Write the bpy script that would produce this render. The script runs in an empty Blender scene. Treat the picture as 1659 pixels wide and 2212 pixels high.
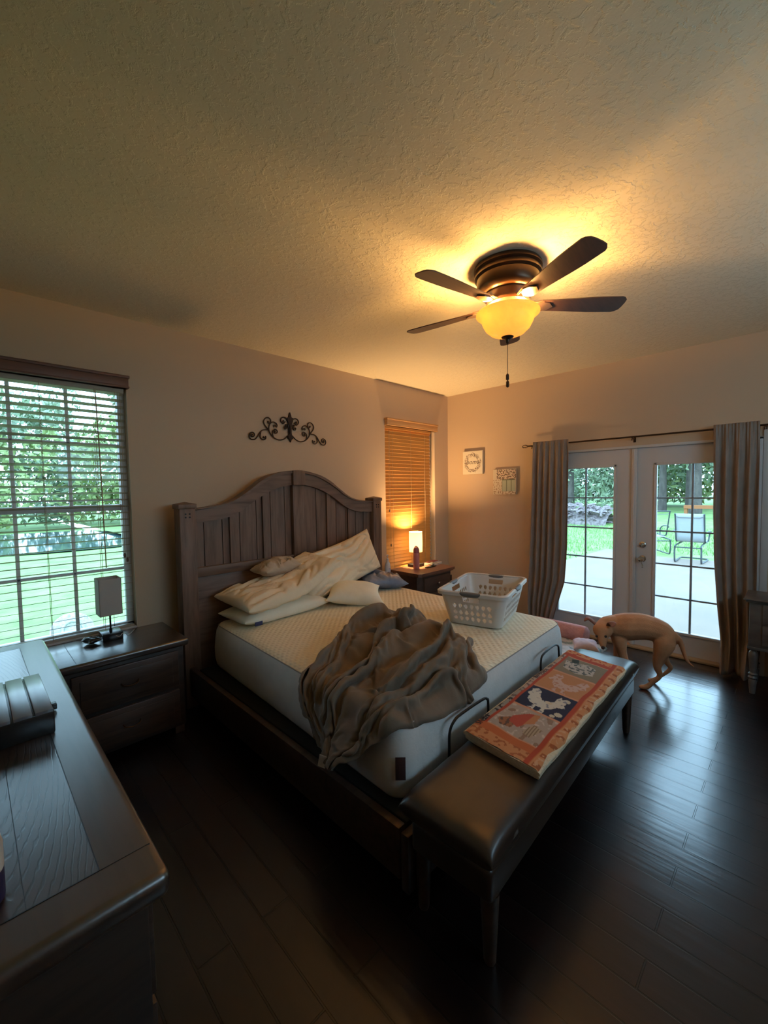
import bpy, bmesh, math, random
import numpy as np
from mathutils import Vector, Matrix, noise, Quaternion
PI = math.pi
S = bpy.context.scene
C = S.collection
# ------------------------------------------------------------------ camera, world, exposure
CAM = Vector((-4.814, -3.542, 1.659))
yaw, pitch, roll = 0.786787066, -0.0523937338, -0.0154747011
fw = Vector((math.cos(yaw)*math.cos(pitch), math.sin(yaw)*math.cos(pitch), math.sin(pitch)))
rt = Vector((math.sin(yaw), -math.cos(yaw), 0)); up = rt.cross(fw)
r2 = rt*math.cos(roll) + up*math.sin(roll); u2 = -rt*math.sin(roll) + up*math.cos(roll)
cd = bpy.data.cameras.new('camera'); cam = bpy.data.objects.new('camera', cd); C.objects.link(cam)
M = Matrix((r2, u2, -fw)).transposed().to_4x4(); M.translation = CAM; cam.matrix_world = M
cd.sensor_fit = 'HORIZONTAL'; cd.sensor_width = 36.0; cd.lens = 36.0*905/1659
cd.clip_start = .02; cd.clip_end = 300
S.camera = cam
S.view_settings.view_transform = 'Standard'; S.view_settings.look = 'None'
S.view_settings.gamma = 1; S.view_settings.use_curve_mapping = False
S.view_settings.exposure = 0.12
SKY = 7.5; SKYCOL = (0.44, 0.74, 1.0, 1)
W = bpy.data.worlds.new('world'); S.world = W; W.use_nodes = True
nt = W.node_tree; nt.nodes.clear()
wo = nt.nodes.new('ShaderNodeOutputWorld'); bg = nt.nodes.new('ShaderNodeBackground')
tc = nt.nodes.new('ShaderNodeTexCoord'); sp = nt.nodes.new('ShaderNodeSeparateXYZ'); rp = nt.nodes.new('ShaderNodeValToRGB')
nt.links.new(tc.outputs['Generated'], sp.inputs[0]); nt.links.new(sp.outputs['Z'], rp.inputs[0])
rp.color_ramp.elements[0].position = 0.0; rp.color_ramp.elements[0].color = (0.52, 0.80, 1, 1)
rp.color_ramp.elements[1].position = 0.8; rp.color_ramp.elements[1].color = SKYCOL
nt.links.new(rp.outputs[0], bg.inputs[0]); bg.inputs[1].default_value = SKY
nt.links.new(bg.outputs[0], wo.inputs[0])
FAN_W = 120.0; LAMP_W = 150.0; WARM = (1.0, 0.52, 0.15)
S.cycles.max_bounces = 10; S.cycles.diffuse_bounces = 6; S.cycles.glossy_bounces = 4
S.cycles.transparent_max_bounces = 24; S.cycles.sample_clamp_indirect = 4.0
S.cycles.use_denoising = True
S.cycles.caustics_reflective = False; S.cycles.caustics_refractive = False

# ------------------------------------------------------------------ materials
MC = {}
def mat(name, col=(.5,.5,.5), rough=.6, metal=0, spec=.5, build=None, **kw):
    if name in MC: return MC[name]
    m = bpy.data.materials.new(name); m.use_nodes = True; MC[name] = m
    n = m.node_tree; b = n.nodes['Principled BSDF']
    b.inputs['Base Color'].default_value = (*col[:3], 1); b.inputs['Roughness'].default_value = rough
    b.inputs['Metallic'].default_value = metal; b.inputs['Specular IOR Level'].default_value = spec
    for k, v in kw.items():
        b.inputs[k.replace('_', ' ')].default_value = v
    if build: build(n, b)
    if kw.get('Coat_Weight') and b.inputs['Normal'].is_linked: n.links.new(b.inputs['Normal'].links[0].from_socket, b.inputs['Coat Normal'])
    return m
def N(n, t, **kw):
    o = n.nodes.new(t)
    for k, v in kw.items():
        if k in o.inputs: o.inputs[k].default_value = v
        else: setattr(o, k, v)
    return o
def coords(n, kind='Object', scale=(1,1,1), rot=(0,0,0)):
    t = n.nodes.new('ShaderNodeTexCoord'); mp = n.nodes.new('ShaderNodeMapping')
    n.links.new(t.outputs[kind], mp.inputs[0]); mp.inputs['Scale'].default_value = scale; mp.inputs['Rotation'].default_value = rot
    return mp.outputs[0]
def ramp(n, src, stops):
    r = n.nodes.new('ShaderNodeValToRGB'); n.links.new(src, r.inputs[0]); e = r.color_ramp.elements
    while len(e) < len(stops): e.new(.5)
    for i, (p, c) in enumerate(stops):
        e[i].position = p; e[i].color = (*c[:3], 1) if len(c) > 1 else (c[0],)*3 + (1,)
    return r.outputs[0]
def bump(n, b, src, strength=.3, dist=.01, prev=None):
    k = n.nodes.new('ShaderNodeBump'); k.inputs['Strength'].default_value = strength; k.inputs['Distance'].default_value = dist
    n.links.new(src, k.inputs['Height'])
    if prev: n.links.new(prev, k.inputs['Normal'])
    n.links.new(k.outputs[0], b.inputs['Normal']); return k.outputs[0]
def nz(n, v, scale, detail=3, rough=.5, dist=0):
    k = N(n, 'ShaderNodeTexNoise'); k.inputs['Scale'].default_value = scale; k.inputs['Detail'].default_value = detail
    k.inputs['Roughness'].default_value = rough; k.inputs['Distortion'].default_value = dist
    n.links.new(v, k.inputs['Vector']); return k.outputs[0]
def noisy(c1, c2, scale=(8,8,8), ns=1.0, bs=0, bd=.002, bscale=60, detail=4, dist=0):
    def f(n, b):
        v = coords(n, scale=scale); k = nz(n, v, ns, detail, .6, dist)
        n.links.new(ramp(n, k, [(.3, c1), (.7, c2)]), b.inputs['Base Color'])
        if bs: bump(n, b, nz(n, coords(n), bscale, 3), bs, bd)
    return f
def wood(c1, c2, axis='x', bs=.35, fine=1.0):
    sc = {'x': (3,34,34), 'y': (34,3,34), 'z': (34,34,3)}[axis]
    sc = tuple(s*fine for s in sc)
    def f(n, b):
        v = coords(n, scale=sc); k = nz(n, v, 1.0, 6, .62, .6); k2 = nz(n, coords(n, scale=tuple(s*.22 for s in sc)), 1.0, 3, .5, 2.2)
        mx = N(n, 'ShaderNodeMath', operation='ADD'); n.links.new(k, mx.inputs[0])
        m2 = N(n, 'ShaderNodeMath', operation='MULTIPLY'); n.links.new(k2, m2.inputs[0]); m2.inputs[1].default_value = .8
        n.links.new(m2.outputs[0], mx.inputs[1])
        n.links.new(ramp(n, mx.outputs[0], [(.6, c1), (1.05, c2)]), b.inputs['Base Color'])
        bump(n, b, mx.outputs[0], bs, .002)
    return f
def ceil_build(n, b):
    v = coords(n); k = nz(n, v, 26, 5, .65, .3); w = ramp(n, k, [(.50, (0,)), (.58, (1,))])
    k2 = nz(n, v, 60, 3, .6); p = bump(n, b, k2, .30, .003); bump(n, b, w, .55, .004, p)
def wall_build(n, b):
    v = coords(n); bump(n, b, nz(n, v, 45, 3, .6), .16, .004)
def floor_build(n, b):
    # planks run along y, 0.125 wide
    v = coords(n, rot=(0,0,PI/2))
    br = N(n, 'ShaderNodeTexBrick'); n.links.new(v, br.inputs['Vector'])
    br.inputs['Scale'].default_value = 1; br.inputs['Brick Width'].default_value = 1.1; br.inputs['Row Height'].default_value = .125
    br.inputs['Mortar Size'].default_value = .004; br.inputs['Mortar Smooth'].default_value = .3; br.offset = .37; br.offset_frequency = 2
    br.inputs['Color1'].default_value = (.014,.005,.005,1); br.inputs['Color2'].default_value = (.006,.003,.003,1); br.inputs['Mortar'].default_value = (.002,.001,.001,1)
    g = nz(n, coords(n, scale=(40,4,1)), 1, 5, .6, .5)
    mx = N(n, 'ShaderNodeMix', data_type='RGBA', blend_type='MULTIPLY'); mx.inputs[0].default_value = .6
    n.links.new(br.outputs[0], mx.inputs[6]); n.links.new(ramp(n, g, [(.3, (.45,)), (.75, (1.3,))]), mx.inputs[7])
    n.links.new(mx.outputs[2], b.inputs['Base Color'])
    rip = nz(n, coords(n, scale=(26, 2.2, 1)), 1, 2, .5, .35)
    p = bump(n, b, rip, .22, .004)
    mp = nz(n, coords(n, scale=(3, 3, 1)), 1.2, 2, .5)
    p = bump(n, b, mp, .08, .02, p)
    inv = N(n, 'ShaderNodeMath', operation='SUBTRACT'); inv.inputs[0].default_value = 1; n.links.new(br.outputs['Fac'], inv.inputs[1])
    bump(n, b, inv.outputs[0], 1.0, .006, p)
    b.inputs['Roughness'].default_value = .3
def quilt_build(n, b):
    v = coords(n, scale=(1,1,1), rot=(0,0,0)); w1 = N(n, 'ShaderNodeTexWave', wave_type='BANDS', bands_direction='DIAGONAL')
    n.links.new(v, w1.inputs[0]); w1.inputs['Scale'].default_value = 13; w1.inputs['Distortion'].default_value = 0
    v2 = coords(n, rot=(0,0,PI/2)); w2 = N(n, 'ShaderNodeTexWave', wave_type='BANDS', bands_direction='DIAGONAL')
    n.links.new(v2, w2.inputs[0]); w2.inputs['Scale'].default_value = 13
    m = N(n, 'ShaderNodeMath', operation='MULTIPLY'); n.links.new(w1.outputs[1], m.inputs[0]); n.links.new(w2.outputs[1], m.inputs[1])
    bump(n, b, m.outputs[0], .8, .006)
def cloth_build(c1, c2, s=500, bs=.25):
    def f(n, b):
        v = coords(n); k = nz(n, v, 9, 4)
        n.links.new(ramp(n, k, [(.3, c1), (.7, c2)]), b.inputs['Base Color'])
        p = bump(n, b, nz(n, v, s, 2), bs, .001)
        bump(n, b, nz(n, v, 22, 4, .6, .6), .22, .012, p)
    return f
def vcol_build(n, b):
    a = N(n, 'ShaderNodeVertexColor'); a.layer_name = 'pattern'; n.links.new(a.outputs[0], b.inputs['Base Color'])
def glassy(name, tint=(1,1,1), gl=.10):
    m = bpy.data.materials.new(name); m.use_nodes = True; n = m.node_tree; n.nodes.clear()
    o = n.nodes.new('ShaderNodeOutputMaterial'); t = n.nodes.new('ShaderNodeBsdfTransparent'); g = n.nodes.new('ShaderNodeBsdfGlossy')
    t.inputs[0].default_value = (*tint, 1); g.inputs['Roughness'].default_value = .02
    fr = n.nodes.new('ShaderNodeFresnel'); fr.inputs[0].default_value = 1.4; mx = n.nodes.new('ShaderNodeMixShader')
    n.links.new(fr.outputs[0], mx.inputs[0]); n.links.new(t.outputs[0], mx.inputs[1]); n.links.new(g.outputs[0], mx.inputs[2]); n.links.new(mx.outputs[0], o.inputs[0]); return m
def translucent(name, col, tcol, em=None, es=0, fac=.5, textured=False):
    m = bpy.data.materials.new(name); m.use_nodes = True; n = m.node_tree; n.nodes.clear()
    o = n.nodes.new('ShaderNodeOutputMaterial'); d = n.nodes.new('ShaderNodeBsdfDiffuse'); t = n.nodes.new('ShaderNodeBsdfTranslucent')
    d.inputs[0].default_value = (*col, 1); t.inputs[0].default_value = (*tcol, 1)
    if textured:
        k = nz(n, coords(n, scale=(6,6,9)), 1.3, 4, .6, 1.5)
        n.links.new(ramp(n, k, [(.3, tuple(c*.7 for c in tcol)), (.7, tcol)]), t.inputs[0])
    mx = n.nodes.new('ShaderNodeMixShader'); mx.inputs[0].default_value = fac
    n.links.new(d.outputs[0], mx.inputs[1]); n.links.new(t.outputs[0], mx.inputs[2]); out = mx.outputs[0]
    g = n.nodes.new('ShaderNodeBsdfGlossy'); g.inputs['Roughness'].default_value = .25; m3 = n.nodes.new('ShaderNodeMixShader'); m3.inputs[0].default_value = .04
    n.links.new(out, m3.inputs[1]); n.links.new(g.outputs[0], m3.inputs[2]); out = m3.outputs[0]
    if em:
        e = n.nodes.new('ShaderNodeEmission'); e.inputs[0].default_value = (*em, 1); e.inputs[1].default_value = es
        a = n.nodes.new('ShaderNodeAddShader'); n.links.new(out, a.inputs[0]); n.links.new(e.outputs[0], a.inputs[1]); out = a.outputs[0]
    n.links.new(out, o.inputs[0]); return m
WALL = mat('wall_paint', (.56,.425,.295), .75, build=wall_build)
CEIL = mat('ceiling_paint', (.74,.68,.53), .85, build=ceil_build)
FLOOR = mat('floor_planks', rough=.34, spec=.35, build=floor_build, Coat_Weight=.8, Coat_Roughness=.2, Coat_IOR=1.6)
WHITE = mat('white_trim', (.60,.58,.57), .45)
DWOOD = mat('dark_wood', rough=.42, build=wood((.020,.0105,.007), (.060,.034,.023), 'x', .5))
DWOODZ = mat('dark_wood_upright', rough=.5, build=wood((.075,.042,.027), (.18,.108,.072), 'z', .4))
DWOODH = mat('dark_wood_rail', rough=.5, build=wood((.075,.042,.027), (.18,.108,.072), 'x', .4))
CHESTW = mat('chest_wood', rough=.5, build=wood((.012,.007,.005), (.034,.020,.014), 'x', .3))
TOPWY = mat('dresser_wood_y', rough=.4, spec=.6, build=wood((.012,.007,.005), (.042,.026,.019), 'y', .25), Coat_Weight=1.0, Coat_Roughness=.28, Coat_IOR=1.8)
TOPWX = mat('dresser_wood_x', rough=.4, spec=.6, build=wood((.012,.007,.005), (.042,.026,.019), 'x', .25), Coat_Weight=1.0, Coat_Roughness=.22, Coat_IOR=1.8)
def cathedral(n, b):
    v = coords(n, scale=(3.0, .6, 1)); w = N(n, 'ShaderNodeTexWave', wave_type='RINGS', rings_direction='SPHERICAL'); n.links.new(v, w.inputs[0])
    w.inputs['Scale'].default_value = 20; w.inputs['Distortion'].default_value = 3.0; w.inputs['Detail'].default_value = 2; w.inputs['Detail Scale'].default_value = 1.2
    r = ramp(n, w.outputs[1], [(.0, (.006,.004,.003)), (.22, (.030,.018,.013)), (1, (.036,.022,.016))])
    n.links.new(r, b.inputs['Base Color'])
    g = ramp(n, w.outputs[1], [(.0, (0,)), (.2, (1,))]); p = bump(n, b, g, .3, .0006)
TOPC = mat('dresser_panel_wood', rough=.35, spec=.6, build=cathedral, Coat_Weight=1.0, Coat_Roughness=.2, Coat_IOR=1.8)
LEATHER = mat('brown_leather', rough=.42, spec=.5, build=noisy((.018,.011,.008), (.028,.017,.011), bs=.15, bscale=180, bd=.001), Coat_Weight=.3, Coat_Roughness=.25, Coat_IOR=1.6)
MATT = mat('mattress_top_fan_warmed', (.84,.74,.55), .85, build=quilt_build)  # warm tint stands in for fan light falling on the mattress
MATS = mat('mattress_side', rough=.85, build=cloth_build((.60,.58,.56), (.66,.64,.61), 400, .2))
MPIPE = mat('mattress_piping', (.30,.28,.25), .8)
CASE = mat('cream_pillowcase_fan_warmed', rough=.85, build=cloth_build((.78,.62,.42), (.84,.68,.47)))  # cream made warmer, with the fan's downward glow put into the colour
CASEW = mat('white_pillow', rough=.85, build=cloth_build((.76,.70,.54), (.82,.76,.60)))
BEIGE = mat('beige_case', rough=.85, build=cloth_build((.42,.33,.24), (.50,.40,.29)))
BLUE = mat('blue_satin', rough=.38, spec=.6, build=cloth_build((.10,.13,.20), (.20,.25,.36), 300, .1))
SHEET = mat('taupe_sheet', rough=.72, build=cloth_build((.115,.083,.056), (.145,.107,.073), 600, .15))
SHEET.node_tree.nodes['Principled BSDF'].inputs['Sheen Weight'].default_value = .15
CURT = mat('taupe_curtain', rough=.7, build=cloth_build((.235,.185,.155), (.28,.225,.19), 500, .2))
BLACK = mat('black_metal', (.012,.011,.011), .4, .3)
BLACKP = mat('black_plastic', (.012,.012,.013), .22)
BLACKF = mat('black_fabric', (.008,.008,.009), .9)
BRONZE = mat('bronze', (.055,.032,.020), .34, .75)
COPPER = mat('brushed_bronze', (.30,.19,.14), .3, .9)
BLADE = mat('fan_blade_wood', rough=.45, build=wood((.030,.014,.012), (.065,.032,.026), 'x', .2))
IRON = mat('wrought_iron', (.030,.016,.011), .5, .4)
GLASS = glassy('window_glass', (.97,.99,1.0))
BLINDW = mat('blind_slat_white', (.42,.34,.25), .5)
BLINDT = mat('blind_slat_tan', rough=.5, build=wood((.50,.235,.055), (.60,.30,.085), 'x', .1))
VALD = mat('valance_brown', rough=.5, build=wood((.10,.045,.030), (.15,.07,.045), 'x', .1))
VALT = mat('valance_tan', rough=.5, build=wood((.52,.28,.11), (.62,.36,.16), 'x', .1))
CORD = mat('blind_cord', (.40,.30,.20), .8)
PLASTIC = mat('white_plastic', (.62,.60,.57), .35, Subsurface_Weight=0.0)
RIB = mat('ribbed_plastic', (.10,.11,.13), .3, Coat_Weight=1.0, Coat_Roughness=.2, Coat_IOR=1.8)
GREYP = mat('grey_plastic', (.12,.125,.14), .45)
PINK = mat('pink_metal', (.62,.25,.25), .35)
PINKL = mat('pink_cap', (.36,.12,.15), .35)
CHROME = mat('satin_nickel', (.55,.52,.48), .22, 1)
PAINTG = mat('grey_painted_wood', rough=.34, build=noisy((.075,.072,.072), (.13,.125,.12), (4,4,14), 1.4))
FUR = mat('dog_fur', rough=.8, build=noisy((.42,.19,.085), (.56,.28,.14), (7,7,7), 1.2, .5, .004, 120))
FURW = mat('pale_fur', (.62,.48,.38), .85)
NOSE = mat('dog_nose', (.02,.012,.012), .35)
EAR = mat('dog_ear', rough=.8, build=noisy((.20,.075,.045), (.30,.12,.075), (20,20,20)))
VC = mat('painted_pattern', rough=.9, build=vcol_build)
FLEECE = mat('cream_fleece', rough=.95, build=noisy((.52,.42,.28), (.64,.54,.40), (60,60,60), 1, .6, .006, 140))
SHADEM = translucent('lamp_shade_fabric', (.80,.76,.68), (.95,.90,.80), fac=.7)
SHADEO = mat('unlit_shade_fabric', (.42,.40,.37), .85)
BOWL = translucent('amber_glass', (.55,.33,.12), (.95,.60,.20), (1.0,.52,.12), .35, .55, True)
CONC = mat('patio_concrete', rough=.85, build=noisy((0.173,0.138,0.109), (0.23,0.173,0.138), (.6,.9,1), 1.0, detail=6))
GRASS = mat('lawn', rough=.95, build=noisy((0.096,0.192,0.045), (0.218,0.333,0.102), (1.5,1.5,1.5), 1, .6, .05, 6, detail=8))
BLADEG = mat('grass_blades', rough=.8, build=noisy((0.09,0.218,0.051), (0.192,0.333,0.102), (3,3,3)))
LEAF1 = mat('leaf_dark', rough=.7, build=noisy((0.119,0.17,0.102), (0.255,0.34,0.196), (1.5,1.5,1.5)))
LEAF2 = mat('leaf_light', rough=.7, build=noisy((0.141,0.205,0.064), (0.256,0.32,0.115), (1.5,1.5,1.5)))
BARK = mat('bark', rough=.9, build=noisy((0.043,0.034,0.034), (0.102,0.085,0.076), (6,6,2), 1, .8, .03, 12))
LOG = mat('firewood', rough=.9, build=noisy((0.102,0.072,0.076), (0.289,0.238,0.238), (9,9,9)))
SLING = mat('sling_mesh', (.33,.36,.38), .7)
CFRAME = mat('patio_frame', (.05,.06,.07), .5, .3)
RUST = mat('orange_wood', (0.288,0.102,0.038), .8)
STONE = mat('speckled_stone', rough=.9, build=noisy((0.224,0.243,0.243), (0.48,0.499,0.486), (30,30,30)))
WATER = mat('pond_water', (0.038,0.077,0.083), .06, spec=.8)

# ------------------------------------------------------------------ mesh helpers
class MB:
    def __init__(s): s.v = []; s.f = []; s.col = None
    def add(s, v, f):
        o = len(s.v); s.v += [tuple(p) for p in v]; s.f += [tuple(i+o for i in q) for q in f]; return s
    def box(s, a, b, bev=0, seg=2, M=None):
        bm = bmesh.new(); bmesh.ops.create_cube(bm, size=1)
        for v in bm.verts: v.co = Vector([(a[i]+b[i])/2 + v.co[i]*(b[i]-a[i]) for i in range(3)])
        if bev: bmesh.ops.bevel(bm, geom=bm.edges[:], offset=bev, segments=seg, affect='EDGES', profile=.5)
        if M: bmesh.ops.transform(bm, matrix=M, verts=bm.verts)
        bm.verts.index_update(); s.add([v.co[:] for v in bm.verts], [[v.index for v in f.verts] for f in bm.faces]); bm.free(); return s
    def lathe(s, prof, c=(0,0,0), n=32, M=None, cap=True):
        vs = []; fs = []
        for r, z in prof:
            for i in range(n):
                a = 2*PI*i/n; p = Vector((r*math.cos(a), r*math.sin(a), z))
                if M: p = M @ p
                vs.append((p.x+c[0], p.y+c[1], p.z+c[2]))
        for j in range(len(prof)-1):
            for i in range(n):
                k = j*n; fs.append((k+i, k+(i+1) % n, k+n+(i+1) % n, k+n+i))
        if cap:
            fs.append(tuple(range(n))[::-1]); k = (len(prof)-1)*n; fs.append(tuple(k+i for i in range(n)))
        return s.add(vs, fs)
    def tube(s, pts, r=.005, n=8, closed=False, cap=True, flat=1.0):
        P = [Vector(p) for p in pts]; L = len(P); vs = []; fs = []
        R = r if isinstance(r, (list, tuple)) else [r]*L
        nrm = None
        for i in range(L):
            a = P[(i-1) % L] if (closed or i > 0) else P[i]; b = P[(i+1) % L] if (closed or i < L-1) else P[i]
            t = (b-a).normalized() if (b-a).length > 1e-9 else Vector((0,0,1))
            if nrm is None:
                nrm = t.cross(Vector((0,0,1)));
                if nrm.length < .1: nrm = t.cross(Vector((1,0,0)))
            nrm = (nrm - t*nrm.dot(t)).normalized(); bi = t.cross(nrm)
            for k in range(n):
                an = 2*PI*k/n; vs.append(P[i] + (nrm*math.cos(an) + bi*math.sin(an)*flat)*R[i])
        for i in range(L if closed else L-1):
            for k in range(n):
                q = ((i+1) % L)*n; fs.append((i*n+k, i*n+(k+1) % n, q+(k+1) % n, q+k))
        if cap and not closed: fs.append(tuple(range(n))[::-1]); fs.append(tuple((L-1)*n+k for k in range(n)))
        return s.add(vs, fs)
    def prism(s, poly, fn, d0, d1):
        n = len(poly); vs = [fn(p[0], p[1], d0) for p in poly] + [fn(p[0], p[1], d1) for p in poly]
        fs = [tuple(range(n)), tuple(range(2*n-1, n-1, -1))] + [(i, i+n, (i+1) % n+n, (i+1) % n) for i in range(n)]
        return s.add(vs, fs)
    def grid(s, nu, nv, fn, closed=False):
        vs = [fn(i/(nu-1 if not closed else nu), j/(nv-1)) for j in range(nv) for i in range(nu)]
        fs = []
        for j in range(nv-1):
            for i in range(nu if closed else nu-1):
                a = j*nu+i; b = j*nu+(i+1) % nu; fs.append((a, b, b+nu, a+nu))
        return s.add(vs, fs)
    def sphere(s, c, r, n=12, sq=(1,1,1)):
        pr = [(max(1e-4, math.sin(PI*j/n))*r, -math.cos(PI*j/n)*r) for j in range(n+1)]
        M = Matrix.Diagonal((*sq, 1)); return s.lathe(pr, c, n*2, M)
def root_loc(o):
    while o.parent: o = o.parent
    return o.location
def obj(name, mb, m, parent=None, smooth=True, ang=.7, mods=None, label=None):
    me = bpy.data.meshes.new(name); me.from_pydata(mb.v, [], mb.f)
    bm = bmesh.new(); bm.from_mesh(me); bmesh.ops.recalc_face_normals(bm, faces=bm.faces)
    bm.to_mesh(me); bm.free()
    if smooth: me.shade_smooth(); me.set_sharp_from_angle(angle=ang)
    me.materials.append(m); o = bpy.data.objects.new(name, me); C.objects.link(o)
    if parent:
        o.parent = parent; L = root_loc(parent)
        me.transform(Matrix.Translation(-Vector(L)))
    else:
        # place the origin at the base of the thing
        xs = np.array(mb.v); c = Vector(((xs[:,0].min()+xs[:,0].max())/2, (xs[:,1].min()+xs[:,1].max())/2, xs[:,2].min()))
        me.transform(Matrix.Translation(-c)); o.location = c
    if label: o['label'] = label
    return o
def tag(o, label, cat, group=None, kind=None):
    o['label'] = label; o['category'] = cat
    if group: o['group'] = group
    if kind: o['kind'] = kind
    return o
def thing(name, label, cat, loc=(0,0,0), group=None):
    o = bpy.data.objects.new(name, None); C.objects.link(o); o.location = loc; o.empty_display_size = .1
    return tag(o, label, cat, group)
def struct(name, mb, m, parent=None, **kw):
    o = obj(name, mb, m, parent, **kw); o['kind'] = 'structure'; return o
def copy_tree(o, parent=None):
    c = o.copy(); C.objects.link(c); c.parent = parent
    for ch in list(o.children): copy_tree(ch, c)
    return c
def holed_wall(mb, a0, a1, z0, z1, holes, fn):
    """wall in (a,z) with rectangular holes; fn(a,z,depth)->xyz ; depth from 0 to 1"""
    As = sorted({a0, a1, *[h[0] for h in holes], *[h[1] for h in holes]}); Zs = sorted({z0, z1, *[h[2] for h in holes], *[h[3] for h in holes]})
    inh = lambda a, z: any(h[0] < a < h[1] and h[2] < z < h[3] for h in holes)
    for i in range(len(As)-1):
        for j in range(len(Zs)-1):
            a, b, c, d = As[i], As[i+1], Zs[j], Zs[j+1]
            if inh((a+b)/2, (c+d)/2): continue
            P = [fn(a,c,0), fn(b,c,0), fn(b,d,0), fn(a,d,0), fn(a,c,1), fn(b,c,1), fn(b,d,1), fn(a,d,1)]
            fs = [(0,1,2,3), (7,6,5,4)]
            for (da, dz, e) in (((a-1e-3), (c+d)/2, (0,3,7,4)), ((b+1e-3), (c+d)/2, (1,5,6,2)), ((a+b)/2, c-1e-3, (0,4,5,1)), ((a+b)/2, d+1e-3, (3,2,6,7))):
                if inh(da, dz) or not (a0 < da < a1 and z0 < dz < z1): fs.append(e)
            mb.add(P, fs)
    return mb
def merged(mb):
    d = {}; idx = []
    nv = []
    for p in mb.v:
        k = (round(p[0], 5), round(p[1], 5), round(p[2], 5))
        if k not in d: d[k] = len(nv); nv.append(k)
        idx.append(d[k])
    mb.v = nv; mb.f = [tuple(idx[i] for i in f) for f in mb.f]; return mb
def curve_pts(pts, n=6):
    """Catmull-Rom"""
    P = [Vector(p) for p in pts]; out = []
    for i in range(len(P)-1):
        a = P[max(i-1, 0)]; b = P[i]; c = P[i+1]; d = P[min(i+2, len(P)-1)]
        for k in range(n):
            t = k/n; out.append(.5*((2*b)+(-a+c)*t+(2*a-5*b+4*c-d)*t*t+(-a+3*b-3*c+d)*t**3))
    out.append(P[-1]); return out
def smooth01(x): x = min(1, max(0, x)); return x*x*(3-2*x)

# ------------------------------------------------------------------ room shell
H = 2.942; X0 = -5.15; Y0 = -5.0; T = .15
struct('floor', MB().box((X0-T, Y0-T, -.12), (T, T, 0)), FLOOR, smooth=False)
struct('ceiling', MB().box((X0-T, Y0-T, H), (T, T, H+.12)), CEIL, smooth=False)
W1 = (-4.94, -3.94, .645, 2.48); W2 = (-1.25, -.30, .66, 2.48); D1 = (-3.29, -1.35, 0, 2.065)
struct('wall_back', merged(holed_wall(MB(), X0-T, T, 0, H, [W1, W2], lambda a, z, d: (a, d*T, z))), WALL, smooth=False)
struct('wall_right', merged(holed_wall(MB(), Y0-T, 0, 0, H, [(D1[0], D1[1], -1, D1[3])], lambda a, z, d: (d*T, a, z))), WALL, smooth=False)
struct('wall_left', MB().box((X0-T, Y0-T, 0), (X0, 0, H)), WALL, smooth=False)
FILL_OPENING = (-3.7, -1.4, 1.9, 2.5)  # added opening behind the camera, lets fill daylight onto ceiling and bed
struct('wall_front', merged(holed_wall(MB(), X0, 0, 0, H, [FILL_OPENING], lambda a, z, d: (a, Y0-T+d*T, z))), WALL, smooth=False)
struct('baseboard_right', MB().box((-.015, -1.33, 0), (0, 0, .10), .004), WHITE)
struct('baseboard_back', MB().box((-5.15, -.015, 0), (-.016, 0, .10), .004), WHITE)
struct('trim_1', MB().box((-.05, -3.29, 0), (.16, -1.35, .022), .006), mat('threshold_wood', (.40,.27,.15), .45))
# windows
def window(idx, W, cols, mid, rows_lo, rows_up):
    x0, x1, z0, z1 = W; t = .045
    r = bpy.data.objects.new('window_%d' % idx, None); C.objects.link(r); r['kind'] = 'structure'; r.location = ((x0+x1)/2, .1, z0)
    m = MB()
    for b in (((x0, .075, z0), (x0+t, .14, z1)), ((x1-t, .075, z0), (x1, .14, z1)), ((x0, .075, z0), (x1, .14, z0+t)), ((x0, .075, z1-t), (x1, .14, z1)), ((x0, .07, mid-.022), (x1, .135, mid+.022))): m.box(*b, .004)
    obj('window_frame', m, WHITE, r)
    m = MB(); w = (x1-x0-2*t)/cols
    for i in range(1, cols): m.box((x0+t+w*i-.011, .098, z0+t), (x0+t+w*i+.011, .112, z1-t), .003)
    for z in rows_lo + rows_up: m.box((x0+t, .098, z-.011), (x1-t, .112, z+.011), .003)
    obj('muntins', m, WHITE, r)
    obj('glass', MB().box((x0+t-.01, .103, z0+t-.01), (x1-t+.01, .107, z1-t+.01)), GLASS, r, smooth=False)
    obj('sill', MB().box((x0-.0, -.0, z0-.0), (x1+.0, .075, z0+.018), .004), WHITE, r)
    return r
window(1, W1, 3, 1.56, [1.10], [2.02])
window(2, W2, 3, 1.56, [1.10], [2.02])
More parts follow.
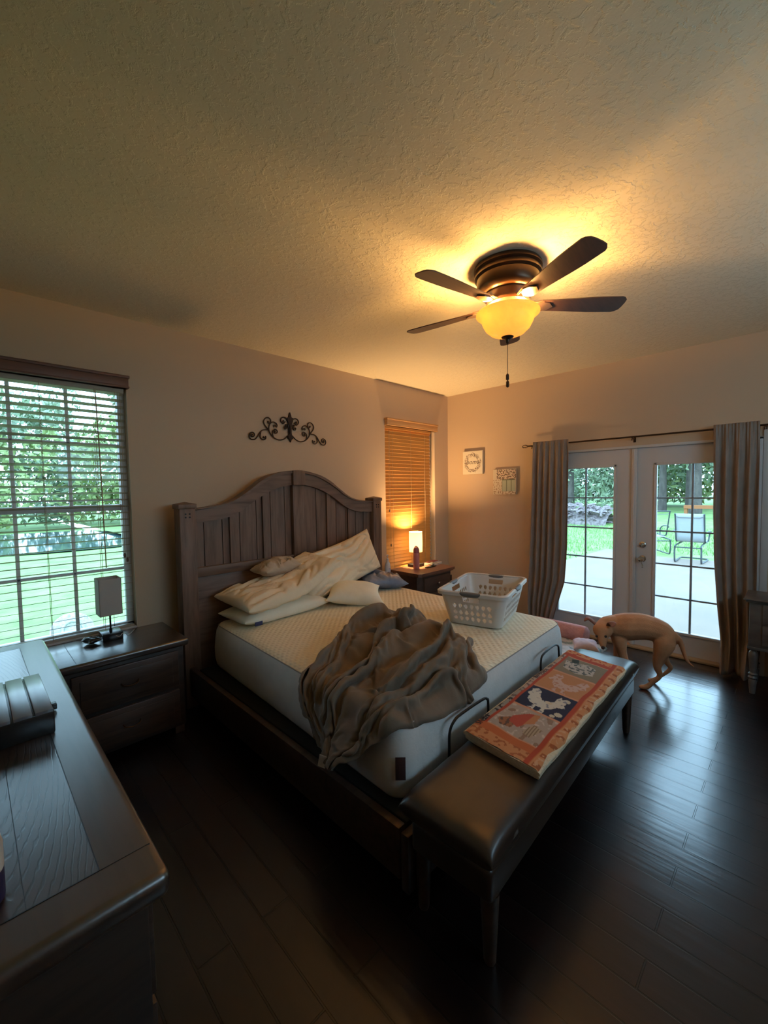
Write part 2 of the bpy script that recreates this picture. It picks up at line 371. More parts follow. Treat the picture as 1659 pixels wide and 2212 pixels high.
# blinds
def blind(name, label, W, ys, tilt, sm, vm, n, xr, gap=.0, ztop=2.44, zb=.70, zmid=None):
    x0, x1, z0, z1 = W
    r = thing(name, label, 'window blind', ((x0+x1)/2, ys, z0+.018))
    obj('valance', MB().box((x0-.005, -.055, 2.425), (x1+.005, -.001, 2.50), .006).box((x0-.012, -.062, 2.495), (x1+.012, -.001, 2.515), .004).box((x0-.009, -.058, 2.425), (x1+.009, -.001, 2.44), .004), vm, r, label='box valance across the top of the blind')
    obj('headrail', MB().box((x0+.01, ys-.025, 2.40), (xr, ys+.025, 2.455)), sm, r)
    for i in range(n):
        z = ztop - (i+1)*(ztop-zb)/n
        Mx = Matrix.Translation((0, ys, z)) @ Matrix.Rotation(tilt, 4, 'X')
        obj('slat', MB().box((x0+.012, -.025, -.0015), (xr, .025, .0015), M=Mx), sm, r, smooth=False)
    zr = zb-.03
    obj('bottom_rail', MB().box((x0+.012, ys-.025, zr-.010), (xr, ys+.025, zr+.010), .004), sm, r)
    m = MB()
    for xx in (x0+.14, (x0+x1)/2, x1-.2):
        m.tube([(xx, ys-.027, 2.41), (xx, ys-.027, zr)], .0016, 5); m.tube([(xx, ys+.027, 2.41), (xx, ys+.027, zr)], .0016, 5)
    obj('ladder_cords', m, CORD, r)
    return r
b1 = blind('venetian_blind', 'open horizontal slatted blind with dark brown valance in the left window behind the small lamp', W1, .036, math.radians(-12), BLINDW, VALD, 36, -3.955)
m = MB().tube([(-4.00, -.004, 2.40), (-4.00, -.004, 1.22)], .0016, 5).tube([(-3.985, -.004, 2.40), (-3.985, -.004, 1.19)], .0016, 5).tube([(-4.015, -.004, 2.40), (-4.01, -.004, 1.2)], .0016, 5)
co = obj('pull_cords', m, CORD, b1)
for q in ((-3.985, 1.155), (-4.00, 1.19)): obj('cord_tassel', MB().lathe([(.003,0),(.008,.005),(.008,.022),(.004,.034)], (q[0], -.004, q[1]), 10), mat('tassel_wood', (.10,.05,.03), .5), b1)
m = MB().tube([(-4.135, -.006, 2.40), (-4.125, -.006, 1.9), (-4.12, -.006, 1.13)], .004, 6)
obj('tilt_wand', m, CORD, b1)
b2 = blind('venetian_blind', 'closed tan wooden slatted blind behind the glowing lamp', W2, .036, math.radians(66), BLINDT, VALT, 40, -.365)
m = MB().tube([(-1.19, -.004, 2.40), (-1.19, -.004, 1.42)], .0016, 5).tube([(-1.175, -.004, 2.40), (-1.17, -.004, 1.0)], .0016, 5)
obj('pull_cords', m, CORD, b2)
for q in ((-1.19, 1.39), (-1.17, .97)): obj('cord_tassel', MB().lathe([(.003,0),(.008,.005),(.008,.022),(.004,.034)], (q[0], -.004, q[1]), 10), mat('tassel_wood'), b2)

# french doors
def leaf(idx, y0, y1, g0, g1, handle):
    r = bpy.data.objects.new('door_%d' % idx, None); C.objects.link(r); r['kind'] = 'structure'; r.location = (.04, (y0+y1)/2, .022)
    x0, x1 = .02, .065; z0, z1 = .024, 2.04; a, b = .235, 1.865
    p = merged(holed_wall(MB(), y0, y1, z0, z1, [(g0, g1, a, b)], lambda u, z, d: (x0+d*(x1-x0), u, z)))
    obj('door_panel', p, WHITE, r, smooth=False)
    m = MB(); t = .022
    for q in (((.008, g0-t, a-t), (.022, g0+.004, b+t)), ((.008, g1-.004, a-t), (.022, g1+t, b+t)), ((.008, g0-t, a-t), (.022, g1+t, a+.004)), ((.008, g0-t, b-.004), (.022, g1+t, b+t))): m.box(*q, .005)
    obj('glazing_bead', m, WHITE, r)
    m = MB(); m.box((.035, (g0+g1)/2-.009, a), (.05, (g0+g1)/2+.009, b), .003)
    for i in range(1, 5): z = a+(b-a)*i/5; m.box((.035, g0, z-.008), (.05, g1, z+.008), .003)
    obj('muntins', m, mat('muntin_grey', (.30,.36,.42), .5), r)
    obj('glass', MB().box((.040, g0-.005, a-.005), (.044, g1+.005, b+.005)), GLASS, r, smooth=False)
    return r
dl = leaf(1, -2.318, -1.385, -2.13, -1.55, False)
dr = leaf(2, -3.255, -2.322, -3.09, -2.512, True)
obj('astragal', MB().box((-.004, -2.345, .024), (.02, -2.295, 2.04), .006).box((-.010, -2.328, .024), (.0, -2.312, 2.04), .003), WHITE, dl)
RX = Matrix.Rotation(-PI/2, 4, 'Y')
obj('deadbolt', MB().lathe([(.030,0),(.032,.006),(.026,.012),(.012,.014),(.010,.03),(.001,.031)], (.02, -2.40, 1.066), 24, RX).box((-.018, -2.405, 1.05), (-.006, -2.395, 1.082), .002), CHROME, dr)
obj('door_knob', MB().lathe([(.032,0),(.033,.006),(.016,.012),(.012,.03),(.022,.04),(.029,.055),(.024,.07),(.001,.075)], (.02, -2.40, .924), 24, RX), CHROME, dr)
obj('key', MB().tube([(-.058, -2.405, .924), (-.066, -2.405, .91), (-.066, -2.42, .87)], .004, 6).box((-.068, -2.427, .845), (-.064, -2.414, .872), .001), CHROME, dr)
m = MB()
for q in (((-.012, -1.385, 0), (.13, -1.35, 2.065)), ((-.012, -3.29, 0), (.13, -3.257, 2.065)), ((-.012, -3.29, 2.042), (.13, -1.35, 2.068))): m.box(*q, .004)
m.box((-.018, -1.35, 0), (-.0005, -1.30, 2.12), .005).box((-.018, -3.34, 0), (-.0005, -3.29, 2.12), .005)
struct('trim_2', m, WHITE)

# ------------------------------------------------------------------ bed
bed = thing('bed', 'dark brown king bed with arched plank headboard, side rails and black adjustable base', 'bed', (-2.62, -1.3, 0))
top_c = [(-3.57,1.523),(-3.365,1.549),(-3.247,1.585),(-3.108,1.669),(-2.989,1.752),(-2.851,1.809),(-2.63,1.842),(-2.42,1.809),(-2.275,1.752),(-2.15,1.669),(-2.015,1.585),(-1.89,1.549),(-1.69,1.530)]
bot_c = [(-3.57,1.425),(-3.365,1.440),(-3.215,1.490),(-3.06,1.585),(-2.93,1.655),(-2.80,1.700),(-2.63,1.722),(-2.46,1.70),(-2.33,1.655),(-2.20,1.585),(-2.05,1.490),(-1.90,1.440),(-1.69,1.425)]
tc_ = [(p.x, p.y) for p in curve_pts([(a, b, 0) for a, b in top_c], 5)]; bc_ = [(p.x, p.y) for p in curve_pts([(a, b, 0) for a, b in bot_c], 5)]
def zt(x): return float(np.interp(x, [p[0] for p in tc_], [p[1] for p in tc_]))
def zb_(x): return float(np.interp(x, [p[0] for p in bc_], [p[1] for p in bc_]))
def arch(off0, off1, y0, y1):
    m = MB(); n = len(tc_); vs = []; fs = []
    for i in range(n):
        x = tc_[i][0]
        a = zb_(x)+off0; b = zt(x)+off1
        vs += [(x, y0, a), (x, y0, b), (x, y1, b), (x, y1, a)]
    for i in range(n-1):
        k = 4*i
        for q in range(4): fs.append((k+q, k+(q+1) % 4, k+4+(q+1) % 4, k+4+q))
    fs += [(0,1,2,3), tuple(4*n-4+q for q in (3,2,1,0))]
    return m.add(vs, fs)
obj('arched_rail', arch(0, 0, -.225, -.15), DWOODH, bed, ang=.5)
obj('cap_molding', arch(.108, .012, -.243, -.135), DWOODH, bed, ang=.5)
planks = [-3.54, -3.491, -3.342, -3.191, -3.038, -2.90, -2.755, -2.55, -2.406, -2.284, -2.161, -2.035, -1.90, -1.79, -1.70]
m = MB(); e = [-3.56]+planks[1:-1]+[-1.69]
for i in range(len(e)-1):
    a, b = e[i]+.003, e[i+1]-.003; z1, z2 = zb_(a)+.02, zb_(b)+.02; y0, y1 = -.190, -.165
    m.add([(a,y0,1.05),(b,y0,1.05),(b,y0,z2),(a,y0,z1),(a,y1,1.05),(b,y1,1.05),(b,y1,z2),(a,y1,z1)], [(0,1,2,3),(4,7,6,5),(0,4,5,1),(1,5,6,2),(2,6,7,3),(3,7,4,0)])
m.box((-3.57, -.165, .4), (-1.69, -.155, 1.45))
obj('plank_panel', m, DWOODZ, bed, smooth=False)
for xs in ((-3.285, -3.235), (-2.985, -2.935), (-2.29, -2.245), (-2.02, -1.975)):
    a, b = xs; m = MB(); y0 = -.212
    m.add([(a,y0,1.05),(b,y0,1.05),(b,y0,zb_(b)+.01),(a,y0,zb_(a)+.01),(a,-.18,1.05),(b,-.18,1.05),(b,-.18,zb_(b)+.01),(a,-.18,zb_(a)+.01)], [(0,1,2,3),(4,7,6,5),(0,4,5,1),(1,5,6,2),(2,6,7,3),(3,7,4,0)])
    obj('stile', m, DWOODZ, bed, smooth=False)
obj('center_stile', MB().box((-2.69, -.235, 1.04), (-2.57, -.15, 1.72), .006).box((-2.695, -.258, 1.715), (-2.565, -.125, 1.85), .005), DWOODZ, bed)
obj('lower_rail', MB().box((-3.57, -.225, 1.0), (-1.69, -.15, 1.075), .006), DWOODH, bed)
obj('lower_panel', MB().box((-3.57, -.205, .25), (-1.69, -.16, 1.005), .003), DWOODH, bed)
for a, b in ((-3.69, -3.57), (-1.69, -1.57)):
    p = obj('post', MB().box((a, -.25, 0), (b, -.13, 1.545), .008), DWOODZ, bed)
    obj('post_cap', MB().box((a-.008, -.258, 1.54), (b+.008, -.122, 1.575), .006).add([(a-.004,-.254,1.575),(b+.004,-.254,1.575),(b+.004,-.126,1.575),(a-.004,-.126,1.575),((a+b)/2,-.19,1.592)], [(0,1,4),(1,2,4),(2,3,4),(3,0,4)]), DWOODZ, p)
    m = MB()
    for zz in (1.50, 1.475):
        for xx in (a+.045, a+.075): m.lathe([(.007,0),(.006,.004),(.001,.005)], (xx, -.25, zz), 10, Matrix.Rotation(PI/2, 4, 'X'))
    obj('bolts', m, BLACK, p)
for a, b in ((-3.66, -3.62), (-1.60, -1.56)):
    obj('side_rail', MB().box((a, -2.44, .10), (b, -.25, .315), .006), DWOOD, bed)
obj('foot_rail', MB().box((-3.655, -2.485, .06), (-1.56, -2.445, .30), .006), DWOOD, bed)
obj('adjustable_base', MB().box((-3.60, -2.43, .16), (-1.62, -.27, .30), .02), BLACKF, bed)
r1 = [(-3.279,-2.405,.24),(-3.279,-2.408,.43),(-3.274,-2.408,.53),(-3.24,-2.41,.572),(-3.18,-2.41,.583),(-2.995,-2.41,.583),(-2.955,-2.41,.57),(-2.938,-2.408,.53),(-2.938,-2.405,.24)]
r2_ = [(-2.262,-2.38,.24),(-2.258,-2.38,.45),(-2.246,-2.375,.54),(-2.20,-2.37,.575),(-2.03,-2.362,.58),(-1.96,-2.36,.565),(-1.932,-2.36,.515),(-1.928,-2.365,.24)]
for r in (r1, r2_): obj('retainer_bar', MB().tube(curve_pts(r, 5), .0065, 8), BLACK, bed)

# mattress
Qc = dict(FL=(-3.575,-2.375), FR=(-1.635,-2.285), HL=(-3.50,-.285), HR=(-1.61,-.275))
def Q(x, y):
    u, v = x/1.93+.5, y/2.06+.5
    return tuple(Qc['FL'][i]*(1-u)*(1-v)+Qc['FR'][i]*u*(1-v)+Qc['HL'][i]*(1-u)*v+Qc['HR'][i]*u*v for i in range(2))
def outline(ins, R=.10, n=9, seg=26):
    a, b = .965-ins, 1.03-ins; R = max(.015, R-ins*.8); P = []
    for cx, cy, s in ((a-R, b-R, 0), (-a+R, b-R, PI/2), (-a+R, -b+R, PI), (a-R, -b+R, 1.5*PI)):
        for i in range(n): t = s+PI/2*i/(n-1); P.append((cx+R*math.cos(t), cy+R*math.sin(t)))
        nxt = {0: (-a+R, b), PI/2: (-a, -b+R), PI: (a-R, -b), 1.5*PI: (a, b-R)}[s]; p0 = P[-1]
        for i in range(1, seg): P.append((p0[0]+(nxt[0]-p0[0])*i/seg, p0[1]+(nxt[1]-p0[1])*i/seg))
    return P
def loft(prof):
    m = MB(); n = None
    for k, (ins, z) in enumerate(prof):
        P = outline(ins); n = len(P)
        for (x, y) in P: q = Q(x, y); w = .004*noise.noise(Vector((x*3, y*3, z*9))); m.v.append((q[0]+w, q[1]+w, z))
    for k in range(len(prof)-1):
        for i in range(n): a = k*n+i; b = k*n+(i+1) % n; m.f.append((a, b, b+n, a+n))
    return m, n
mattress = thing('mattress', 'thick bare white mattress with quilted top on the bed base', 'mattress', (-2.6, -1.33, .302))
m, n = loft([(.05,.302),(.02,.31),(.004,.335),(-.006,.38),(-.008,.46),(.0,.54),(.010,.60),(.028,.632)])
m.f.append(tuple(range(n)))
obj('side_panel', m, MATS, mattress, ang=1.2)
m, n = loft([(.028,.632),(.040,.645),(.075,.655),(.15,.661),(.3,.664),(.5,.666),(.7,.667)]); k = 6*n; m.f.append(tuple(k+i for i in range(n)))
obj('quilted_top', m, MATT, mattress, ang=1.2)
obj('piping', MB().tube([(*Q(x, y), .633) for x, y in outline(.024)], .0035, 6, closed=True), MPIPE, mattress)
R45 = -PI/4
lab = mat('label_brown', (.05,.018,.015), .7)
LM = Matrix.Translation((-3.556, -2.356, .47)) @ Matrix.Rotation(R45, 4, 'Z')
obj('label', MB().box((-.022, -.002, -.05), (.022, .002, .05), .0005, 2, LM).box((-.008, -.0032, -.035), (.004, -.0018, .035), 0, 2, LM), lab, mattress, label='dark brown maker label at the corner seam')

# ------------------------------------------------------------------ pillows
def pillow_mb(w, h, t, nu=54, nv=40, pin=.10, wr=.010, seed=0, bendf=None, M=None, pw=.42, wf=(5, 16)):
    m = MB()
    def side(sg):
        def f(a, b):
            u = a*2-1; v = b*2-1
            # denser near edges
            u = math.sin(u*PI/2); v = math.sin(v*PI/2)
            e = max(0, (1-abs(u)**2.6)*(1-abs(v)**2.6))**pw
            x = u*w/2*(1-pin*(1-abs(v)**2)*abs(u)**2*.6); y = v*h/2*(1-pin*(1-abs(u)**2)*abs(v)**2*.6)
            z = sg*t/2*e
            q = Vector((x*wf[0], y*wf[0], seed+sg*.3)); n1 = noise.noise(q)
            rd = abs(noise.noise(Vector((x*wf[1]*.35+n1*1.2, y*wf[1]+n1*1.5, seed+5))))
            edge = min(1, (1-max(abs(u), abs(v)))*5)
            z += sg*e*(n1*t*.10) - sg*edge*wr*(1-min(1, rd*4))*1.6
            p = Vector((x, y, z))
            if bendf: p = bendf(p)
            if M: p = M @ p
            return tuple(p)
        return f
    m.grid(nu, nv, side(1)); m.grid(nu, nv, side(-1)); return merged(m)
def TR(loc, rz=0, ry=0, rx=0):
    return Matrix.Translation(loc) @ Matrix.Rotation(rz, 4, 'Z') @ Matrix.Rotation(ry, 4, 'Y') @ Matrix.Rotation(rx, 4, 'X')
R_ = math.radians
def bendA(p):   # right end climbs the pile
    q = p.copy(); k = max(0, (p.x+.05)); q.z += .42*k*k + .12*k; q.z -= .03*min(0, p.x)*0; return q
def bendflat(p):
    q = p.copy()
    if q.z < -.045: q.z = -.045+(q.z+.045)*.25
    return q
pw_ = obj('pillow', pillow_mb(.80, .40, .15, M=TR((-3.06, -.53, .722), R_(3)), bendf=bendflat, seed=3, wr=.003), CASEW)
tag(pw_, 'flat white pillow with a small blue tag, lowest in the stack at the left', 'pillow')
tg = obj('care_tag', MB().box((-3.37, -.752, .683), (-3.31, -.747, .712), .001), mat('tag_blue', (.02,.03,.10), .7), pw_, label='small navy tag')
for o in (tg,): o.data.transform(Matrix.Translation(Vector((0,0,0))))
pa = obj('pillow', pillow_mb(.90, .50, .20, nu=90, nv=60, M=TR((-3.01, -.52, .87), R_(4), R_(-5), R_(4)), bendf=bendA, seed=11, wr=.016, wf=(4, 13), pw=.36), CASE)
tag(pa, 'long wrinkled cream pillow lying across the white pillow', 'pillow')
def bendB(p):
    q = p.copy(); q.y += .20*p.x + .10*max(0, p.x)**2; q.z += .10*(p.x)**2; return q
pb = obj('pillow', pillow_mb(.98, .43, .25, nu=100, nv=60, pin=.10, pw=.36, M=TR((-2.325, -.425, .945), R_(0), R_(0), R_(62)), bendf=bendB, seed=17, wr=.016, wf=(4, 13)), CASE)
tag(pb, 'large cream pillow leaning up against the right half of the headboard', 'pillow')
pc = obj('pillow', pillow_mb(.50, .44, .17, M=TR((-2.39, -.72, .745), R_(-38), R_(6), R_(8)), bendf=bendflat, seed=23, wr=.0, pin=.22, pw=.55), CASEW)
tag(pc, 'small square cream cushion in front of the larger pillows', 'cushion')
def crumple(w, h, t, seed, M, nu=60, nv=44, amp=.03, f=9):
    m = MB()
    def side(sg):
        def g(a, b):
            u = math.sin((a*2-1)*PI/2); v = math.sin((b*2-1)*PI/2)
            e = max(0, (1-abs(u)**2.2)*(1-abs(v)**2.2))**.5
            rr = 1+.16*noise.noise(Vector((u*1.5, v*1.5, seed)))
            x = u*w/2*rr; y = v*h/2*rr; n1 = noise.noise(Vector((x*f, y*f, seed+2)))
            rd = abs(noise.noise(Vector((x*f*1.1+2*n1, y*f*.5+n1, seed+7))))
            z = sg*t/2*e + (e*(amp*2.2*(.22-rd) + amp*n1) if sg > 0 else 0)
            return tuple(M @ Vector((x, y, z)))
        return g
    m.grid(nu, nv, side(1)); m.grid(nu, nv, side(-1)); return merged(m)
cc = obj('pillowcase', crumple(.36, .24, .13, 31, TR((-3.00, -.43, 1.03), R_(6), R_(-4), 0), f=13, amp=.03), BEIGE)
tag(cc, 'crumpled beige pillowcase dropped on top of the long cream pillow', 'pillowcase')
bl = obj('satin_throw', crumple(.48, .38, .16, 41, TR((-1.84, -.50, .74), R_(-18), R_(8), 0), f=8, amp=.03), BLUE)
tag(bl, 'rumpled blue grey satin throw at the right end of the pillows', 'throw blanket')

# taupe sheet: baked drape
_d = [
-441,-154,-186,2,-4,14,3,-5,13,6,-3,10,7,-3,2,5,-5,9,6,-8,3,7,-6,4,6,-3,6,7,-4,6,15,-4,3,17,-3,5,6,-5,11,6,-7,9,-1,-2,14,3,-3,10,8,-3,9,7,-2,9,12,-3,
8,7,-6,9,9,-5,3,-3,-5,10,9,-3,9,0,-8,8,4,-7,12,7,-7,5,12,-4,3,9,-3,0,9,-3,-2,9,-3,-4,7,-6,-1,6,11,-6,7,-5,0,8,3,-2,7,-2,1,9,-2,2,7,-2,-2,9,-3,-1,8,-2,
-1,9,-1,-1,9,-2,-1,10,-1,-3,10,-1,-2,12,1,0,12,1,-1,11,0,-1,10,0,-1,10,-1,-2,8,0,-2,8,0,-2,8,-1,-5,6,0,0,7,3,-1,6,4,-2,4,-10,3,-5,-4,15,11,4,-9,-5,-9,
19,9,4,-3,0,16,-8,9,2,7,10,1,1,12,2,0,12,1,0,14,1,-1,13,2,1,12,0,3,11,-1,2,12,3,6,12,9,10,4,15,5,4,19,2,2,16,-4,10,9,4,6,11,-2,13,9,4,10,10,-4,14,10,
-2,6,17,-1,19,-7,1,-617,7,-213,2,-6,16,2,-7,15,7,-3,10,7,-2,10,6,-2,4,6,-11,1,6,-6,4,8,-1,5,10,-5,5,8,-8,8,15,-4,3,12,1,9,9,-3,8,5,-7,9,-3,0,13,8,-4,
10,5,-1,11,5,-5,12,15,0,5,2,-8,10,8,-4,10,-8,-4,17,8,-5,8,8,-5,12,10,-6,6,12,-5,5,11,-2,-3,11,0,-5,7,-3,-5,5,-12,10,2,17,-15,6,-10,7,7,-1,-4,8,-3,0,8,
-1,0,7,-3,-1,7,0,-3,9,-1,1,9,0,-1,10,2,-2,11,1,0,11,2,-1,12,2,0,12,-1,1,10,0,0,10,-3,2,9,-3,2,10,-2,-1,8,0,-2,8,-4,-3,7,-5,3,7,-3,1,-6,14,-8,8,9,-7,9,
0,1,-8,-10,13,8,1,3,9,-6,10,-3,17,-14,11,-8,10,9,-1,-3,12,-1,-1,13,2,-1,12,1,1,12,2,1,10,3,3,11,2,4,9,8,2,7,13,5,5,14,5,1,20,5,7,12,-3,8,14,-1,11,10,
-3,13,8,1,13,7,-5,16,7,1,16,8,-1,16,5,-14,-623,-2,-211,3,-3,11,0,-5,19,9,-3,11,7,-2,10,4,-2,12,6,-12,-1,7,-6,4,10,-2,3,11,-5,2,12,-8,5,8,-6,8,3,-6,12,
9,-3,9,14,4,6,7,-8,7,7,-4,10,8,-1,13,-9,-1,20,20,0,2,-4,-8,19,14,0,5,-1,-9,11,-4,0,19,10,-7,12,11,-7,6,16,2,-12,12,-1,0,10,0,-2,8,-1,0,-2,-14,10,7,9,
-10,8,2,-5,7,-2,-1,6,-4,3,7,0,-4,8,0,-3,6,-4,6,8,0,0,11,4,-2,6,-5,5,13,6,-4,11,0,2,12,1,2,12,1,0,12,1,-1,10,-2,0,9,-4,2,8,-5,6,9,3,-6,9,-3,-1,-4,-13,
10,8,-3,0,9,6,-3,-9,15,-12,8,-4,0,8,4,3,1,-10,5,4,-6,10,8,4,-6,7,7,-4,9,-5,1,11,1,-1,11,1,-2,12,1,2,10,3,1,9,3,2,9,1,10,10,9,-1,11,10,8,14,7,6,9,10,
-7,8,12,-4,10,13,0,6,12,1,11,10,-1,12,7,0,14,7,-7,16,11,3,16,4,-16,-626,-5,-223,1,5,15,0,-5,14,12,1,10,2,-3,9,5,-4,18,4,-9,7,6,0,6,9,-1,1,9,-6,3,11,
-12,7,11,-12,9,10,-3,7,2,-4,11,9,-1,8,14,2,2,7,-3,9,6,-1,15,-1,-3,16,3,-7,12,13,0,10,-10,-8,17,20,2,3,9,-4,11,8,-9,6,3,-2,11,8,-6,8,12,3,-8,6,-9,5,9,
2,-1,6,-6,3,6,6,-8,5,-7,3,6,0,0,6,-3,3,7,2,-6,9,0,-1,6,9,-8,8,0,-1,9,3,-2,12,5,0,10,0,2,13,2,2,14,5,1,13,-1,2,11,-3,3,2,-13,7,10,5,1,9,-4,-1,8,-3,1,9,
3,3,-8,-17,2,11,-3,-2,1,14,-5,8,2,-4,6,-9,2,5,-5,6,4,11,-8,7,-2,-2,4,-9,12,8,4,-5,9,1,-1,9,2,-4,10,2,-1,10,2,1,10,2,1,7,6,-16,3,-2,23,12,8,4,12,8,10,
12,11,-1,12,9,1,11,10,-1,13,7,2,11,11,2,11,10,-1,12,8,-4,13,7,-3,19,8,-3,16,4,-17,-629,-3,-235,-1,-4,15,1,-6,15,6,2,10,9,4,7,3,-5,13,7,-6,9,0,-8,17,5,
6,10,13,-4,-1,10,-5,3,11,-9,5,9,-9,8,5,-4,13,3,-8,13,12,1,1,11,4,10,6,0,11,8,0,9,0,-8,13,16,0,5,-5,-9,21,10,-3,16,0,-7,16,11,0,-4,12,0,4,8,-8,-3,5,-2,
16,10,-3,-2,7,-3,3,10,-2,1,5,-1,-2,5,-1,-1,6,0,-2,7,-1,-1,6,1,0,7,0,1,7,-2,-3,7,1,-2,9,0,-5,10,-1,-2,9,-2,3,10,9,1,14,-3,0,10,2,5,12,1,5,9,-1,4,7,-7,
2,8,0,1,8,0,0,6,-4,0,4,-7,2,8,-1,-1,7,0,-4,4,7,-2,7,1,-3,5,-6,9,4,4,-7,6,3,-1,8,-1,-2,8,-6,6,5,8,-6,8,3,-3,8,3,-3,9,3,-5,7,3,-7,9,3,-1,11,3,-5,2,4,25,
14,8,-1,8,11,11,11,9,-5,11,9,6,12,9,-3,10,11,7,13,12,2,15,13,0,20,0,-3,17,8,-4,16,-2,-12,-634,-2,-246,7,-7,13,1,-6,13,7,-5,7,3,-2,14,5,-3,10,9,8,7,2,
-12,10,-3,-7,21,10,5,8,14,-5,5,15,-1,-3,8,-7,9,4,-3,5,4,-10,16,2,-11,12,13,3,5,6,6,14,9,2,9,6,-4,7,9,-4,9,6,-3,12,8,-3,12,4,-9,13,3,-3,16,9,-2,5,11,
-3,-3,8,-3,3,9,0,0,6,-5,1,8,-1,1,7,0,-2,6,-1,-1,7,1,-1,7,-2,0,7,1,0,7,1,-1,8,-1,1,8,-1,-1,7,-3,1,8,0,-1,9,-2,3,10,-1,4,11,0,0,12,-1,5,11,-1,6,9,-1,3,
8,1,2,9,-2,2,8,-1,-1,8,-1,-1,6,-2,-1,5,2,-9,7,1,0,7,-1,3,3,6,-11,7,-3,6,6,0,0,7,0,-1,7,-2,3,7,-1,0,7,7,-5,3,8,-7,10,-1,3,7,3,-7,5,4,-6,10,-1,3,6,4,-2,
8,11,-6,8,6,13,9,9,3,9,9,3,12,8,-2,13,9,2,10,8,-1,18,6,-3,17,9,1,16,9,2,13,16,9,23,-4,-10,-637,-5,-247,8,-3,12,4,-9,12,12,-5,5,4,-10,10,0,-10,10,7,5,
12,8,5,9,-6,-17,16,3,-3,18,9,4,11,21,0,1,10,-3,6,7,-1,-2,4,-9,13,2,-10,14,0,-6,7,6,-1,9,9,5,11,8,-3,10,9,-1,11,11,4,10,1,-9,12,10,-1,9,11,-3,12,6,-2,
4,6,-4,6,11,-3,-5,7,-2,0,8,-2,3,7,0,1,7,-1,-1,7,-1,-4,6,-1,-3,7,1,2,8,0,-1,7,0,-3,7,0,8,10,-1,-5,8,1,4,10,0,-2,9,-3,3,9,-1,6,11,-1,3,11,-2,6,11,1,4,8,
-1,3,9,1,2,8,-1,-1,7,-2,0,8,-1,-3,6,-1,-2,5,0,-6,6,0,-4,7,0,3,6,1,1,7,1,-3,7,-1,6,8,0,-3,7,-1,4,9,-1,3,9,2,-4,2,10,-3,5,7,-9,11,-7,5,1,9,-11,10,-4,9,
0,10,-10,4,10,-8,13,7,10,9,6,-11,12,8,0,8,10,9,10,7,0,15,6,-2,13,8,3,16,11,0,17,8,-2,24,1,-1,15,10,5,-642,-10,-240,13,1,11,8,-6,11,10,-5,5,9,-10,14,7,
-13,1,-1,-10,13,10,6,7,0,-9,15,-5,-11,14,7,-2,19,11,8,6,10,2,8,16,2,2,8,-4,6,7,-9,11,-1,-8,11,-1,1,15,6,-1,10,15,4,0,-1,-8,10,11,1,12,10,-1,7,-1,-8,
13,10,-2,9,15,1,7,7,-6,-6,8,-3,-7,7,-4,-3,7,-5,6,8,2,2,7,0,0,7,-1,-5,6,-3,-3,8,0,2,8,2,2,8,-1,-4,6,4,8,9,-4,-7,10,6,8,8,4,4,11,-2,3,10,0,6,11,-2,5,9,
0,6,12,-2,4,9,-3,-1,9,0,-1,7,-1,0,7,-1,2,4,-5,-11,6,-1,-5,7,2,-5,7,1,-1,7,1,6,6,2,10,9,1,0,8,-1,3,8,-1,4,9,2,-2,7,-3,8,10,1,0,9,3,-4,1,11,-3,4,8,-5,9,
-4,-4,7,5,0,9,-4,-3,-3,17,5,4,12,-6,9,6,-11,9,8,-4,8,9,-3,15,4,-5,13,3,-4,16,7,-1,16,8,3,19,7,-2,18,2,4,22,1,2,-655,-8,-222,14,5,13,9,-2,13,17,-1,6,9,
-4,10,9,-13,2,7,-15,1,2,-11,13,8,8,14,-5,-13,14,4,-7,13,7,-3,12,6,-1,13,9,13,9,13,2,4,17,-5,3,-3,-6,18,0,-1,11,6,-2,8,9,1,6,6,-4,4,-2,-8,13,11,1,8,6,
-3,8,6,-3,13,17,-2,-7,8,-2,8,8,-3,-9,8,-3,-2,7,-3,0,6,-3,-1,7,0,0,6,1,-1,8,-1,0,6,0,0,7,-1,-2,8,-1,0,9,0,1,9,3,6,8,-5,-8,11,3,4,11,-1,1,10,0,6,10,0,6,
10,-1,5,9,1,3,9,-2,-1,9,-1,1,7,-1,0,7,0,1,7,1,-1,6,-1,5,4,4,-9,7,1,-3,7,-1,6,8,2,3,8,2,2,9,0,3,8,0,7,10,-1,6,8,-1,7,10,0,4,10,2,0,8,1,-4,5,6,-6,5,7,1,
9,3,-3,10,-4,-3,2,8,-10,4,12,-3,5,12,-2,5,11,1,8,8,-2,12,7,-5,10,4,-6,20,5,2,16,9,-1,17,5,-1,16,7,0,20,-1,-13,-658,-15,-207,9,-2,8,9,2,9,13,-1,10,11,
-2,6,15,-2,12,13,-10,-4,7,-14,0,5,-12,9,2,2,18,3,-9,16,5,-3,13,6,-2,11,3,-2,14,9,6,8,20,0,7,-14,-6,14,4,4,12,7,-2,7,7,-3,7,7,-1,8,6,-3,10,5,-4,10,13,
-1,3,9,-4,10,13,-1,-5,8,-3,1,8,-1,-1,8,-2,-1,6,-4,1,7,0,-2,6,-1,-1,7,0,-1,6,0,2,7,1,0,7,-1,-3,7,-2,2,8,0,-4,8,2,1,9,-1,-2,11,2,-1,11,-1,2,11,1,4,11,
-1,6,9,-2,6,9,0,3,9,1,1,9,-1,2,7,0,1,8,-1,1,7,0,1,5,-5,11,7,2,-6,5,5,-9,8,1,1,7,1,5,8,2,1,10,-1,7,10,2,5,8,-2,10,10,1,1,10,1,4,10,3,0,9,0,2,9,-1,2,8,
